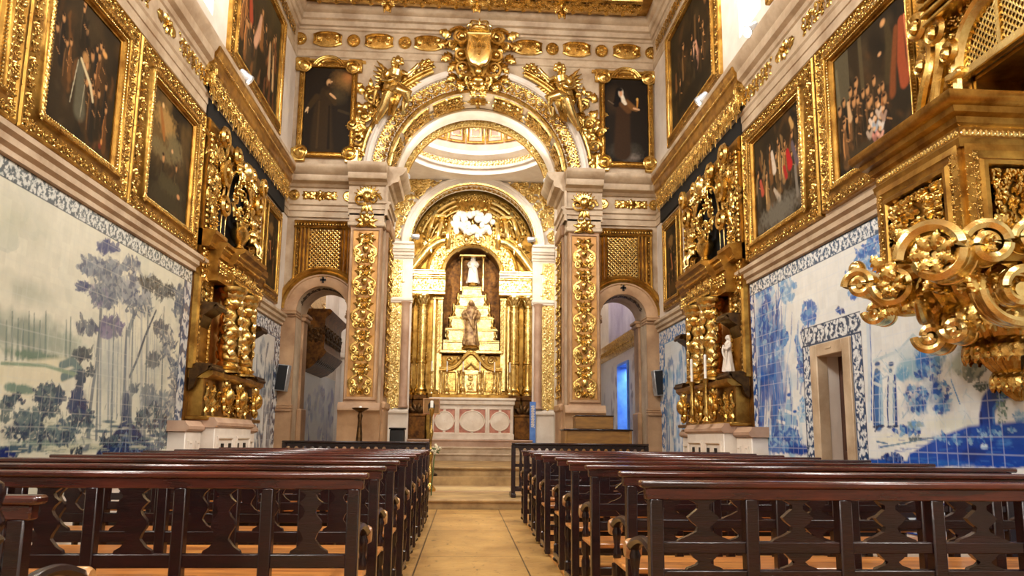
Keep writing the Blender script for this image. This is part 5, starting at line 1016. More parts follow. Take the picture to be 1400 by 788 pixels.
# ---- carved pilasters beside the arch
for (x0, x1), lab in zip(PIL, ('left', 'right')):
    t = thing('gilt_pilaster', 'tall pilaster with raised gilt carving, on the %s of the great arch' % lab, 'pilaster', ((x0+x1)/2, YF-.15, .16)); n = .26
    m = MB(); pbox(FW, x0, x1, 1.80, 5.55, 0, n, m); frame_mould(FW, [(0, n), (.02, n+.03), (.06, n+.03), (.075, n+.01)], x0, x1, 1.86, 5.50, m); build('shaft', m, 'stone_amber', t)
    pn = build('panel', pbox(FW, x0+.075, x1-.075, 1.94, 5.43, n-.01, n+.008), 'gilt_ground', t)
    m = MB(); strip(m, moved(FW, (x0+x1)/2, 1.97, vertical=True), 3.44, .60, .12, 'candelabra', n=5, n0=n+.005, asp=1.5); build('carving', m, 'gold', pn)
    m = MB(); pbox(FW, x0-.06, x1+.06, 5.52, 5.62, 0, n+.06, m, b=.02); pbox(FW, x0-.03, x1+.03, 5.62, 5.80, 0, n+.03, m); cp = build('capital', m, 'stone', t)
    m = MB(); xc = (x0+x1)/2
    for a in (-2.0, -1.3, -.65, 0, .65, 1.3, 2.0): leaf_at(o := MB(), 0, 0, 0, .26, .14, .09); place(m, o, lambda V: FW(V+A([xc, 5.60, n+.04])), 0, 0, pi/2+a, 1)
    ball(FW(A([xc, 5.62, n+.10])), (.09, .09, .1), 12, 8, m); build('leaf_mask', m, 'gold', cp)
    m = MB()   # shell ornament on the frieze over the pilaster
    for i in range(9): a = pi/2+(i-4)*.30; leaf_at(o := MB(), 0, 0, 0, .32, .10, .10); place(m, o, lambda V: FW(V+A([xc, 6.14, n+.03])), 0, 0, a, 1)
    for sg in (-1, 1): scroll_at(o := MB(), 0, 0, 0, .15, sg, 1.4, .12, .035); place(m, o, lambda V: FW(V+A([xc+sg*.14, 6.10, n+.03])), 0, 0, 0, 1)
    for a in (-.5, 0, .5): leaf_at(o := MB(), 0, 0, 0, .28, .12, .09); place(m, o, lambda V: FW(V+A([xc, 6.04, n+.03])), 0, 0, -pi/2+a, 1)
    ball(FW(A([xc, 6.14, n+.10])), (.11, .10, .13), 12, 8, m); build('shell', m, 'gold', cp)
    m = MB(); PED = [(0, .16), (.06, .16), (.06, .36), (.03, .40), (.0, .44), (0, 1.58), (.03, 1.62), (.07, 1.66), (.07, 1.72), (.02, 1.78), (0, 1.82)]
    mould(FW, [(0, PED[0][1])]+[(nn+n+.05, tt) for nn, tt in PED]+[(0, PED[-1][1])], x0-.09, x1+.09, m); build('pedestal', m, 'stone_amber', t)
    pl = JL if lab == 'left' else JR; t2 = thing('jamb_pilaster', 'gilt carved strip on the inner face of the great arch, %s side' % lab, 'pilaster', tuple(pl(A([YF+.5, .16, 0]))))
    m = MB(); pbox(pl, YF+.06, YF+.94, 1.86, 5.55, -.02, .05, m); pbox(pl, YF, YF+1.0, 1.70, 1.86, -.02, .12, m, b=.03); pbox(pl, YF, YF+1.0, .16, 1.70, -.02, .08, m); pbox(pl, YF, YF+1.0, 5.5, 5.78, -.02, .10, m, b=.03); b_ = build('shaft', m, 'stone_amber', t2)
    m = MB(); strip(m, moved(pl, YF+.27, 1.95, vertical=True), 3.5, .36, .09, 'candelabra', n=6, n0=.05); strip(m, moved(pl, YF+.72, 1.95, vertical=True), 3.5, .36, .09, 'candelabra', n=6, n0=.05); build('carving', m, 'gold', b_)
# ---- side arches: piers, rings, screens
for (c, r, z), lab, out in zip(SA, ('left', 'right'), (-1, 1)):
    m = MB(); arch_mould(FW, [(r, 0), (r, .05), (r+.02, .06), (r+.20, .06), (r+.22, .08), (r+.25, .08), (r+.25, 0)], c, z, n=33, mb=m)
    for sg in (-1, 1):
        xa = c+sg*r; xb = xa+sg*.26; x0, x1 = min(xa, xb), max(xa, xb)
        if sg == out: x0, x1 = (XL, xa) if out < 0 else (xa, XR)
        pbox(FW, x0, x1, .16, z-.12, 0, .06, m); 
        for zz, hh, nn in ((z-.14, .05, .10), (z-.09, .06, .15), (z-.03, .05, .12)): pbox(FW, x0-.02, x1+.02, zz, zz+hh, -.4, nn, m, b=.015)
        pbox(FW, x0-.03, x1+.03, .16, 1.62, 0, .14, m); 
        for zz, hh, nn in ((1.62, .06, .18), (1.68, .05, .14), (1.73, .04, .10)): pbox(FW, x0-.03, x1+.03, zz, zz+hh, -.02, nn, m, b=.015)
        jy = (YF, YF+1.0); xs = (xa-.05, xa+.05) if sg > 0 else (xa-.05, xa+.05)
        box(xa-(.05 if sg > 0 else 0)+0, xa+(.0 if sg > 0 else .05), YF+.55, YF+.95, .16, z-.1, m); 
        for zz, hh, nn in ((z-.14, .08, .10), (z-.06, .07, .14)): box(xa-(nn if sg > 0 else 0), xa+(nn if sg < 0 else 0), YF+.50, YF+1.0, zz, zz+hh, m, b=.015)
        box(xa-(.10 if sg > 0 else 0), xa+(.10 if sg < 0 else 0), YF+.48, YF+1.0, .16, 1.7, m, b=.015)
    struct('trim_%d' % (13+(out > 0)), m, 'stone_amber', smooth=35)
    m = MB(); k = FW(A([c, z+r+.13, .06])); pbox(FW, c-.02, c+.02, z+r+.07, z+r+.19, .06, .085, m); pbox(FW, c-.06, c+.06, z+r+.115, z+r+.15, .06, .085, m)
    build('small_cross', m, 'iron', label='tiny dark cross on the crown of the %s side arch' % lab, cat='cross')
    m = MB(); aa = math.radians(24); mp = lambda V: np.stack([c+(r-V[..., 2])*np.cos(pi-aa-V[..., 0]/r), YF+.25+V[..., 1], z+(r-V[..., 2])*np.sin(pi-aa-V[..., 0]/r)], -1); strip(m, mp, r*(pi-2*aa), .28, .05, 'rinceau', .8); build('arch_garland', m, 'bronze', label='dark carved garland under the vault of the %s side arch' % lab, cat='carving')
    # gilt lattice window in its arched frame
    x0, x1, z0, z1 = c-.66, c+.66, z+.02, 5.70; t = thing('lattice_screen', 'gilt lattice window over the %s side arch' % lab, 'screen', tuple(FW(A([c, z0, 0]))))
    m = MB(); pts = []; ro = r+.25
    xs = np.linspace(x0, x1, 41); low = np.where(np.abs(xs-c) < ro, z+np.sqrt(np.clip(ro**2-(xs-c)**2, 0, None)), z); grid(FW(np.stack([np.stack([xs, low, 0*xs+.02], -1), np.stack([xs, 0*xs+z1, 0*xs+.02], -1)])), m); bk = build('backboard', m, 'bole_shade', t)
    m = MB()
    for xx in (x0+.03, x0+.14, x0+.22, x0+.30, x1-.30, x1-.22, x1-.14, x1-.03):
        zl = z+sqrt(max(0, ro*ro-(xx-c)**2)) if abs(xx-c) < ro else z; vmould(FW, [(0, xx-.028), (.06, xx-.024), (.085, xx), (.06, xx+.024), (0, xx+.028)], zl, z1-.04, m)
    for zz in (z1-.05, z1-.16): mould(FW, [(0, zz-.035), (.07, zz-.03), (.10, zz), (.07, zz+.03), (0, zz+.035)], x0, x1, m)
    arch_mould(FW, [(ro, .02), (ro, .09), (ro+.04, .12), (ro+.08, .08), (ro+.12, .10), (ro+.17, .06), (ro+.17, .02)], c, z, .05, pi-.05, 33, m)
    fr = build('frame', m, 'gold_plain', t)
    m = MB(); strip(m, arcmap(FW, c, z, ro+.11, pi-.05), (ro+.1)*(pi-.1), .10, .05, 'acanthus', .8, n0=.06); strip(m, moved(FW, x0+.085, z+.1, vertical=True), z1-z-.25, .09, .05, 'foliage', n0=.03, alt=True); strip(m, moved(FW, x1-.085, z+.1, vertical=True), z1-z-.25, .09, .05, 'foliage', n0=.03, alt=True); strip(m, moved(FW, x0, z1-.105), x1-x0, .06, .04, 'bead', n0=.05); build('carving', m, 'gold', fr)
    m = MB(); la, lb, lz0, lz1 = x0+.34, x1-.34, z+ro+.06-.02, z1-.22
    per = .088; hgt = lz1-(lz0-.1)
    for d_ in (1, -1):
        for k_ in range(int((lb-la+hgt)/per)+1):
            q0 = la-hgt*(d_ > 0)*1.0+k_*per if d_ > 0 else la+k_*per
            t0_, t1_ = lz0-.1, lz1; s0_, s1_ = (q0, q0+hgt) if d_ > 0 else (q0, q0-hgt)
            e0 = max(min((la-s0_)/(s1_-s0_), (lb-s0_)/(s1_-s0_)), 0); e1 = min(max((la-s0_)/(s1_-s0_), (lb-s0_)/(s1_-s0_)), 1)
            if e1-e0 < .02: continue
            tube(FW(A([[s0_+(s1_-s0_)*e, t0_+hgt*e, .05+.008*d_] for e in (e0, (e0+e1)/2, e1)])), .016, 5, m)
    build('lattice', m, 'gold_bright', t)
# ------------------------------------------------------------------ chancel: floors, steps, walls, dome ring
Y1, Y2 = YF+1.0, 22.0; CW = 2.40                # chancel from the arch to the framing wall, half width
m = box(CX-1.95, CX+1.95, 16.05, Y2+2.4, -.1, .33); struct('floor_2', m, 'step_stone')
def step(i, x0, x1, y0, y1, z0, z1, mt='step_stone'):
    m = box(x0, x1, y0+.04, y1, z0-.05, z1); mould(Pl((0, y0+.04, 0), (1, 0, 0), (0, 0, 1), (0, -1, 0)), [(.004, z0), (.004, z1-.06), (.035, z1-.05), (.05, z1-.02), (.035, z1), (0, z1)], x0, x1, m)
    struct('step_%d' % i, m, mt)
step(1, CX-1.94, CX+1.94, 16.55, Y2+2.3, .33, .51); step(2, CX-1.9, CX+1.9, 20.95, Y2+2.3, .51, .70, 'stone'); step(3, CX-1.8, CX+1.8, 21.22, Y2+2.3, .70, .88, 'stone'); step(4, CX-1.75, CX+1.75, 21.5, Y2+2.3, .88, 1.08, 'stone_rose')
# inlaid slab in the floor before the steps
t = thing('grave_slab', 'pale inlaid stone slab in the floor before the steps', 'slab', (CX, 14.9, .16)); m = box(CX-.98, CX+.98, 14.1, 15.75, .16, .166); build('border', m, 'stone_amber', t); th = np.linspace(0, 2*pi, 40, endpoint=False)
m = MB(); m.add(np.stack([CX-.05+.48*np.cos(th), 14.95+.55*np.sin(th), 0*th+.170], -1), None, None, [list(range(40))]); m.add([(CX-.75, 14.35, .168), (CX+.75, 14.35, .168), (CX+.75, 15.5, .168), (CX-.75, 15.5, .168)], [(0, 1, 2, 3)]); build('inlay', m, 'inlay_stone', t)
# side walls of the chancel (open into the flanking passages through a pair of doors on the passage side)
for sg, nm in ((-1, 'wall_chancel_left'), (1, 'wall_chancel_right')):
    x = CX+sg*CW; m = box(min(x, x+sg*.3), max(x, x+sg*.3), Y1, Y2+2.4, .0, 8.75); struct(nm, m, 'plaster')
m = MB(); BR, BZ = 1.86, 6.78
arch_wall(Y2, CX-CW, CX+CW, [(CX, BR, BZ)], 10.4, m); reveal(CX, BR, BZ, Y2, Y2+.5, m); struct('wall_back', m, 'stone_white', smooth=30)
struct('wall_apse', box(CX-CW, CX+CW, Y2+1.6, Y2+1.8, 0, 9.2), 'gold_plain')
q = Pl((0, Y2, 0), (1, 0, 0), (0, 0, 1), (0, -1, 0)); BP = q
m = MB(); arch_mould(q, [(BR, 0), (BR, .10), (BR+.04, .12), (BR+.16, .12), (BR+.19, .16), (BR+.24, .16), (BR+.25, .0)], CX, BZ, n=49, mb=m)
for sg in (-1, 1):
    xs = sorted((CX+sg*(BR-.10), CX+sg*(CW))); m2 = m
    pbox(q, xs[0], xs[1], 1.9, 6.3, 0, .12, m)
    for zz, hh, nn in ((6.3, .07, .18), (6.37, .10, .24), (6.47, .06, .32), (6.53, .14, .36), (6.67, .07, .42), (4.98, .06, .17), (5.04, .10, .20)): pbox(q, xs[0]-.03*(sg > 0), xs[1]+.03*(sg < 0), zz, zz+hh, 0, nn, m, b=.02)
    pbox(q, xs[0], xs[1], .33, 1.9, 0, .20, m, b=.02); pbox(q, xs[0], xs[1], 1.78, 1.9, 0, .28, m, b=.03)
struct('trim_15', m, 'stone_white', smooth=35)
for sg, lab in ((-1, 'left'), (1, 'right')):
    m = MB(); xc = CX+sg*(BR+.36); strip(m, moved(q, xc, 1.95, vertical=True), 4.3, .34, .09, 'foliage2', n0=.12, alt=True); pbox(q, xc-.18, xc+.18, 1.95, 6.25, .10, .13, m); build('pilaster_carving', m, 'gold_bright', label='gilt leaf carving climbing the white pilaster on the %s of the high altar' % lab, cat='carving')
    lathe([(.13, 1.95), (.15, 1.98), (.12, 2.05), (.11, 4.9), (.13, 4.95), (.15, 5.0)], (CX+sg*(BR+.06), Y2-.16, 0), 16, m2 := MB()); struct('column_%s' % lab, m2, 'stone_rose')
m = MB(); arch_mould(q, [(BR-.02, .02), (BR-.02, .13), (BR+.03, .14), (BR+.03, .02)], CX, BZ, n=49, mb=m); strip(m, lambda V: np.stack([CX+(BR-V[..., 2])*np.cos(pi*.98-V[..., 0]/BR), Y2+.25+V[..., 1], BZ+(BR-V[..., 2])*np.sin(pi*.98-V[..., 0]/BR)], -1), BR*pi*.96, .40, .06, 'rinceau', .8); build('arch_carving', m, 'gold_bright', label='gilt leaf band lining the white arch over the high altar', cat='carving')
# gilt leaf fans in the corners over the white arch
for sg, lab in ((-1, 'left'), (1, 'right')):
    m = MB(); r = np.random.default_rng(8); k = 0
    while k < 150:
        x, z = r.uniform(.5, 2.4), r.uniform(6.9, 9.0); d = sqrt(x*x+(z-BZ)**2)
        if d < BR+.34 or (x < 1.1 and d > BR+.6): continue
        k += 1; leaf_at(o := MB(), 0, 0, 0, r.uniform(.16, .3), r.uniform(.1, .17), .06, nu=6, nv=3); place(m, o, lambda V: q(V+A([CX+sg*x, z, .01])), 0, 0, r.uniform(0, 6.3), 1)
        if k % 6 == 0: scroll_at(o := MB(), 0, 0, 0, .14, sg, 1.4, .08, .025, n=14); place(m, o, lambda V: q(V+A([CX+sg*x, z, .02])), 0, 0, r.uniform(0, 6), 1)
    build('spandrel_carving', m, 'gold_bright', label='gilt leaf carving filling the %s corner over the white arch' % lab, cat='carving')
m = MB()
for a in (-.8, -.4, 0, .4, .8): leaf_at(o := MB(), 0, 0, 0, .28, .13, .1); place(m, o, lambda V: q(V+A([CX, BZ+BR+.20, .1])), 0, 0, pi/2+a, 1)
ball(q(A([CX, BZ+BR+.22, .16])), (.1, .1, .1), 10, 7, m); build('keystone_leaf', m, 'gold', label='small gilt leaf crest on top of the white arch over the high altar', cat='ornament')
# ceiling slab with the round opening, ring cornice, drum
DC, DR, DZ = (CX, 19.45), 2.02, 8.75; n = 64; th = np.arange(n)*2*pi/n
m = MB(); c_, s_ = np.cos(th), np.sin(th); k = 1/np.maximum(np.abs(c_), np.abs(s_)); sq = np.stack([DC[0]+c_*k*2.45, DC[1]+s_*k*2.56, 0*th+DZ], -1); ci = np.stack([DC[0]+c_*DR, DC[1]+s_*DR, 0*th+DZ], -1); grid(A([sq, ci]), m, cv=True)
struct('ceiling_1', m, 'stone_white')
m = lathe([(DR, DZ), (DR-.03, DZ+.02), (DR-.03, DZ+.16), (DR-.10, DZ+.18), (DR-.12, DZ+.24), (DR-.02, DZ+.26), (DR-.02, DZ+.46), (DR-.10, DZ+.48), (DR-.20, DZ+.56), (DR-.22, DZ+.66), (DR-.14, DZ+.70), (DR-.05, DZ+.72)], (*DC, 0), 64); m.g = []; struct('trim_16', m, 'stone_white', smooth=30)
m = MB(); strip(m, lambda V: np.stack([DC[0]+(DR-.02-V[..., 2])*np.sin(V[..., 0]/DR), DC[1]+(DR-.02-V[..., 2])*np.cos(V[..., 0]/DR), DZ+.36+V[..., 1]], -1), 2*pi*DR, .20, .09, 'rinceau', .9); build('ring_garland', m, 'gold_bright', label='gilt garland running around the white ring under the dome', cat='carving')
m = lathe([(DR-.06, DZ+.7), (DR-.06, DZ+2.4), (DR-.3, DZ+3.0), (DR-1.0, DZ+3.7), (.02, DZ+4.0)], (*DC, 0), 48); m.g = []; struct('dome', m, 'stone_rose')
for i, a in enumerate(np.radians([-34, -17, 0, 17, 34])):
    P = Pl((DC[0]+(DR-.07)*sin(a), DC[1]+(DR-.07)*cos(a), 0), (cos(a), -sin(a), 0), (0, 0, 1), (-sin(a), -cos(a), 0)); m = MB(); frame_mould(P, [(0, 0), (0, .05), (.04, .07), (.08, .03), (.08, .0)], -.27, .27, DZ+.95, DZ+2.1, m); rosette_at(o := MB(), 0, 0, .15, .05, 8); place(m, o, moved(P, 0, DZ+1.5), 0, 0, 0, 1); frame_mould(P, [(0, 0), (.0, .02), (.03, .03), (.04, 0)], -.15, .15, DZ+1.15, DZ+1.85, m)
    build('drum_panel', m, 'gold', label='gilt framed panel in the dark drum above the chancel', cat='panel', group='panels of the chancel drum')
# ------------------------------------------------------------------ the high altarpiece, table and its things
YR = 22.75; RP = Pl((0, YR, 0), (1, 0, 0), (0, 0, 1), (0, -1, 0)); RC = .17
ra = thing('high_altarpiece', 'tall gilt altarpiece with paired columns and a lit central niche, behind the altar', 'altarpiece', (RC, YR, 1.08))
m = MB(); NH, NZ = .86, 6.02                    # niche half width and arch springing
for a, b, z in ((-BR+.04, -NH, 8.4), (NH, BR-.04, 8.4)): pbox(RP, RC+a, RC+b, 1.08, 6.2, -.12, 0, m)
xs = np.linspace(-BR+.03, BR-.03, 61); lo = np.where(np.abs(xs) < NH, NZ+np.sqrt(np.clip(NH**2-xs**2, 0, None)), NZ); hi = np.maximum(BZ+np.sqrt(np.clip((BR-.01)**2-xs**2, 0, None)), 6.3); grid(RP(np.stack([np.stack([RC+xs, lo, 0*xs], -1), np.stack([RC+xs, hi, 0*xs], -1)])), m); pbox(RP, RC-NH, RC+NH, 1.08, 3.55, -.3, 0, m)
bd = build('back_panel', m, 'gold_plain', ra)
a = np.linspace(0, pi, 31); m = grid([[(RC+NH*cos(t), YR+d, NZ+NH*sin(t)) for t in a] for d in (0, .75)]); box(RC-NH-.02, RC-NH, YR, YR+.75, 3.4, NZ, m); box(RC+NH, RC+NH+.02, YR, YR+.75, 3.4, NZ, m); box(RC-NH, RC+NH, YR+.73, YR+.75, 3.4, 7.0, m); build('niche', m, 'bole_shade', ra)
m = MB(); arch_mould(RP, [(NH, 0), (NH, .10), (NH+.06, .14), (NH+.12, .08), (NH+.44, .10), (NH+.5, .18), (NH+.56, .16), (NH+.58, 0)], RC, NZ, n=41, mb=m); ar = build('niche_arch', m, 'gold_bright', ra)
m = MB(); strip(m, arcmap(RP, RC, NZ, NH+.28, pi*.97), (NH+.28)*pi*.94, .28, .07, 'foliage', .9, n0=.09, alt=True); build('carving', m, 'gold', ar)
colx = [px for px in (558, 577.5, 703, 722.5)]
for px in colx:
    x = pix(YR-.22, px, 450)[0]; r = .15; c = (x, YR-.24, 0)
    m = lathe([(r*1.45, 2.36), (r*1.45, 2.42), (r*1.15, 2.46), (r*1.35, 2.52), (r*1.05, 2.58), (r, 2.62), (r, 3.28), (r*1.18, 3.30), (r*1.18, 3.36), (r, 3.38), (r*.98, 4.2), (r*.86, 4.98), (r*1.05, 5.0), (r*.9, 5.05)], c, 20); cl = build('column', m, 'gold', ra)
    m = MB(); 
    for z0, z1, nm, w in ((3.42, 4.95, 'foliage2', .5),):
        for kx in range(3): strip(m, lambda V, kx=kx: np.stack([c[0]+(r*.93+V[..., 2])*np.sin(kx*2.1-1.0+V[..., 1]/r+V[..., 0]*1.2), c[1]-(r*.93+V[..., 2])*np.cos(kx*2.1-1.0+V[..., 1]/r+V[..., 0]*1.2), z0+V[..., 0]], -1), z1-z0, .24, .035, 'foliage', 1.1)
    for kx in range(10): th_ = kx*2*pi/10; tube([(c[0]+r*sin(th_), c[1]-r*cos(th_), 2.64), (c[0]+r*sin(th_), c[1]-r*cos(th_), 3.26)], .018, 5, m)
    build('carving', m, 'gold_bright', cl)
    m = lathe([(r*.95, 5.03), (r*1.0, 5.12), (r*1.25, 5.26), (r*1.55, 5.30), (r*1.55, 5.34), (r*1.0, 5.35)], c, 18)
    for row, z0 in ((0, 5.05), (1, 5.14)):
        for kx in range(8): th_ = (kx+.5*row)*pi/4; leaf_at(o := MB(), 0, 0, 0, .16, .11, .05, nu=5, nv=3); V = np.concatenate(o.v); m.add(np.stack([c[0]+(r+.01+V[:, 2]+V[:, 0]*.3)*np.sin(th_+V[:, 1]/r), c[1]-(r+.01+V[:, 2]+V[:, 0]*.3)*np.cos(th_+V[:, 1]/r), z0+V[:, 0]], -1), np.concatenate(o.q))
    build('capital', m, 'gold_bright', cl)
    m = MB(); box(c[0]-.2, c[0]+.2, c[1]-.2, YR, 1.08, 1.35, m, b=.02); box(c[0]-.18, c[0]+.18, c[1]-.18, YR, 1.35, 2.2, m); box(c[0]-.21, c[0]+.21, c[1]-.21, YR, 2.2, 2.36, m, b=.03); build('pedestal', m, 'bole_shade', cl)
for sg in (-1, 1):
    for xa, w in ((.95, .09), (1.12, .05)): m = MB(); pbox(RP, RC+sg*xa-w, RC+sg*xa+w, 2.5, 5.3, 0, .09, m, b=.02); pbox(RP, RC+sg*xa-w-.02, RC+sg*xa+w+.02, 5.24, 5.34, 0, .12, m, b=.02); pl_ = build('pilaster', m, 'gold_bright', ra)
    m = MB(); strip(m, moved(RP, RC+sg*.95, 3.6, vertical=True), 1.7, .12, .05, 'foliage', n0=.09); build('carving', m, 'gold', pl_)
    xs = sorted((RC+sg*.80, RC+sg*1.86)); m = MB()
    for zz, hh, nn in ((5.35, .09, .40), (5.44, .05, .44), (5.49, .32, .38), (5.81, .05, .46), (5.86, .05, .52), (5.91, .09, .58), (6.0, .05, .62)): pbox(RP, xs[0], xs[1], zz, zz+hh, 0, nn, m, b=.012)
    en = build('entablature', m, 'gold_bright', ra); m = MB(); strip(m, moved(RP, xs[0]+.05, 5.65), 1.0, .26, .05, 'foliage', n0=.38, alt=True); strip(m, moved(RP, xs[0]+.03, 5.835), 1.0, .05, .03, 'bead', n0=.45); build('frieze_carving', m, 'gold', en)
    m = MB()   # broken pediment: a curved scroll rising inward, then ribbed vault consoles
    q_ = np.linspace(0, 1, 16); tube(RP(np.stack([RC+sg*(1.80-.95*q_), 6.1+.9*np.sin(q_*pi/2), .40-.1*q_], -1)), .10, 10, m); tube(RP(np.stack([RC+sg*(1.80-1.0*q_), 6.28+1.0*np.sin(q_*pi/2), .25-.1*q_], -1)), .07, 8, m)
    for j in range(3): tube(RP(np.stack([RC+sg*(1.15-.22*j+.25*q_-.1*j*q_), 7.95-.9*q_-.1*j, .10+.22*np.sin(q_*pi)], -1)), .075, 8, m)
    for j, rr in enumerate((.52, .38, .24)): tube(RP(np.stack([RC+(BR-rr)*np.cos(pi/2-sg*(.35+.9*q_)), BZ+(BR-rr)*np.sin(pi/2-sg*(.35+.9*q_)), .06+.03*j+0*q_], -1)), .05, 7, m)
    pbox(RP, RC+sg*1.0-.18, RC+sg*1.0+.18, 7.75, 7.85, 0, .3, m, b=.02)
    build('pediment', m, 'gold_bright', ra)
    m = MB(); cherub(m, frameof((RC+sg*1.32, YR-.32, 6.62), (.8, 0, 0), (0, .8, 0), (0, 0, .8)), .62); cherub(m, frameof((RC+sg*.62, YR-.25, 7.12), (.8, 0, 0), (0, .8, 0), (0, 0, .8)), .5); build('cherub', m, 'gold_bright', ra)
m = MB(); r = np.random.default_rng(4)      # glory of clouds, heads and rays over the niche
for i in range(46): a_, d_ = r.uniform(0, 2*pi), .55*sqrt(r.uniform()); ball(RP(A([RC+d_*1.15*cos(a_), 7.55+d_*.8*sin(a_), .12+.2*(1-d_)])), r.uniform(.06, .13), 8, 6, m)
for x, z in ((-.28, 7.5), (.26, 7.52), (0, 7.88), (-.5, 7.3), (.5, 7.3), (-.02, 7.32)): ball(RP(A([RC+x, z, .36])), (.075, .08, .09), 10, 7, m)
gl = build('cloud_glory', m, 'stone_white', ra); m = MB()
for i in range(22): a_ = i*2*pi/22; tube(RP(A([[RC+.5*cos(a_), 7.55+.4*sin(a_), .08], [RC+(.85 if i % 2 else .72)*cos(a_), 7.55+(.68 if i % 2 else .58)*sin(a_), .06]])), [.035, .008], 5, m)
for sg in (-1, 1): scroll_at(o := MB(), 0, 0, 0, .18, sg, 1.4, .1, .04); place(m, o, lambda V: RP(V+A([RC+sg*.18, 7.12, .1])), 0, 0, 0, 1)
build('rays', m, 'gold_bright', gl)
m = MB(); strip(m, arcmap(RP, RC, BZ, BR-.16, pi*.9), (BR-.16)*pi*.8, .24, .09, 'foliage2', .8, n0=.02); build('lunette_carving', m, 'gold', bd)
m = MB(); r = np.random.default_rng(14)     # leaf work filling the lunette between the pediment and the arch
for i in range(170):
    a_ = r.uniform(.12, pi-.12); d_ = r.uniform(.9, BR-.3); x, z = d_*cos(a_), BZ+d_*sin(a_)-.2
    if z < 6.3: continue
    leaf_at(o := MB(), 0, 0, 0, r.uniform(.14, .26), r.uniform(.09, .14), .07, nu=5, nv=3); place(m, o, lambda V: RP(V+A([RC+x, z, .02])), 0, 0, a_+r.uniform(-1, 1), 1)
build('lunette_leaves', m, 'gold', bd)
# predella with its curved pediment and tabernacle
m = MB(); q_ = np.linspace(-1, 1, 33); zc = 3.12+.50*np.exp(-(q_/.36)**2)*1.0
for d, rr in ((.46, .05), (.50, .035), (.43, .03)): tube(RP(np.stack([RC+.93*q_, zc+(.46-d)*1.2, 0*q_+d], -1)), rr, 8, m)
P = []
for xx, zz in zip(q_, zc): P.append([(RC+.93*xx, 2.36, .42), (RC+.93*xx, zz, .42), (RC+.93*xx, zz, 0)])
grid(RP(A(P)), m); pbox(RP, RC-.98, RC+.98, 2.28, 2.36, 0, .55, m, b=.02); pbox(RP, RC-.98, RC+.98, 1.08, 2.28, 0, .5, m); pd = build('predella', m, 'gold', ra)
m = MB()
for x in (-.60, .60): frame_mould(RP, [(0, .42), (0, .46), (.03, .47), (.05, .44), (.05, .42)], RC+x-.20, RC+x+.20, 2.45, 3.06, m)
for x in (-.86, -.34, .34, .86): lathe([(.05, 2.38), (.06, 2.44), (.035, 2.5), (.05, 2.65), (.03, 2.8), (.045, 2.95), (.06, 3.02), (.05, 3.08)], (RC+x, YR-.46, 0), 10, m)
build('panel_frame', m, 'gold_bright', pd)
m = MB(); pbox(RP, RC-.26, RC+.26, 2.36, 3.10, .42, .54, m, b=.02); frame_mould(RP, [(0, .54), (0, .58), (.03, .59), (.05, .55)], RC-.22, RC+.22, 2.42, 2.98, m); tube(RP(A([[RC-.28, 3.08, .56], [RC-.15, 3.14, .57], [RC, 3.28, .58], [RC+.15, 3.14, .57], [RC+.28, 3.08, .56]])), .035, 8, m); strip(m, moved(RP, RC, 2.48, vertical=True), .46, .3, .06, 'candelabra', n=1, n0=.54); build('tabernacle', m, 'gold_bright', pd)
m = MB(); pbox(RP, RC-.93, RC+.93, 3.60, 3.70, 0, .3, m, b=.02)
for sg in (-1, 1):
    for (x, z, r_, a_) in ((.62, 3.42, .15, 0), (.36, 3.48, .10, 1)): scroll_at(o := MB(), 0, 0, 0, r_, sg, 1.5, .08, .03); place(m, o, lambda V: RP(V+A([RC+sg*x, z, .05])), 0, 0, a_, 1)
for a_ in (-1.2, -.6, 0, .6, 1.2): leaf_at(o := MB(), 0, 0, 0, .26, .12, .09); place(m, o, lambda V: RP(V+A([RC, 3.48, .3])), 0, 0, pi/2+a_, 1)
build('upper_scrolls', m, 'gold_bright', pd)
# stepped throne in the niche
m = MB()
for i, (w, z0, z1, d) in enumerate(((.84, 3.7, 4.05, .10), (.78, 4.05, 4.42, .18), (.68, 4.42, 4.8, .26), (.56, 4.8, 5.15, .34), (.44, 5.15, 5.5, .42), (.30, 5.5, 5.78, .48))):
    box(RC-w, RC+w, YR+d, YR+.72, z0, z1-.07, m); box(RC-w-.03, RC+w+.03, YR+d-.04, YR+.72, z1-.09, z1-.04, m, b=.015); box(RC-w-.01, RC+w+.01, YR+d-.02, YR+.72, z1-.04, z1, m, b=.01)
tr = build('throne', m, 'gold_bright', ra); m = MB()
for w, z in ((.80, 4.21), (.72, 4.58), (.62, 4.96), (.50, 5.31)):
    for sg in (-1, 1): lathe([(.06, -.16), (.07, -.1), (.03, -.04), (.06, .06), (.03, .16), (.04, .22), (.0, .28)], (RC+sg*(w-.07), YR+.20+.6*(.8-w), z), 10, m)
build('urn', m, 'gold', tr)
m = MB()
for sg in (-1, 1): lathe([(.05, 5.6), (.06, 5.66), (.04, 5.7), (.04, 6.6), (.06, 6.64), (.04, 6.7)], (RC+sg*.34, YR+.35, 0), 10, m)
box(RC-.42, RC+.42, YR+.28, YR+.45, 6.68, 6.76, m, b=.02); build('canopy', m, 'gold_bright', ra)
def statue(name, label, cat, base, h, mt, **k):
    t = thing(name, label, cat, base); m = MB(); robed(m, frameof(base, (1, 0, 0), (0, 1, 0), (0, 0, 1)), h, **k); build('figure', m, mt, t); m = lathe([(h*.19, -.10), (h*.2, -.06), (h*.16, -.03), (h*.17, .0)], base, 14); build('plinth', m, 'gold', t); return t
statue('saint_statue', 'brown-robed statue holding a child, standing in the high altar niche', 'statue', (RC-.02, YR-.17, 3.84), 1.38, 'polychrome', child=True, folds=7)
statue('crowned_statue', 'small bright white crowned statue at the top of the altar throne', 'statue', (RC+.02, YR+.5, 5.88), .86, 'stone_white', crown=True, folds=8, wide=1.25)
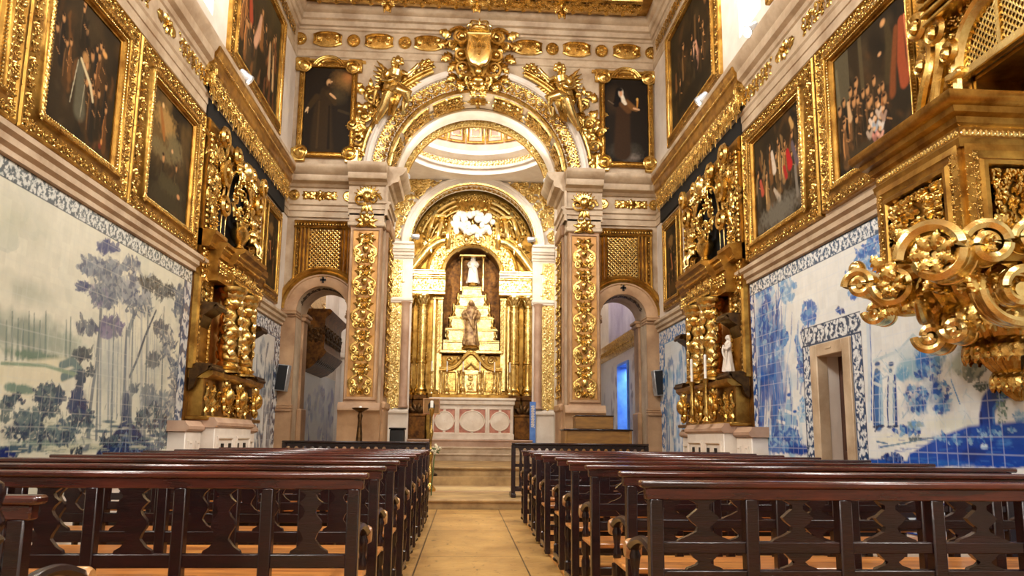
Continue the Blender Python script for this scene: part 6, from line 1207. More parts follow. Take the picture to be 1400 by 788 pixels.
# altar table
ax0, ax1, ay = -.98, 1.45, 21.85; at = thing('altar_table', 'white marble altar with pink roundels in its front', 'altar', ((ax0+ax1)/2, ay+.35, 1.08)); 
m = MB(); box(ax0+.04, ax1-.04, ay+.06, ay+.24, 1.08, 2.06, m); box(ax0-.02, ax1+.02, ay-.06, ay+.26, 2.19, 2.26, m, b=.012); box(ax0+.0, ax1-.0, ay-.02, ay+.24, 2.06, 2.19, m, b=.02); box(ax0+.02, ax1-.02, ay+.02, ay+.24, 1.08, 1.24, m, b=.01); build('table', m, 'marble', at)
AP = Pl((0, ay+.06, 0), (1, 0, 0), (0, 0, 1), (0, -1, 0)); pw = (ax1-ax0-.08)/3
for i, (f0, f1) in enumerate(((.05, .30), (.345, .655), (.70, .95))):
    x0, x1 = ax0+f0*(ax1-ax0), ax0+f1*(ax1-ax0); xc, zc_, hw_, hh_ = (x0+x1)/2, 1.60, (x1-x0)/2, .34
    p_ = build('panel', pbox(AP, x0, x1, zc_-hh_, zc_+hh_, 0, .012), 'marble_pink', at)
    m = MB(); rx, rz = (hw_*.92, hh_*.86) if i == 1 else (min(hw_, hh_)*.88,)*2; th = np.linspace(0, 2*pi, 40, endpoint=False)
    rows = [[(xc+rx*k*cos(t), zc_+rz*k*sin(t), z) for t in th] for k, z in ((1.04, .012), (1.04, .05), (.96, .055), (.92, .035), (.5, .04), (.02, .042))]; grid(AP(A(rows)), m, cv=True)
    for s_, t_, w_2, h_2 in ((0, 1, .06, hh_-rz+.03), (0, -1, .06, hh_-rz+.03), (1, 0, hw_-rx+.03, .06), (-1, 0, hw_-rx+.03, .06)):
        cx_, cz_ = xc+s_*(rx+hw_)/2, zc_+t_*(rz+hh_)/2; pbox(AP, cx_-w_2*.6, cx_+w_2*.6, cz_-h_2*.6, cz_+h_2*.6, .0, .04, m)
    build('roundel', m, 'marble', p_); m = MB(); frame_mould(AP, [(-.05, 0), (-.05, .05), (.0, .05), (.015, .02), (.015, 0)], x0, x1, zc_-hh_, zc_+hh_, m); build('panel_border', m, 'marble', p_)
# six gilt candlesticks on the ledge behind the altar
cs = None
for px in (590, 611, 633, 656, 676, 697):
    x = pix(22.08, px, 520)[0]
    if cs is None:
        cs = thing('candlestick', 'gilt turned candlestick in the row on the high altar ledge', 'candlestick', (x, 22.08, 2.36), 'six gilt altar candlesticks')
        build('stem', lathe([(.085, 0), (.09, .02), (.08, .05), (.05, .07), (.085, .12), (.08, .17), (.035, .21), (.025, .28), (.045, .33), (.025, .38), (.02, .50), (.035, .54), (.02, .58), (.055, .64), (.06, .66), (.02, .66)], (x, 22.08, 2.36), 12), 'gold_bright', cs); build('candle', lathe([(.016, .66), (.016, .95), (.004, .96)], (x, 22.08, 2.36), 8), 'white_cloth', cs); cs0 = x
    else: o = copy_tree(cs); o.location.x = x
build('altar_shelf', box(RC-1.1, RC+1.1, 21.96, 22.18, 2.26, 2.36, b=.01), 'gold_plain', at)
# low dark cupboards / doors either side of the altar behind it
for sg, lab in ((-1, 'left'), (1, 'right')):
    x = RC+sg*1.55; t = thing('side_plinth', 'dark wooden plinth with a carved leaf, %s of the altar' % lab, 'plinth', (x, 22.3, 1.08)); m = MB(); box(x-.28, x+.28, 22.06, 22.29, 1.08, 1.75, m, b=.02); box(x-.30, x+.30, 22.03, 22.30, 1.72, 1.80, m, b=.02); b_ = build('body', m, 'bole_shade', t); m = MB()
    for a_ in (-.9, -.3, .3, .9): leaf_at(o := MB(), 0, 0, 0, .34, .2, .1); place(m, o, lambda V: Pl((x, 22.2, 1.80), (1, 0, 0), (0, 0, 1), (0, -1, 0))(V), 0, 0, pi/2+a_, 1)
    build('leaf', m, 'bronze', b_)
# ------------------------------------------------------------------ passages beside the chancel, seen through the side arches
m = MB(); box(XL-.3, XL, 17, 23.2, 0, 7.2, m); struct('wall_passage_left', m, 'plaster'); m = MB(); box(XR, XR+.3, 17, 19.05, 0, 7.2, m); box(XR, XR+.3, 20.25, 23.2, 0, 7.2, m); box(XR, XR+.3, 19.05, 20.25, 3.05, 7.2, m); struct('wall_passage_right', m, 'plaster')
struct('wall_passage_end', box(XL-.3, CX-CW-.28, 23.0, 23.2, 0, 7.2), 'plaster'); struct('wall_passage_end_right', box(CX+CW+.28, XR+.3, 23.0, 23.2, 0, 7.2), 'plaster'); struct('floor_3', box(XL-.3, CX-CW-.25, 16.6, 23.2, -.05, .16), 'step_stone'); struct('floor_4', box(CX+CW+.25, XR+1.5, 16.6, 23.2, -.05, .16), 'step_stone')
struct('ceiling_2', box(XL-.3, CX-CW, 17, 23.2, 7.2, 7.4), 'plaster'); struct('ceiling_3', box(CX+CW, XR+.3, 17, 23.2, 7.2, 7.4), 'plaster')
p = Paint(17.05, 22.9, .3, 2.75, .02, (200, 204, 214)); r = np.random.default_rng(31)
for i in range(70): p.blob(r.uniform(17, 23), r.uniform(.5, 2.4), r.uniform(.12, .4), r.uniform(.1, .3), [(58, 66, 140), (110, 118, 170), (150, 156, 190)][i % 3], r.uniform(-1, 1), soft=.5, ragged=.6, fr=5, op=.8)
build('tile_picture', p.surface(Pl((XL, 0, 0), LW.S, LW.T, LW.N), .01), 'tiles', label='violet-blue tile panel in the passage behind the left side arch', cat='tile picture')
gb = thing('carved_gallery', 'dark carved wooden balcony jutting out behind the left side arch', 'balcony', (XL+.3, 19.3, 2.8)); m = MB(); g0, g1 = 18.2, 20.6
mould(LW, [(0, 4.15), (.60, 4.15), (.66, 4.1), (.62, 4.02), (.54, 3.96), (.5, 3.9), (.5, 3.2), (.56, 3.12), (.5, 3.02), (.34, 2.86), (.18, 2.72), (0, 2.66)], g0, g1, m); b_ = build('body', m, 'bole_shade', gb); m = MB()
strip(m, moved(LW, g0+.05, 3.55), g1-g0-.1, .55, .12, 'rinceau', .8, n0=.5); strip(m, lambda V: LW(np.stack([g0+V[..., 0], 2.92+V[..., 1]*.8, .36+V[..., 1]*.4+V[..., 2]], -1)), g1-g0, .30, .14, 'acanthus', .7); SB = Pl((XL, g0, 0), (1, 0, 0), (0, 0, 1), (0, -1, 0)); strip(m, moved(SB, .03, 3.55), .47, .5, .1, 'foliage2', .8); build('carving', m, 'bronze', b_)
m = MB(); strip(m, moved(LW, 18.3, 4.35, vertical=True), 1.9, .5, .1, 'foliage2', .8); strip(m, moved(LW, 19.0, 4.35, vertical=True), 1.9, .5, .1, 'foliage2', .8); strip(m, moved(LW, 20.4, 4.35, vertical=True), 1.9, .5, .1, 'foliage2', .8); pbox(LW, 17.9, 20.7, 4.3, 6.2, 0, .03, m); build('wall_carving', m, 'gold', label='gilt carving on the passage wall above the dark balcony', cat='carving')
EP = Pl((0, 23.0, 0), (1, 0, 0), (0, 0, 1), (0, -1, 0)); m = MB(); arch_mould(EP, [(.5, 0), (.5, .12), (.62, .14), (.70, .1), (.72, 0)], -2.95, 3.55, n=25, mb=m)
for sg in (-1, 1): pbox(EP, -2.95+sg*.6-.12, -2.95+sg*.6+.12, .16, 3.5, 0, .14, m); pbox(EP, -2.95+sg*.6-.16, -2.95+sg*.6+.16, 3.44, 3.58, 0, .2, m, b=.02)
w_ = struct('door_2', m, 'stone_white'); m = MB(); a = np.linspace(0, pi, 21); m.add(EP(A([(-3.44, .16, .01), (-2.46, .16, .01)]+[(-2.95+.5*cos(t), 3.55+.5*sin(t), .01) for t in a])), None, None, [list(range(23))]); build('door_leaf', m, 'white_cloth', w_)
# right passage: tiles, ledge, blue-lit doorway, gilt strip and a pale picture
p = Paint(17.05, 22.9, .3, 3.38, .02, (206, 204, 206)); 
for i in range(60): p.blob(r.uniform(17, 23), r.uniform(.5, 3.0), r.uniform(.1, .25), r.uniform(.1, .3), [(90, 90, 110), (130, 126, 140), (160, 158, 166)][i % 3], r.uniform(-1, 1), soft=.5, ragged=.6, fr=5, op=.7)
g = p.surface(Pl((XR, 0, 0), RW.S, RW.T, RW.N), .01); V = np.concatenate(g.v); Q = np.concatenate(g.q); c_ = V[Q].mean(1); g.q = [Q[~((c_[:, 1] > 19.05) & (c_[:, 1] < 20.25) & (c_[:, 2] < 3.05))]]; build('tile_picture', g, 'tiles', label='grey tile panel around the blue doorway, behind the right side arch', cat='tile picture')
m = MB(); mould(RW, [(0, 3.38), (.05, 3.40), (.10, 3.48), (.10, 3.6), (.16, 3.68), (.16, 3.76), (.0, 3.8)], 17.0, 23.0, m); strip(m, moved(RW, 17.2, 3.55), 5.6, .18, .06, 'rinceau', .9, n0=.10); build('gilt_ledge', m, 'gold', label='gilt carved ledge sloping away behind the right side arch', cat='ledge')
p = Paint(17.4, 21.5, 3.85, 6.4, .03, (186, 178, 196)); p.mix(np.clip(fbm(p.S*1.3, p.T*1.3, 4, 3)-.3, 0, .6)*1.4, (140, 128, 156)); p.mix(np.clip(fbm(p.S*2, p.T*.9, 4, 12)-.45, 0, .6)*2, (222, 216, 226)); build('hanging_picture', p.surface(Pl((XR, 0, 0), RW.S, RW.T, RW.N), .04), 'canvas', label='pale lilac picture above the gilt ledge behind the right side arch', cat='picture')
m = MB(); strip(m, moved(EP, 3.35, .5, vertical=True), 6.0, .6, .1, 'foliage2', .8, n0=.02); pbox(EP, 3.0, 3.7, .2, 6.8, 0, .03, m); build('wall_carving', m, 'gold', label='gilt carved strip at the end of the passage behind the right side arch', cat='carving')
dr = struct('door_3', (lambda m: (frame_mould(RW, [(0, -.3), (0, .05), (.07, .06), (.08, 0), (.08, -.3)], 18.98, 20.32, .0, 3.12, m), m)[1])(MB()), 'blue_paint'); struct('wall_blue_room', box(XR+.3, XR+1.5, 20.9, 21.0, 0, 3.3), 'blue_paint'); 
struct('wall_blue_room_side', box(XR+1.4, XR+1.5, 18.8, 21.0, 0, 3.3), 'blue_paint')
# ------------------------------------------------------------------ gilt canopied ledges over the side altars
def gilt_ledge(pl, lab):
    s0, s1 = 10.55, 15.55; t = thing('gilt_ledge', lab, 'ledge', tuple(pl(A([(s0+s1)/2, 6.0, .0])))); m = MB()
    prof = [(0, 6.28), (.10, 6.28), (.12, 6.31), (.12, 6.36), (.14, 6.38), (.15, 6.42), (.15, 6.55), (.17, 6.57), (.18, 6.60), (.20, 6.63), (.22, 6.68), (.22, 6.72), (0, 6.74)]; mould(pl, prof, s0, s1, m); bd = build('shelf', m, 'gold_plain', t)
    m = MB(); strip(m, moved(pl, s0, 6.585), s1-s0, .055, .035, 'bead', n0=.155); strip(m, moved(pl, s0, 6.34), s1-s0, .06, .03, 'foliage', n0=.115); build('beading', m, 'gold_bright', bd)
    m = MB(); n = int((s1-s0)/.12)   # hanging scalloped fringe
    for i in range(n):
        s = s0+(i+.5)*(s1-s0)/n; L_ = .30+.06*(i % 2)+.03*sin(i*2.3); V, Q = tmpl_leaf(L_, .15, .05, nu=12, nv=5, lobes=4); m.add(pl(np.stack([s+V[:, 1], 6.26-V[:, 0], .10+V[:, 2]], -1)), Q)
    strip(m, moved(pl, s0, 6.22), s1-s0, .16, .06, 'foliage2', .8, n0=.11, alt=True); strip(m, moved(pl, s0, 6.10), s1-s0, .14, .06, 'foliage', .9, n0=.10, alt=True); build('fringe', m, 'gold', t)
    m = MB(); E_ = Pl(pl(A([s0, 0, 0])), pl.N, (0, 0, 1), -pl.S); strip(m, moved(E_, .0, 6.3), .2, .5, .05, 'foliage2', .5); build('end_carving', m, 'gold', bd)
    m = pbox(pl, 10.72, 15.5, 5.71, 6.28, .0, .05); build('shade_backing', m, 'dark_void', t); m = MB(); mould(pl, [(0, 5.46), (.08, 5.48), (.11, 5.52), (.11, 5.66), (.08, 5.7), (0, 5.7)], 10.72, 13.8, m); build('lower_board', m, 'gold_plain', t)  # dark board put in for the shadow gap behind the fringe
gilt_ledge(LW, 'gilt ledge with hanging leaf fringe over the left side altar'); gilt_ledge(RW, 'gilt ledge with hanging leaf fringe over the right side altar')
# ------------------------------------------------------------------ side altars
def twisted(pl, s, n, z0, z1, r, t, mt='gold'):
    zz = np.linspace(z0+.16, z1-.2, 60); k = 20; th = np.arange(k)*2*pi/k; tw = zz*2*pi/.42
    cx, cy = .022*np.cos(tw), .022*np.sin(tw); rr = r*(1+.07*np.cos((zz-z0)*2*pi/.21)); P = np.stack([s+cx[:, None]+rr[:, None]*np.cos(th), zz[:, None]+0*th, n+cy[:, None]+rr[:, None]*np.sin(th)], -1); m = grid(pl(P), None, cv=True)
    def ring(a, b, f0, f1): q = A([(s+f0*r*cos(x), a, n+f0*r*sin(x)) for x in th]); q2 = A([(s+f1*r*cos(x), b, n+f1*r*sin(x)) for x in th]); return [q, q2]
    grid(pl(A(ring(z0, z0+.03, 1.5, 1.5)+ring(z0+.05, z0+.09, 1.25, 1.45)+ring(z0+.12, z0+.17, 1.2, 1.0))), m, cv=True); grid(pl(A(ring(z1-.22, z1-.19, 1.0, 1.2)+ring(z1-.17, z1-.08, 1.0, 1.5)+ring(z1-.06, z1, 1.6, 1.6))), m, cv=True)
    c = build('column', m, mt, t); m = MB()
    for k_ in range(3):
        for j in range(int((z1-z0-.4)/.075)):
            z = z0+.2+j*.075; a = k_*2.1+z*2*pi/.42; o = MB(); leaf_at(o, 0, 0, 1.1+.8*(j % 2), .20, .13, .10, nu=8, nv=5); V = np.concatenate(o.v); aa = a+V[:, 0]/r; rr_ = r*1.0+V[:, 2]; m.add(pl(np.stack([s+rr_*np.cos(aa), z+V[:, 1], n+rr_*np.sin(aa)], -1)), np.concatenate(o.q))
    for j in range(10): a = j*2*pi/10; o = MB(); leaf_at(o, 0, 0, pi/2, .15, .09, .05, nu=6, nv=3); V = np.concatenate(o.v); aa = a+V[:, 0]/r; rr_ = r*1.05+V[:, 2]+V[:, 1]*.3; m.add(pl(np.stack([s+rr_*np.cos(aa), z1-.2+V[:, 1], n+rr_*np.sin(aa)], -1)), np.concatenate(o.q))
    build('vine', m, 'gold_bright', c)
def side_altar(pl, side):
    t = thing('side_altar', 'tall gilt side altar of twisted columns under a dark arched niche, %s wall' % side, 'altarpiece', tuple(pl(A([12.1, 0, 0]))))
    B = lambda nm, m, mt='gold', par=t: build(nm, m, mt, par)
    m = MB()
    for s0, s1, n1, zt in ((10.85, 12.65, .42, 1.24), (10.25, 10.84, .24, 1.18), (12.66, 13.55, .24, 1.18)):
        pbox(pl, s0, s1, 0, zt, 0, n1, m, b=.01); 
        for q in (0, 1):
            w = (s1-s0)/2; frame_mould(pl, [(0, n1), (.0, n1+.025), (.03, n1+.03), (.05, n1+.005)], s0+q*w+.08, s0+(q+1)*w-.08, .25, zt-.12, m)
    ba = B('pedestal', m, 'stone_white'); m = MB()
    for s0, s1, n1, zt in ((10.82, 12.68, .46, 1.24), (10.2, 10.84, .29, 1.18), (12.66, 13.6, .29, 1.18)): mould(pl, [(0, zt), (n1-.04, zt), (n1, zt+.03), (n1, zt+.07), (n1-.03, zt+.10), (n1-.05, zt+.14), (0, zt+.14)], s0, s1, m)
    B('ledge', m, 'stone_rose', ba); m = MB()
    for s in (11.2, 11.55, 11.95, 12.3): pbox(pl, s-.05, s+.05, .9, 1.02, .42, .435, m)
    B('vent_slot', m, 'black', ba)
    m = MB(); pbox(pl, 10.7, 13.6, 1.3, 5.46, 0, .03, m); bk = B('back_board', m, 'bole_shade'); B('recess', pbox(pl, 11.32, 13.1, 2.05, 3.4, .028, .04), 'orange_gilt', bk)
    # predella: carved panels between consoles
    m = MB(); pbox(pl, 10.85, 13.4, 1.38, 1.95, 0, .22, m); pbox(pl, 10.78, 13.5, 1.34, 1.40, 0, .34, m, b=.015); mould(pl, [(0, 1.92), (.30, 1.92), (.36, 1.97), (.36, 2.02), (.31, 2.05), (0, 2.05)], 10.78, 13.5, m); pr = B('predella', m, 'gold_plain'); m = MB()
    for s0 in (10.95, 12.0): strip(m, moved(pl, s0, 1.66), .60 if s0 < 11 else 1.2, .46, .12, 'foliage2', .7, n0=.22)
    for s in (11.6, 12.3, 13.2):
        for j in range(4): scroll_at(o := MB(), 0, 0, 0, .12, 1, 1.4, .12, .035); place(m, o, moved(pl, s, 1.50+.12*j), 0, 0, j*1.5, 1, n0=.25)
        ball(pl(A([s, 1.70, .34])), (.10, .10, .14), 10, 8, m)
        for a in (-.6, 0, .6): leaf_at(o := MB(), 0, 0, 0, .26, .13, .1); place(m, o, moved(pl, s, 1.72), 0, 0, pi/2+a, 1, n0=.28)
    B('carving', m, 'gold', pr)
    # end pilasters with brackets
    for s0, s1 in ((10.72, 11.30), (13.12, 13.6)):
        m = MB(); pbox(pl, s0, s1, 2.05, 5.46, 0, .10, m); frame_mould(pl, [(0, .10), (.02, .13), (.05, .13), (.07, .10)], s0, s1, 2.1, 3.35, m); p_ = B('pilaster', m, 'gold_plain'); m = MB(); sc = (s0+s1)/2
        strip(m, moved(pl, sc, 2.75, vertical=True), 2.8, .34, .10, 'foliage2', .9, n0=.10, alt=True); strip(m, moved(pl, s0+.07, 2.1, vertical=True), 3.4, .08, .04, 'bead', n0=.10); strip(m, moved(pl, s1-.07, 2.1, vertical=True), 3.4, .08, .04, 'bead', n0=.10); B('carving', m, 'gold', p_)
        for z, w in ((2.95, .20), (2.08, .26)):
            m = MB(); pts = [(.05, z-.34), (.12, z-.28), (.16, z-.14), (.28, z-.06), (.34, z), (.34, z+.04), (.05, z+.05)]; mould(pl, pts, sc-w, sc+w, m); tube(pl(A([[sc-w, z-.02, .33], [sc+w, z-.02, .33]])), .035, 8, m); B('bracket', m, 'bronze', p_)
    for s in (11.6, 12.35): twisted(pl, s, .30, 2.05, 3.34, .135, t)
    m = MB()
    for s in (11.98, 12.8): pbox(pl, s-.10, s+.10, 2.05, 3.34, 0, .20, m); strip(m, moved(pl, s, 2.1, vertical=True), 1.2, .17, .06, 'foliage', n0=.20, alt=True)
    B('inner_pilaster', m, 'gold')
    # small figure on the bracket in the recess
    # entablature in steps over the columns
    m = MB(); E_ = [(0, 3.34), (.38, 3.34), (.38, 3.42), (.41, 3.45), (.36, 3.47), (.36, 3.66), (.40, 3.68), (.41, 3.74), (.44, 3.76), (.46, 3.82), (.52, 3.85), (.53, 3.90), (.0, 3.93)]
    mould(pl, E_, 11.36, 12.62, m); mould(pl, [(n*.72, z) for n, z in E_], 10.98, 13.3, m); mould(pl, [(0, 3.80)]+[(max(0, n*.55), z+.12) for n, z in E_[5:]], 10.72, 11.25, m); mould(pl, [(0, 3.80)]+[(max(0, n*.55), z+.12) for n, z in E_[5:]], 12.95, 13.6, m); en = B('entablature', m, 'gold_plain'); m = MB()
    strip(m, moved(pl, 11.36, 3.565), 1.26, .18, .08, 'foliage2', .9, n0=.36, alt=True); strip(m, moved(pl, 11.36, 3.40), 1.26, .07, .05, 'acanthus', .8, n0=.40); strip(m, moved(pl, 11.36, 3.71), 1.26, .05, .035, 'bead', n0=.40); strip(m, moved(pl, 11.36, 3.80), 1.26, .06, .04, 'acanthus', .7, n0=.44); EE = Pl(pl(A([11.36, 0, 0])), pl.N, (0, 0, 1), -pl.S); strip(m, moved(EE, .02, 3.565), .34, .18, .06, 'foliage2', .9); strip(m, moved(EE, .02, 3.40), .34, .07, .04, 'acanthus', .8); strip(m, moved(pl, 10.98, 3.545), .38, .14, .07, 'foliage', .9, n0=.28); strip(m, moved(pl, 12.62, 3.545), .7, .14, .07, 'foliage', .9, n0=.28); strip(m, moved(pl, 10.74, 3.85), .5, .07, .05, 'acanthus', .8, n0=.21); strip(m, moved(pl, 10.98, 3.82), 2.3, .06, .04, 'acanthus', .8, n0=.33); B('carving', m, 'gold', en)
    # arched niche with its dark hollow, carved surround
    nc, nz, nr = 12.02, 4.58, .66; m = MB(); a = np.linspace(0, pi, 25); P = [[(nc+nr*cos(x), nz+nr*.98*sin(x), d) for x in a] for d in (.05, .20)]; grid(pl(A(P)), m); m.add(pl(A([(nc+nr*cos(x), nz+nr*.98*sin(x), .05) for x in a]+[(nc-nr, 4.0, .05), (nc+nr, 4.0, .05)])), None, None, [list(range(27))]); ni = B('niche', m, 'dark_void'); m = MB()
    for rr, d, w in ((nr, .20, .022), (nr+.10, .17, .026)): tube(pl(A([(nc+rr, 4.02, d)]+[(nc+rr*cos(x), nz+rr*1.15*sin(x), d) for x in a]+[(nc-rr, 4.02, d)])), w, 8, m)
    B('niche_rim', m, 'gold_bright', ni); m = MB(); r = np.random.default_rng(21 if side == 'left' else 22)
    for i in range(330):
        a_ = r.uniform(-.15, pi+.15); d_ = r.uniform(nr+.12, nr+.95); s_, z_ = nc+d_*1.15*cos(a_), nz+d_*.98*sin(a_)
        if not (10.75 < s_ < 13.55 and 4.0 < z_ < 5.5) or (abs(s_-nc) < nr+.1 and z_ < nz+.1): continue
        leaf_at(o := MB(), 0, 0, 0, r.uniform(.16, .30), r.uniform(.09, .15), .08, nu=8, nv=5); place(m, o, moved(pl, s_, z_), 0, 0, r.uniform(0, 6.3), 1, n0=.03+.14*max(0, 1-(d_-nr)/.9))
    for (s_, z_, r_, sg) in ((11.25, 4.5, .20, 1), (13.0, 4.5, .20, -1), (11.2, 5.05, .24, -1), (13.05, 5.05, .24, 1), (11.7, 5.45, .18, 1), (12.55, 5.45, .18, -1), (11.05, 5.5, .2, 1), (13.25, 5.5, .2, -1)): scroll_at(o := MB(), 0, 0, 0, r_, sg, 1.5, .16, .05); place(m, o, moved(pl, s_, z_), 0, 0, 0, 1, n0=.14)
    for sg in (-1, 1): strip(m, moved(pl, nc+sg*.98, 4.05, vertical=True), 1.0, .3, .12, 'foliage2', .9, n0=.12)
    B('surround_carving', m, 'gold', ni)
    m = MB(); f = lambda s_, z_, n_, k: (lambda V: pl(A([s_, z_, n_])+np.stack([V[:, 0]*k, V[:, 2]*k, -V[:, 1]*k], -1)))
    cherub(m, f(12.42, 4.08, .30, 1), .62); cherub(m, f(11.7, 5.12, .24, 1), .40); cherub(m, f(12.35, 5.16, .24, 1), .40); ball(pl(A([12.02, 5.33, .26])), (.13, .13, .16), 10, 8, m)
    B('cherub', m, 'gold_bright', ni)
    m = MB(); rs = np.random.default_rng(5)     # the vase of carved flowers filling the niche
    pr_ = [(.10, 4.02), (.16, 4.06), (.10, 4.12), (.20, 4.22), (.24, 4.32), (.16, 4.42), (.2, 4.46)]; th = np.arange(16)*2*pi/16; grid(pl(A([[(12.05+r_*cos(x)*.9, z_, .22+r_*.6*sin(x)) for x in th] for r_, z_ in pr_])), m, cv=True)
    for i in range(46): a_, d_ = rs.uniform(0, 2*pi), .42*sqrt(rs.uniform()); o = MB(); (rosette_at(o, 0, 0, .09, .08, 6) if i % 2 else leaf_at(o, 0, 0, 0, .22, .12, .08)); place(m, o, moved(pl, 12.08+d_*cos(a_), 4.74+d_*1.1*sin(a_)), 0, 0, rs.uniform(0, 6), 1, n0=.16+.10*rs.uniform())
    B('flower_vase', m, 'gold', ni)
    return t
side_altar(LW, 'left'); side_altar(RW, 'right')
for pl, side, mt in ((RW, 'right', 'stone_white'),):
    b = pl(A([11.05, 2.14, .24])); t = thing('small_statue', 'small white robed statue on the bracket of the right side altar', 'statue', tuple(b)); m = MB(); S_ = pl.N
    robed(m, frameof(b, (0, 1, 0) if side == 'left' else (0, -1, 0), -pl.N, (0, 0, 1)), .55, folds=7); build('figure', m, mt, t)
    for s, z in ((11.35, 2.06), (12.05, 2.06)) if side == 'right' else ():
        x = pl(A([s, z, .50])); c = thing('tall_candle', 'tall candle on a turned gilt stick before the %s side altar' % side, 'candlestick', tuple(x-A([0, 0, .66])), 'candles before the %s side altar' % side); build('stick', lathe([(.07, -.66), (.08, -.64), (.03, -.58), (.05, -.5), (.025, -.42), (.045, -.3), (.025, -.2), (.04, -.06), (.05, 0), (.02, .0)], x, 10), 'gold', c); build('candle', lathe([(.02, 0), (.02, .36), (.005, .37)], x, 8), 'white_cloth', c)
# ------------------------------------------------------------------ pulpit on the right wall
PX, PS0, PS1, PZ0, PZ1 = 3.47, 4.92, 5.98, 2.38, 3.22
pu = thing('pulpit', 'gilt carved pulpit jutting from the right wall on scrolled corbels', 'pulpit', (PX+.3, (PS0+PS1)/2, 1.6)); pn = XR-PX
F1 = Pl((PX, 0, 0), (0, 1, 0), (0, 0, 1), (-1, 0, 0)); F2 = Pl((0, PS0, 0), (1, 0, 0), (0, 0, 1), (0, -1, 0))
m = box(PX, XR-.005, PS0, PS1, PZ0, PZ1)
bx = build('box', m, 'gold_plain', pu)
for pl, a, b, nm in ((F1, PS0, PS1, 'nave'), (F2, PX, XR-.01, 'end')):
    m = MB(); frame_mould(pl, [(0, 0), (0, .035), (.05, .045), (.07, .03), (.10, .03), (.12, .055), (.15, .055), (.17, .02), (.17, .0)], a, b, PZ0, PZ1, m); fr = build('panel_frame', m, 'gold_plain', bx)
    m = MB(); w = b-a-.36; h = PZ1-PZ0-.36; cs, ct = (a+b)/2, (PZ0+PZ1)/2; o = MB(); rosette_at(o, 0, 0, .13, .07, 8)
    for ring, (n, r_, l) in enumerate(((8, .15, .17), (12, .28, .17), (16, .40, .16), (20, .52, .15))):
        for i in range(n): leaf_at(o, r_*cos(i*2*pi/n+ring*.2), r_*sin(i*2*pi/n+ring*.2), i*2*pi/n+ring*.2+(.6 if i % 2 else -.6), l*1.1, l*.6, .10, nu=8, nv=5)
    for sx in (-1, 1):
        for sy in (-1, 1): scroll_at(o, sx*.28, sy*.26, 0, .10, sx*sy, 1.5, .06, .02); scroll_at(o, sx*.12, sy*.33, 1, .07, sx*sy, 1.4, .06, .018); scroll_at(o, sx*.36, sy*.08, 2, .07, -sx*sy, 1.4, .06, .018)
    rr_ = np.random.default_rng(31)
    for i in range(150):
        x_, y_ = rr_.uniform(-.46, .46, 2)
        if np.hypot(x_, y_) > .2: leaf_at(o, x_, y_, np.arctan2(y_, x_)+rr_.uniform(-1.2, 1.2), rr_.uniform(.11, .18), rr_.uniform(.07, .11), .085, nu=8, nv=5)
    V = np.concatenate(o.v); k = np.maximum(np.abs(V[:, 0]), np.abs(V[:, 1])); V[:, 0] = np.clip(V[:, 0], -.47, .47)*w/.94; V[:, 1] = np.clip(V[:, 1], -.47, .47)*h/.94
    m.add(pl(np.stack([cs+V[:, 0], ct+V[:, 1], V[:, 2]+.005], -1)), np.concatenate(o.q), None, o.g); build('panel_carving', m, 'gold', fr)
m = MB()
for pl, a in ((F1, PS0+.05), (F1, PS1-.05), (F2, PX+.05)): strip(m, moved(pl, a, PZ0+.05, vertical=True), PZ1-PZ0-.1, .085, .04, 'foliage', .9, n0=.03, alt=True)
build('corner_carving', m, 'gold', bx)
CP_ = [(0, 3.20), (.03, 3.20), (.04, 3.26), (.02, 3.28), (.02, 3.35), (.05, 3.37), (.06, 3.41), (.10, 3.43), (.11, 3.47), (.15, 3.49), (.17, 3.53), (.17, 3.56), (.0, 3.565)]
m = MB(); K = A([(PX-n, PS1+n, z) for n, z in CP_]), A([(PX-n, PS0-n, z) for n, z in CP_]), A([(XR-.01, PS0-n, z) for n, z in CP_]); K0 = A([(XR-.01, PS1+n, z) for n, z in CP_]); grid(A([K0, K[0], K[1], K[2]]), m); box(PX+.06, XR-.01, PS0+.06, PS1-.06, 3.5, 3.56, m); co = build('cornice', m, 'gold_plain', pu)
m = MB(); strip(m, moved(F1, PS0, 3.315), PS1-PS0, .065, .04, 'acanthus', .62, n0=.015); strip(m, moved(F2, PX, 3.315), XR-PX-.02, .065, .04, 'acanthus', .62, n0=.015); build('beading', m, 'gold_bright', co)
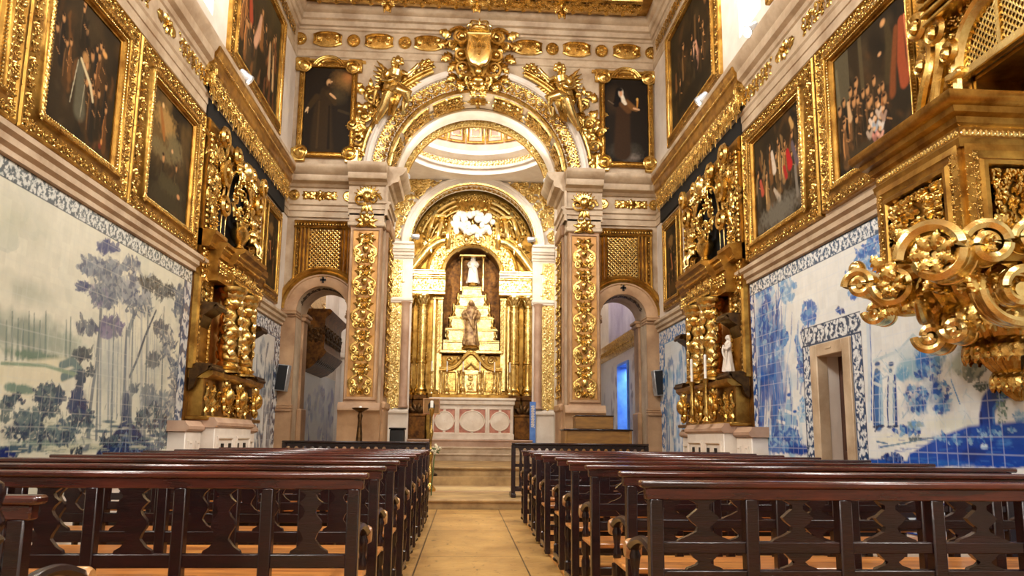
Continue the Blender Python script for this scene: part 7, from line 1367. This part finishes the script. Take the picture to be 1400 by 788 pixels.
# tapering corbel
m = MB(); zz = np.linspace(0, 1, 22); th = np.linspace(-pi/2, pi/2, 25); sc = (PS0+PS1)/2
prof = np.interp(zz, [0, .08, .16, .3, .45, .6, .72, .85, .95, 1], [.06, .20, .16, .34, .46, .60, .80, .92, .98, 1.0]); z_ = 1.45+.95*zz
P = np.stack([XR-prof[:, None]*(pn-.03)*np.abs(np.cos(th))**.7, sc+prof[:, None]*.54*np.sign(np.sin(th))*np.abs(np.sin(th))**.7, z_[:, None]+0*th], -1); 
fl = 1+.05*np.cos(th*22)[None, :, None]*np.array([1, 1, 0]); P = (P-A([XR, sc, 0]))*fl+A([XR, sc, 0]); cb = build('corbel', grid(P, m), 'gold', pu)
def volute(mb, c, ax, up, out, r, width, turns=1.6, thick=.03):
    """a band rolled into a scroll: c centre, ax roll axis, out/up the plane"""
    th = np.linspace(0, 2*pi*turns, 46); rr = r*(1-.80*(th/th[-1])**.9); c, ax, up, out = map(lambda a: A(a, float), (c, ax, up, out)); w = np.linspace(-.5, .5, 7)
    crv = 1-.35*(2*w)**2
    P = c+rr[:, None, None]*(np.cos(th)[:, None, None]*out+np.sin(th)[:, None, None]*up)+ (w*width)[None, :, None]*ax
    nrm = (np.cos(th)[:, None, None]*out+np.sin(th)[:, None, None]*up)*np.ones((1, 7, 1)); P1 = P+nrm*(thick*crv)[None, :, None]; P0 = P-nrm*thick*.6
    grid(np.concatenate([P1, P0[:, ::-1]], 1), mb, cv=True); ends = c+ax*0; tube([c-ax*width*.55, c+ax*width*.55], r*.2, 10, mb)
    for s in (-.5, .5): tube(c+ax*width*s+rr[:, None]*(np.cos(th)[:, None]*out+np.sin(th)[:, None]*up), thick*1.1, 6, mb)
m = MB(); AXV = A([-.80, -.60, 0]); OUT = A([-.60, .80, 0]); UPV = A([0, 0, 1.0])
v1 = survey(1, PS0-.06, 1283, 350); v2 = survey(0, PX-.10, 1226, 390); v3 = survey(0, PX-.12, 1184, 392); v4 = survey(1, PS0-.12, 1345, 338); v5 = survey(1, PS0-.14, 1392, 398)
volute(m, v1+AXV*-.04, AXV, UPV, OUT, .235, .20, 1.7, .042); volute(m, v2+AXV*-.05, AXV, -UPV, OUT, .155, .20, 1.6, .034); volute(m, v3, AXV, UPV, OUT, .13, .22, 1.5, .032)
volute(m, v4, (-.25, -.97, 0), UPV, (-.97, .25, 0), .165, .18, 1.5, .034); volute(m, v5, (-.1, -1, 0), -UPV, (-1, .1, 0), .26, .10, 1.4, .03)
volute(m, v4+A([.30, 0, .06]), (-.2, -.98, 0), UPV, (-.98, .2, 0), .11, .16, 1.5, .028)
for px, py, r_ in ((1204, 428, .10), (1280, 462, .12), (1312, 452, .09)): volute(m, survey(0, PX+.10, px, py), AXV, -UPV, OUT, r_, .2, 1.4, .03)
ball(v3+AXV*.05+A([0, 0, .15])+OUT*.04, (.07, .07, .07), 12, 9, m)
for vv in (v2, v3): q_ = np.linspace(0, 1, 10); tube(vv*(1-q_[:, None])+A([PX+.25, min(vv[1], PS1-.1), 2.22])*q_[:, None]+A([0, 0, -.10])*np.sin(pi*q_)[:, None], .06-.015*q_, 8, m)
build('volute', m, 'gold_bright', cb); m = MB(); r = np.random.default_rng(9)
def leaf3(mb, p, d, n, L, W, H, curl=.8):
    d = A(d, float); d /= np.linalg.norm(d); n = A(n, float); n = n-d*(n@d); n /= np.linalg.norm(n)+1e-9; b = np.cross(n, d); V, Q = tmpl_leaf(L, W, H, nu=16, nv=7, lobes=5, curl=curl); mb.add(A(p, float)+V[:, 0:1]*d+V[:, 1:2]*b+(V[:, 2:3]-.01)*n, Q)
def body(k, a): q_ = np.interp(k, zz, prof); return A([XR-q_*(pn-.03)*abs(cos(a))**.7, sc+q_*.54*np.sign(sin(a))*abs(sin(a))**.7, 1.45+.95*k]), A([-cos(a), sin(a), -.55])
for k, n_, L_, w_ in ((.98, 15, .26, .15), (.74, 13, .26, .15), (.50, 11, .24, .14), (.24, 9, .20, .11)):
    for i in range(n_): p, nx = body(k, -1.5+3.0*(i+.5)/n_); leaf3(m, p-nx*.02, A([nx[0]*.15, nx[1]*.15, -1]) if k < .9 else A([nx[0]*.6, nx[1]*.6+.2*(-1)**i, -.5]), nx, L_, w_, .075)
for i in range(50): p, nx = body(r.uniform(.5, .98), r.uniform(-1.5, 1.5)); leaf3(m, p-nx*.015, r.normal(0, 1, 3), nx, r.uniform(.12, .2), r.uniform(.07, .11), .06)
for c_, rr in ((v1, .12), (v2, .09), (v3, .07), (v4, .09)):    # leaves nested inside the scrolls
    for i in range(7): a = i*.9; leaf3(m, c_+AXV*.10+rr*.2*(cos(a)*OUT+sin(a)*UPV), cos(a)*OUT+sin(a)*UPV, AXV, rr*1.3, rr*.7, .05)
for i in range(4): p = v1+OUT*(.10+.09*i)+UPV*(.13-.055*i+.04*sin(i*2.0)); leaf3(m, p, OUT*.6+UPV*(.9 if i % 2 else -.4), AXV, .17, .10, .06); 
for i in range(4): p = v2+OUT*(-.2+.09*i)+UPV*(-.16+.03*sin(i*2.0)); leaf3(m, p, OUT*.7-UPV*(.7 if i % 2 else .1), AXV, .15, .09, .06)
for i in range(8): p = v4+A([-.12+.10*i, .02, -.17]); leaf3(m, p, (.25*(-1)**i, -.25, -1), (0, -1, .1), .20, .10, .06)
for i in range(6): p = v4+A([.10+.10*i, .04, .14]); leaf3(m, p, (.5*(-1)**i, -.2, .5), (0, -1, .3), .16, .10, .06)
for i in range(12): a = -1.5+3.0*i/11; p, nx = body(.66, a); tube([p-nx*.02, p+nx*.015+A([0, 0, -.06]), p+A([0, 0, -.16])-nx*.05], [.03, .045, .02], 8, m)
tube(np.stack([np.linspace(v1[0]-.05, PX+.02, 9), np.linspace(v1[1]+.2, PS0+.55, 9), v1[2]-.28-.10*np.sin(np.linspace(0, pi, 9))], -1), [.02, .03, .035, .04, .04, .035, .03, .03, .02], 8, m)
build('leafwork', m, 'gold', cb)
# ------------------------------------------------------------------ gilt balcony door above the pulpit
bd = thing('balcony_door', 'gilt arched doorway with lattice shutters on the right wall above the pulpit', 'door', tuple(RW(A([5.2, 3.57, 0])))); dc, dz, dr_ = 5.20, 4.16, .42
m = MB(); pbox(RW, dc+dr_, 6.0, 3.58, 5.6, 0, .05, m); pbox(RW, 4.2, dc-dr_, 3.58, 5.6, 0, .05, m); xs = np.linspace(dc-dr_, dc+dr_, 25); grid(RW(np.stack([np.stack([xs, dz+np.sqrt(np.clip(dr_**2-(xs-dc)**2, 0, None)), 0*xs+.05], -1), np.stack([xs, 0*xs+5.6, 0*xs+.05], -1)])), m); bk = build('surround', m, 'gold_plain', bd)
m = MB()
for sg in (-1, 1): vmould(RW, [(.05, dc+sg*dr_), (.13, dc+sg*dr_), (.15, dc+sg*(dr_+.03)), (.11, dc+sg*(dr_+.06)), (.14, dc+sg*(dr_+.10)), (.05, dc+sg*(dr_+.12))], 3.58, dz-.02, m); pbox(RW, dc+sg*(dr_+.06)-.10, dc+sg*(dr_+.06)+.10, dz-.05, dz+.03, .05, .18, m, b=.02)
arch_mould(RW, [(dr_-.02, .05), (dr_-.02, .12), (dr_+.03, .16), (dr_+.06, .11), (dr_+.10, .15), (dr_+.12, .05)], dc, dz, n=31, mb=m); pbox(RW, dc-dr_, dc+dr_, dz-.07, dz+.01, .05, .13, m, b=.01); build('frame', m, 'gold_bright', bd)
def lattice(mb, s0, s1, t0, t1, n, per, ok=lambda s, t: True, r=.010):
    h_ = t1-t0
    for d_ in (1, -1):
        for k_ in range(int((s1-s0+h_)/per)+1):
            q0 = s0-h_+k_*per if d_ > 0 else s0+k_*per; e = np.linspace(0, 1, 60); S_, T_ = q0+d_*h_*e, t0+h_*e; g_ = (S_ > s0) & (S_ < s1) & np.array([ok(a, b) for a, b in zip(S_, T_)])
            if g_.sum() > 2: k2 = np.nonzero(g_)[0]; tube(RW(A([[S_[a], T_[a], n+.006*d_] for a in (k2[0], k2[len(k2)//2], k2[-1])])), r, 5, mb)
m = MB(); lattice(m, dc-dr_, dc+dr_, dz, dz+dr_, .075, .062, lambda a, b: np.hypot(a-dc, b-dz) < dr_); pbox(RW, dc-.02, dc+.02, dz, dz+dr_-.01, .06, .105, m); g_ = [(dc+dr_*cos(x), dz+dr_*sin(x), .055) for x in np.linspace(0, pi, 21)]; build('lunette_lattice', m, 'gold_bright', bd); m = MB(); m.add(RW(A(g_)), None, None, [list(range(21))]); build('lunette_back', m, 'bole_shade', bd)
m = MB(); pbox(RW, BAL[0]-.0, BAL[1]+.0, 3.57, BAL[3], -.40, -.34, m); build('recess_back', m, 'bole_shade', bd); m = MB(); pbox(RW, BAL[1]-.03, BAL[1]+.002, 3.57, BAL[3], -.36, .04, m); pbox(RW, BAL[0]-.002, BAL[0]+.03, 3.57, BAL[3], -.36, .04, m); pbox(RW, BAL[0], BAL[1], BAL[3]-.03, BAL[3]+.002, -.36, .04, m); build('reveal', m, 'gold_plain', bd)
m = MB(); lattice(m, BAL[0]+.05, dc+.10, 3.6, BAL[3]-.06, -.31, .062); frame_mould(RW, [(0, -.34), (0, -.28), (.04, -.27), (.05, -.34)], BAL[0]+.02, dc+.13, 3.58, BAL[3]-.03, m); build('shutter', m, 'gold_bright', bd)
m = MB(); pbox(RW, 5.70, 6.30, 3.58, 5.4, 0, .06, m)
q = np.linspace(0, 1, 26); tube(RW(np.stack([5.86+.10*np.sin(q*2*pi*.9)+.1*q, 3.6+1.15*q, .13+0*q], -1)), .05*(1+0*q), 8, m); tube(RW(np.stack([6.08+.14*np.sin(q*2*pi*.8+2.4), 3.95+1.0*q, .15+.04*np.sin(q*6)], -1)), .045+.0*q, 8, m)
strip(m, moved(RW, 5.78, 3.6, vertical=True), 1.6, .12, .06, 'foliage', n0=.07, alt=True); strip(m, moved(RW, 6.02, 3.6, vertical=True), 1.6, .24, .08, 'foliage2', .8, n0=.05, alt=True); strip(m, moved(RW, 6.2, 3.6, vertical=True), 1.1, .10, .06, 'foliage', n0=.05, alt=True)
for (s, z, r_) in ((5.86, 4.62, .13), (6.06, 4.42, .11), (5.7, 4.35, .10), (6.1, 4.8, .14)): scroll_at(o := MB(), 0, 0, 0, r_, 1, 1.5, .14, .04); place(m, o, moved(RW, s, z), 0, 0, 1, 1, n0=.1)
for i in range(4): pbox(RW, 5.25-.1*i, 5.95-.04*i, 4.72+.05*i, 4.76+.05*i, .05, .22+.04*i, m, b=.01)
strip(m, arcmap(RW, dc, dz, dr_+.22, pi*.95), (dr_+.22)*pi*.9, .20, .07, 'foliage', .8, n0=.05, alt=True); build('carving', m, 'gold', bk)
# ------------------------------------------------------------------ loudspeakers, lamps and loose furniture
def speaker(px, py, sg, lab):
    c = pix(YF-.20, px, py); t = thing('loudspeaker', lab, 'loudspeaker', (c[0], c[1], c[2]-.27)); a = .10*sg; ca, sa = cos(a), sin(a); yaw = .12*-sg
    def R(V):
        x, y, z = V[:, 0], V[:, 1], V[:, 2]; x, y = x*cos(yaw)-y*sin(yaw), x*sin(yaw)+y*cos(yaw); return c+np.stack([x*ca+z*sa, y, -x*sa+z*ca], -1)
    b = build('cabinet', box(-.115, .115, -.10, .08, -.27, .27, b=.012).mapped(R), 'grey_metal', t); build('grille', box(-.098, .098, -.115, -.09, -.25, .25, b=.008).mapped(R), 'grille_black', b); build('bracket', box(-.02, .02, .07, .22, -.03, .03).mapped(R), 'black', t)
speaker(387, 517, 1, 'black loudspeaker on the left pier beside the left side arch'); speaker(900.5, 524, -1, 'black loudspeaker on the right pier beside the right side arch')
def spotlight(c, aim, lab, big=1.0, glow=True, group=None):
    c = A(c, float); d = A(aim, float)-c; d /= np.linalg.norm(d); u = np.cross(d, [0, 0, 1.0]); u /= np.linalg.norm(u)+1e-9; w = np.cross(u, d); f = lambda V: c+big*(V[:, 0:1]*u+V[:, 1:2]*w+V[:, 2:3]*d)
    t = thing('spotlight', lab, 'lamp', tuple(c-A([0, 0, .12])), group); b = build('housing', lathe([(.035, -.12), (.06, -.10), (.07, 0), (.085, .08), (.08, .085), (.07, .06)], (0, 0, 0), 16).mapped(f), 'grey_metal', t); build('lens', lathe([(.07, .058), (.04, .066), (.0, .068)], (0, 0, 0), 16).mapped(f), 'lamp_glow' if glow else 'grey_metal', b); m = tube([c+A([0, 0, -.12*big]), c+A([0, 0, -.03])], .012, 6); build('bracket', m, 'iron', t)
    return c+d*.15*big, d
LAMPS = []
for px, n, axis_val, aim, lab in ((335, 122, XL+.2, (2.5, 13, 1.0), 'white spotlight on the left gilt ledge, before the upper painting'), (960, 148, XR-.2, (-2, 13, 1.0), 'white spotlight on the right gilt ledge, before the upper painting'), (1027, 54, XR-.2, (-2, 8, 2.0), 'white spotlight on the right cornice below the window')):
    p = survey(0, axis_val, px, n); p[2] = max(p[2], 6.9); LAMPS.append(spotlight(p, aim, lab, 1.1))
LAMPS.append(spotlight((CX-AR+.30, YF+.62, 6.99), (.8, 22.7, 5.0), 'glaring spotlight at the left end of the arch cornice', 1.2)); LAMPS.append(spotlight((CX+AR-.30, YF+.62, 6.99), (-.4, 22.7, 5.0), 'small spotlight at the right end of the arch cornice', 1.0)); LAMPS.append(spotlight((CX-BR+.16, Y2-.30, 6.92), (.9, 23.0, 7.0), 'bright lamp on the left capital of the white arch', 1.1)); LAMPS.append(spotlight((CX+BR-.16, Y2-.30, 6.92), (-.6, 23.0, 7.0), 'bright lamp on the right capital of the white arch', 1.1))
# brown two-tier console in front of the right pilaster
y = 14.35; a, b = pix(y, 772, 595)[0], pix(y, 864, 595)[0]; c, d = pix(y, 788, 575)[0], pix(y, 840, 575)[0]; z1, z2 = pix(y, 815, 587)[2], pix(y, 815, 568)[2]
t = thing('wooden_console', 'plain brown two-tier wooden console in front of the right pilaster', 'console', ((a+b)/2, y+.3, .16)); m = box(a+.02, b-.02, y, y+.6, .24, z1-.03, b=.01); bo = build('body', m, 'wood_brown', t); build('plinth', box(a+.04, b-.04, y+.03, y+.57, .16, .26), 'wood', t); build('top_board', box(a-.02, b+.02, y-.03, y+.63, z1-.03, z1, b=.008), 'wood', t); build('upper_box', box(c, d, y+.10, y+.5, z1, z2-.02, b=.01), 'wood_brown', t); build('lid', box(c-.01, d+.01, y+.09, y+.51, z2-.02, z2, b=.006), 'wood', t); build('side_panel', box(a, a+.05, y-.015, y+.6, .2, z1-.03, b=.008), 'wood_brown', t); build('side_panel', box(b-.05, b, y-.015, y+.6, .2, z1-.03, b=.008), 'wood_brown', t)
# torchere before the left pilaster
y = 14.6; p = pix(y, 491, 600); x = p[0]; t = thing('torchere', 'dark turned wooden candle stand before the left pilaster', 'candle stand', (x, y, .16)); z0, z1 = .16, pix(y, 491, 558)[2]; H = z1-z0
build('stem', lathe([(.15, 0), (.16, .04), (.12, .07), (.05, .12), (.045, .20), (.075, .26), (.10, .36), (.11, .42), (.07, .52), (.05, .72), (.035, .84), (.05, .90), (.03, .94)], (x, y, z0), 18).mapped(lambda V: V*A([1, 1, H])+A([0, 0, z0*(1-H)])), 'bronze', t); build('dish', lathe([(.03, z1-.09), (.10, z1-.05), (.15, z1-.02), (.16, z1), (.13, z1)], (x, y, 0), 20), 'bronze', t); build('candle', lathe([(.03, z1), (.03, z1+.03), (.005, z1+.035)], (x, y, 0), 10), 'white_cloth', t)
# reading stand with its brown board, and the tall turned candlestick in front of it
y = 16.4; x = pix(y, 590, 555)[0]; zb, zt = pix(y, 590, 567)[2], pix(y, 590, 545)[2]; w = pix(y, 601.5, 555)[0]-x; t = thing('reading_stand', 'brown wooden reading stand with a dark panel, left of the altar steps', 'stand', (x, y, .33)); m = box(x-w, x+w, y-.02, y+.02, zb, zt, b=.006); bo = build('board', m, 'wood_brown', t); AP2 = Pl((x, y-.02, (zb+zt)/2), (1, 0, 0), (0, 0, 1), (0, -1, 0)); m = MB(); frame_mould(AP2, [(0, 0), (0, .012), (.02, .014), (.025, 0)], -w, w, -(zt-zb)/2, (zt-zb)/2, m); build('board_frame', m, 'wood_worn', bo); m = MB(); a = np.linspace(0, pi, 13); m.add(AP2(A([(.07, -.10, .004), *[(.07*cos(v), .02+.07*sin(v), .004) for v in a], (-.07, -.10, .004)])), None, None, [list(range(15))]); build('dark_panel', m, 'dark_void', bo); build('post', lathe([(.16, .33), (.16, .37), (.05, .42), (.03, .5), (.03, zb+.02)], (x, y+.03, 0), 12), 'wood', t)
y = 14.2; x = pix(y, 589.5, 590)[0]; zt = pix(y, 589.5, 556)[2]; k = (zt-.16); t = thing('floor_candlestick', 'tall gilt turned candlestick beside the left kneeling rail, flowers at its foot', 'candlestick', (x, y, .16)); P_ = [(.17, 0), (.18, .03), (.12, .06), (.06, .10), (.09, .16), (.11, .22), (.06, .28), (.035, .34), (.07, .40), (.08, .44), (.035, .50), (.03, .60), (.06, .66), (.07, .70), (.03, .75), (.028, .86), (.05, .90), (.09, .95), (.10, .97), (.03, .98)]; build('stem', lathe([(r*.62, .16+z*k) for r, z in P_], (x, y, 0), 16), 'gold', t); build('candle', lathe([(.028, zt-.02), (.028, zt+.10), (.004, zt+.11)], (x, y, 0), 8), 'white_cloth', t)
t = thing('flower_bunch', 'small bunch of pale flowers at the end of the left kneeling rail', 'flowers', (pix(13.2, 596, 614)[0], 13.2, .16)); r = np.random.default_rng(3); m = MB(); pf = pix(13.2, 596, 614)
for i in range(16): o = MB(); rosette_at(o, 0, 0, .03, .03, 5); e = A([pf[0]+r.normal(0, .035), 13.2+r.normal(0, .03), pf[2]+r.normal(0, .035)]); place(m, o, lambda V: e+np.stack([V[..., 0], -V[..., 2], V[..., 1]], -1), 0, 0, r.uniform(0, 6), 1)
build('bloom', m, 'flower', t); m = MB()
for i in range(7): leaf_at(o := MB(), 0, 0, 0, .09, .04, .02); place(m, o, lambda V: pf+A([0, .03, -.02])+np.stack([V[..., 0], -V[..., 2], V[..., 1]], -1), 0, 0, i*.9, 1)
tube([pf+A([0, .02, 0]), pf+A([-.03, .02, -.2]), (pf[0]-.06, 13.2, .3), (pf[0]-.06, 13.2, .165)], .012, 6, m); build('stem', m, mat('leaf_green', (96, 110, 60), (60, 76, 36), 9, .6), t)
# dark upright case at the foot of the chancel, blue panel by the altar
t = thing('dark_case', 'small black upright case beside the left chancel pier', 'case', (-1.50, 17.6, .51)); build('body', box(-1.66, -1.34, 17.4, 17.8, .53, 1.30, b=.02), 'black', t); build('lid', box(-1.68, -1.32, 17.38, 17.82, 1.30, 1.34, b=.01), 'iron', t); 
for dx in (-.12, .12):
    for dy in (-.15, .15): build('foot', box(-1.5+dx-.02, -1.5+dx+.02, 17.6+dy-.02, 17.6+dy+.02, .51, .54), 'iron', t)
px0 = pix(21.8, 724, 570)[0]; t = thing('blue_panel', 'narrow bright blue panel with white scrollwork to the right of the altar', 'panel', (px0+.12, 21.75, .51)); b_ = build('board', box(px0, px0+.17, 21.72, 21.78, .51, 2.16, b=.005), 'blue_paint', t); m = MB(); strip(m, moved(Pl((px0+.085, 21.72, 0), (1, 0, 0), (0, 0, 1), (0, -1, 0)), 0, 1.45, vertical=True), .60, .13, .02, 'rinceau', 1.2); build('scrollwork', m, 'stone_white', b_)
# ------------------------------------------------------------------ camera, window light, lamps and added fills
cd = bpy.data.cameras.new('camera'); cam = bpy.data.objects.new('camera', cd); COL.objects.link(cam)
cd.sensor_fit = 'HORIZONTAL'; cd.sensor_width = 36; cd.lens = FPX*36/1400; cd.shift_x = 0; cd.shift_y = (PCY-394)/1400
from mathutils import Matrix
R3 = np.column_stack([AXR, AXU, -AXF]); M4 = np.eye(4); M4[:3, :3] = R3; M4[:3, 3] = EYE
cam.matrix_world = Matrix(M4.tolist()); cd.clip_start = .05; cd.clip_end = 100; SC.camera = cam
w = bpy.data.worlds.new('world'); SC.world = w; w.use_nodes = True
bg = w.node_tree.nodes['Background']; bg.inputs[0].default_value = (1.0, .90, .76, 1); bg.inputs[1].default_value = .3
def area(name, loc, aim, sx, sy, power, col=(1, 1, 1)):
    l = bpy.data.lights.new(name, 'AREA'); l.shape = 'RECTANGLE'; l.size = sx; l.size_y = sy; l.energy = power; l.color = col
    o = bpy.data.objects.new(name, l); COL.objects.link(o); o.location = loc
    from mathutils import Vector
    o.rotation_euler = (Vector(aim)-Vector(loc)).to_track_quat('-Z', 'Y').to_euler(); return o
def spot(name, loc, aim, power, col=(1, .85, .62), ang=80, blend=.6, r=.08):
    l = bpy.data.lights.new(name, 'SPOT'); l.energy = power; l.color = col; l.spot_size = math.radians(ang); l.spot_blend = blend; l.shadow_soft_size = r
    o = bpy.data.objects.new(name, l); COL.objects.link(o); o.location = loc
    from mathutils import Vector
    o.rotation_euler = (Vector(aim)-Vector(loc)).to_track_quat('-Z', 'Y').to_euler(); return o
DAY = (1.0, .965, .90); WARM = (1.0, .80, .52); WARMW = (1.0, .94, .80)
for pl, sg in ((LW, 1), (RW, -1)):
    for a, b in WIN:
        p = pl(A([(a+b)/2, 8.8, -.25])); q = pl(A([(a+b)/2+1.5, 2.0, 6.0]))
        area('daylight_fill', tuple(p), tuple(q), b-a-.12, 2.7, 720, DAY)
area('daylight_fill', (CX, -3.08, 6.4), (CX, 16, 7.5), 2.7, 3.3, 420, (1, .96, .90))  # forward fill light for the added rear window
for x, sx in ((-2.95, -1), (3.4, 1)): area('passage_fill', (x, 19.6, 7.1), (x, 19.6, 0), 1.0, 4.5, 150, (1, .97, .95))  # fill added under the passage ceilings
area('blue_daylight', (XR+.9, 19.6, 3.2), (XR+.5, 19.8, 0), .8, 1.2, 160, (.72, .86, 1.0))
for (c, d), (pw, an) in zip(LAMPS, ((300, 95), (300, 95), (250, 95), (720, 75), (620, 75), (130, 110), (130, 110))):
    spot('lamp', tuple(c), tuple(c+d), pw, WARMW, an)
for sg in (-1, 1): spot('arch_lamp', (CX+sg*(AR-.32), YF+.5, 7.05), (CX-sg*.7, YF+.45, AZ+AR), 260, WARMW, 130)
for x, y, z, pw in ((CX, 19.4, 10.3, 300),): area('dome_fill', (x, y, z), (x, y+.6, 0), 2.2, 2.2, pw, (1, .97, .92))  # fill added inside the closed dome to brighten the chancel
SC.view_settings.view_transform = 'Standard'; SC.view_settings.look = 'None'; SC.view_settings.exposure = -0.18; SC.view_settings.gamma = 1.0
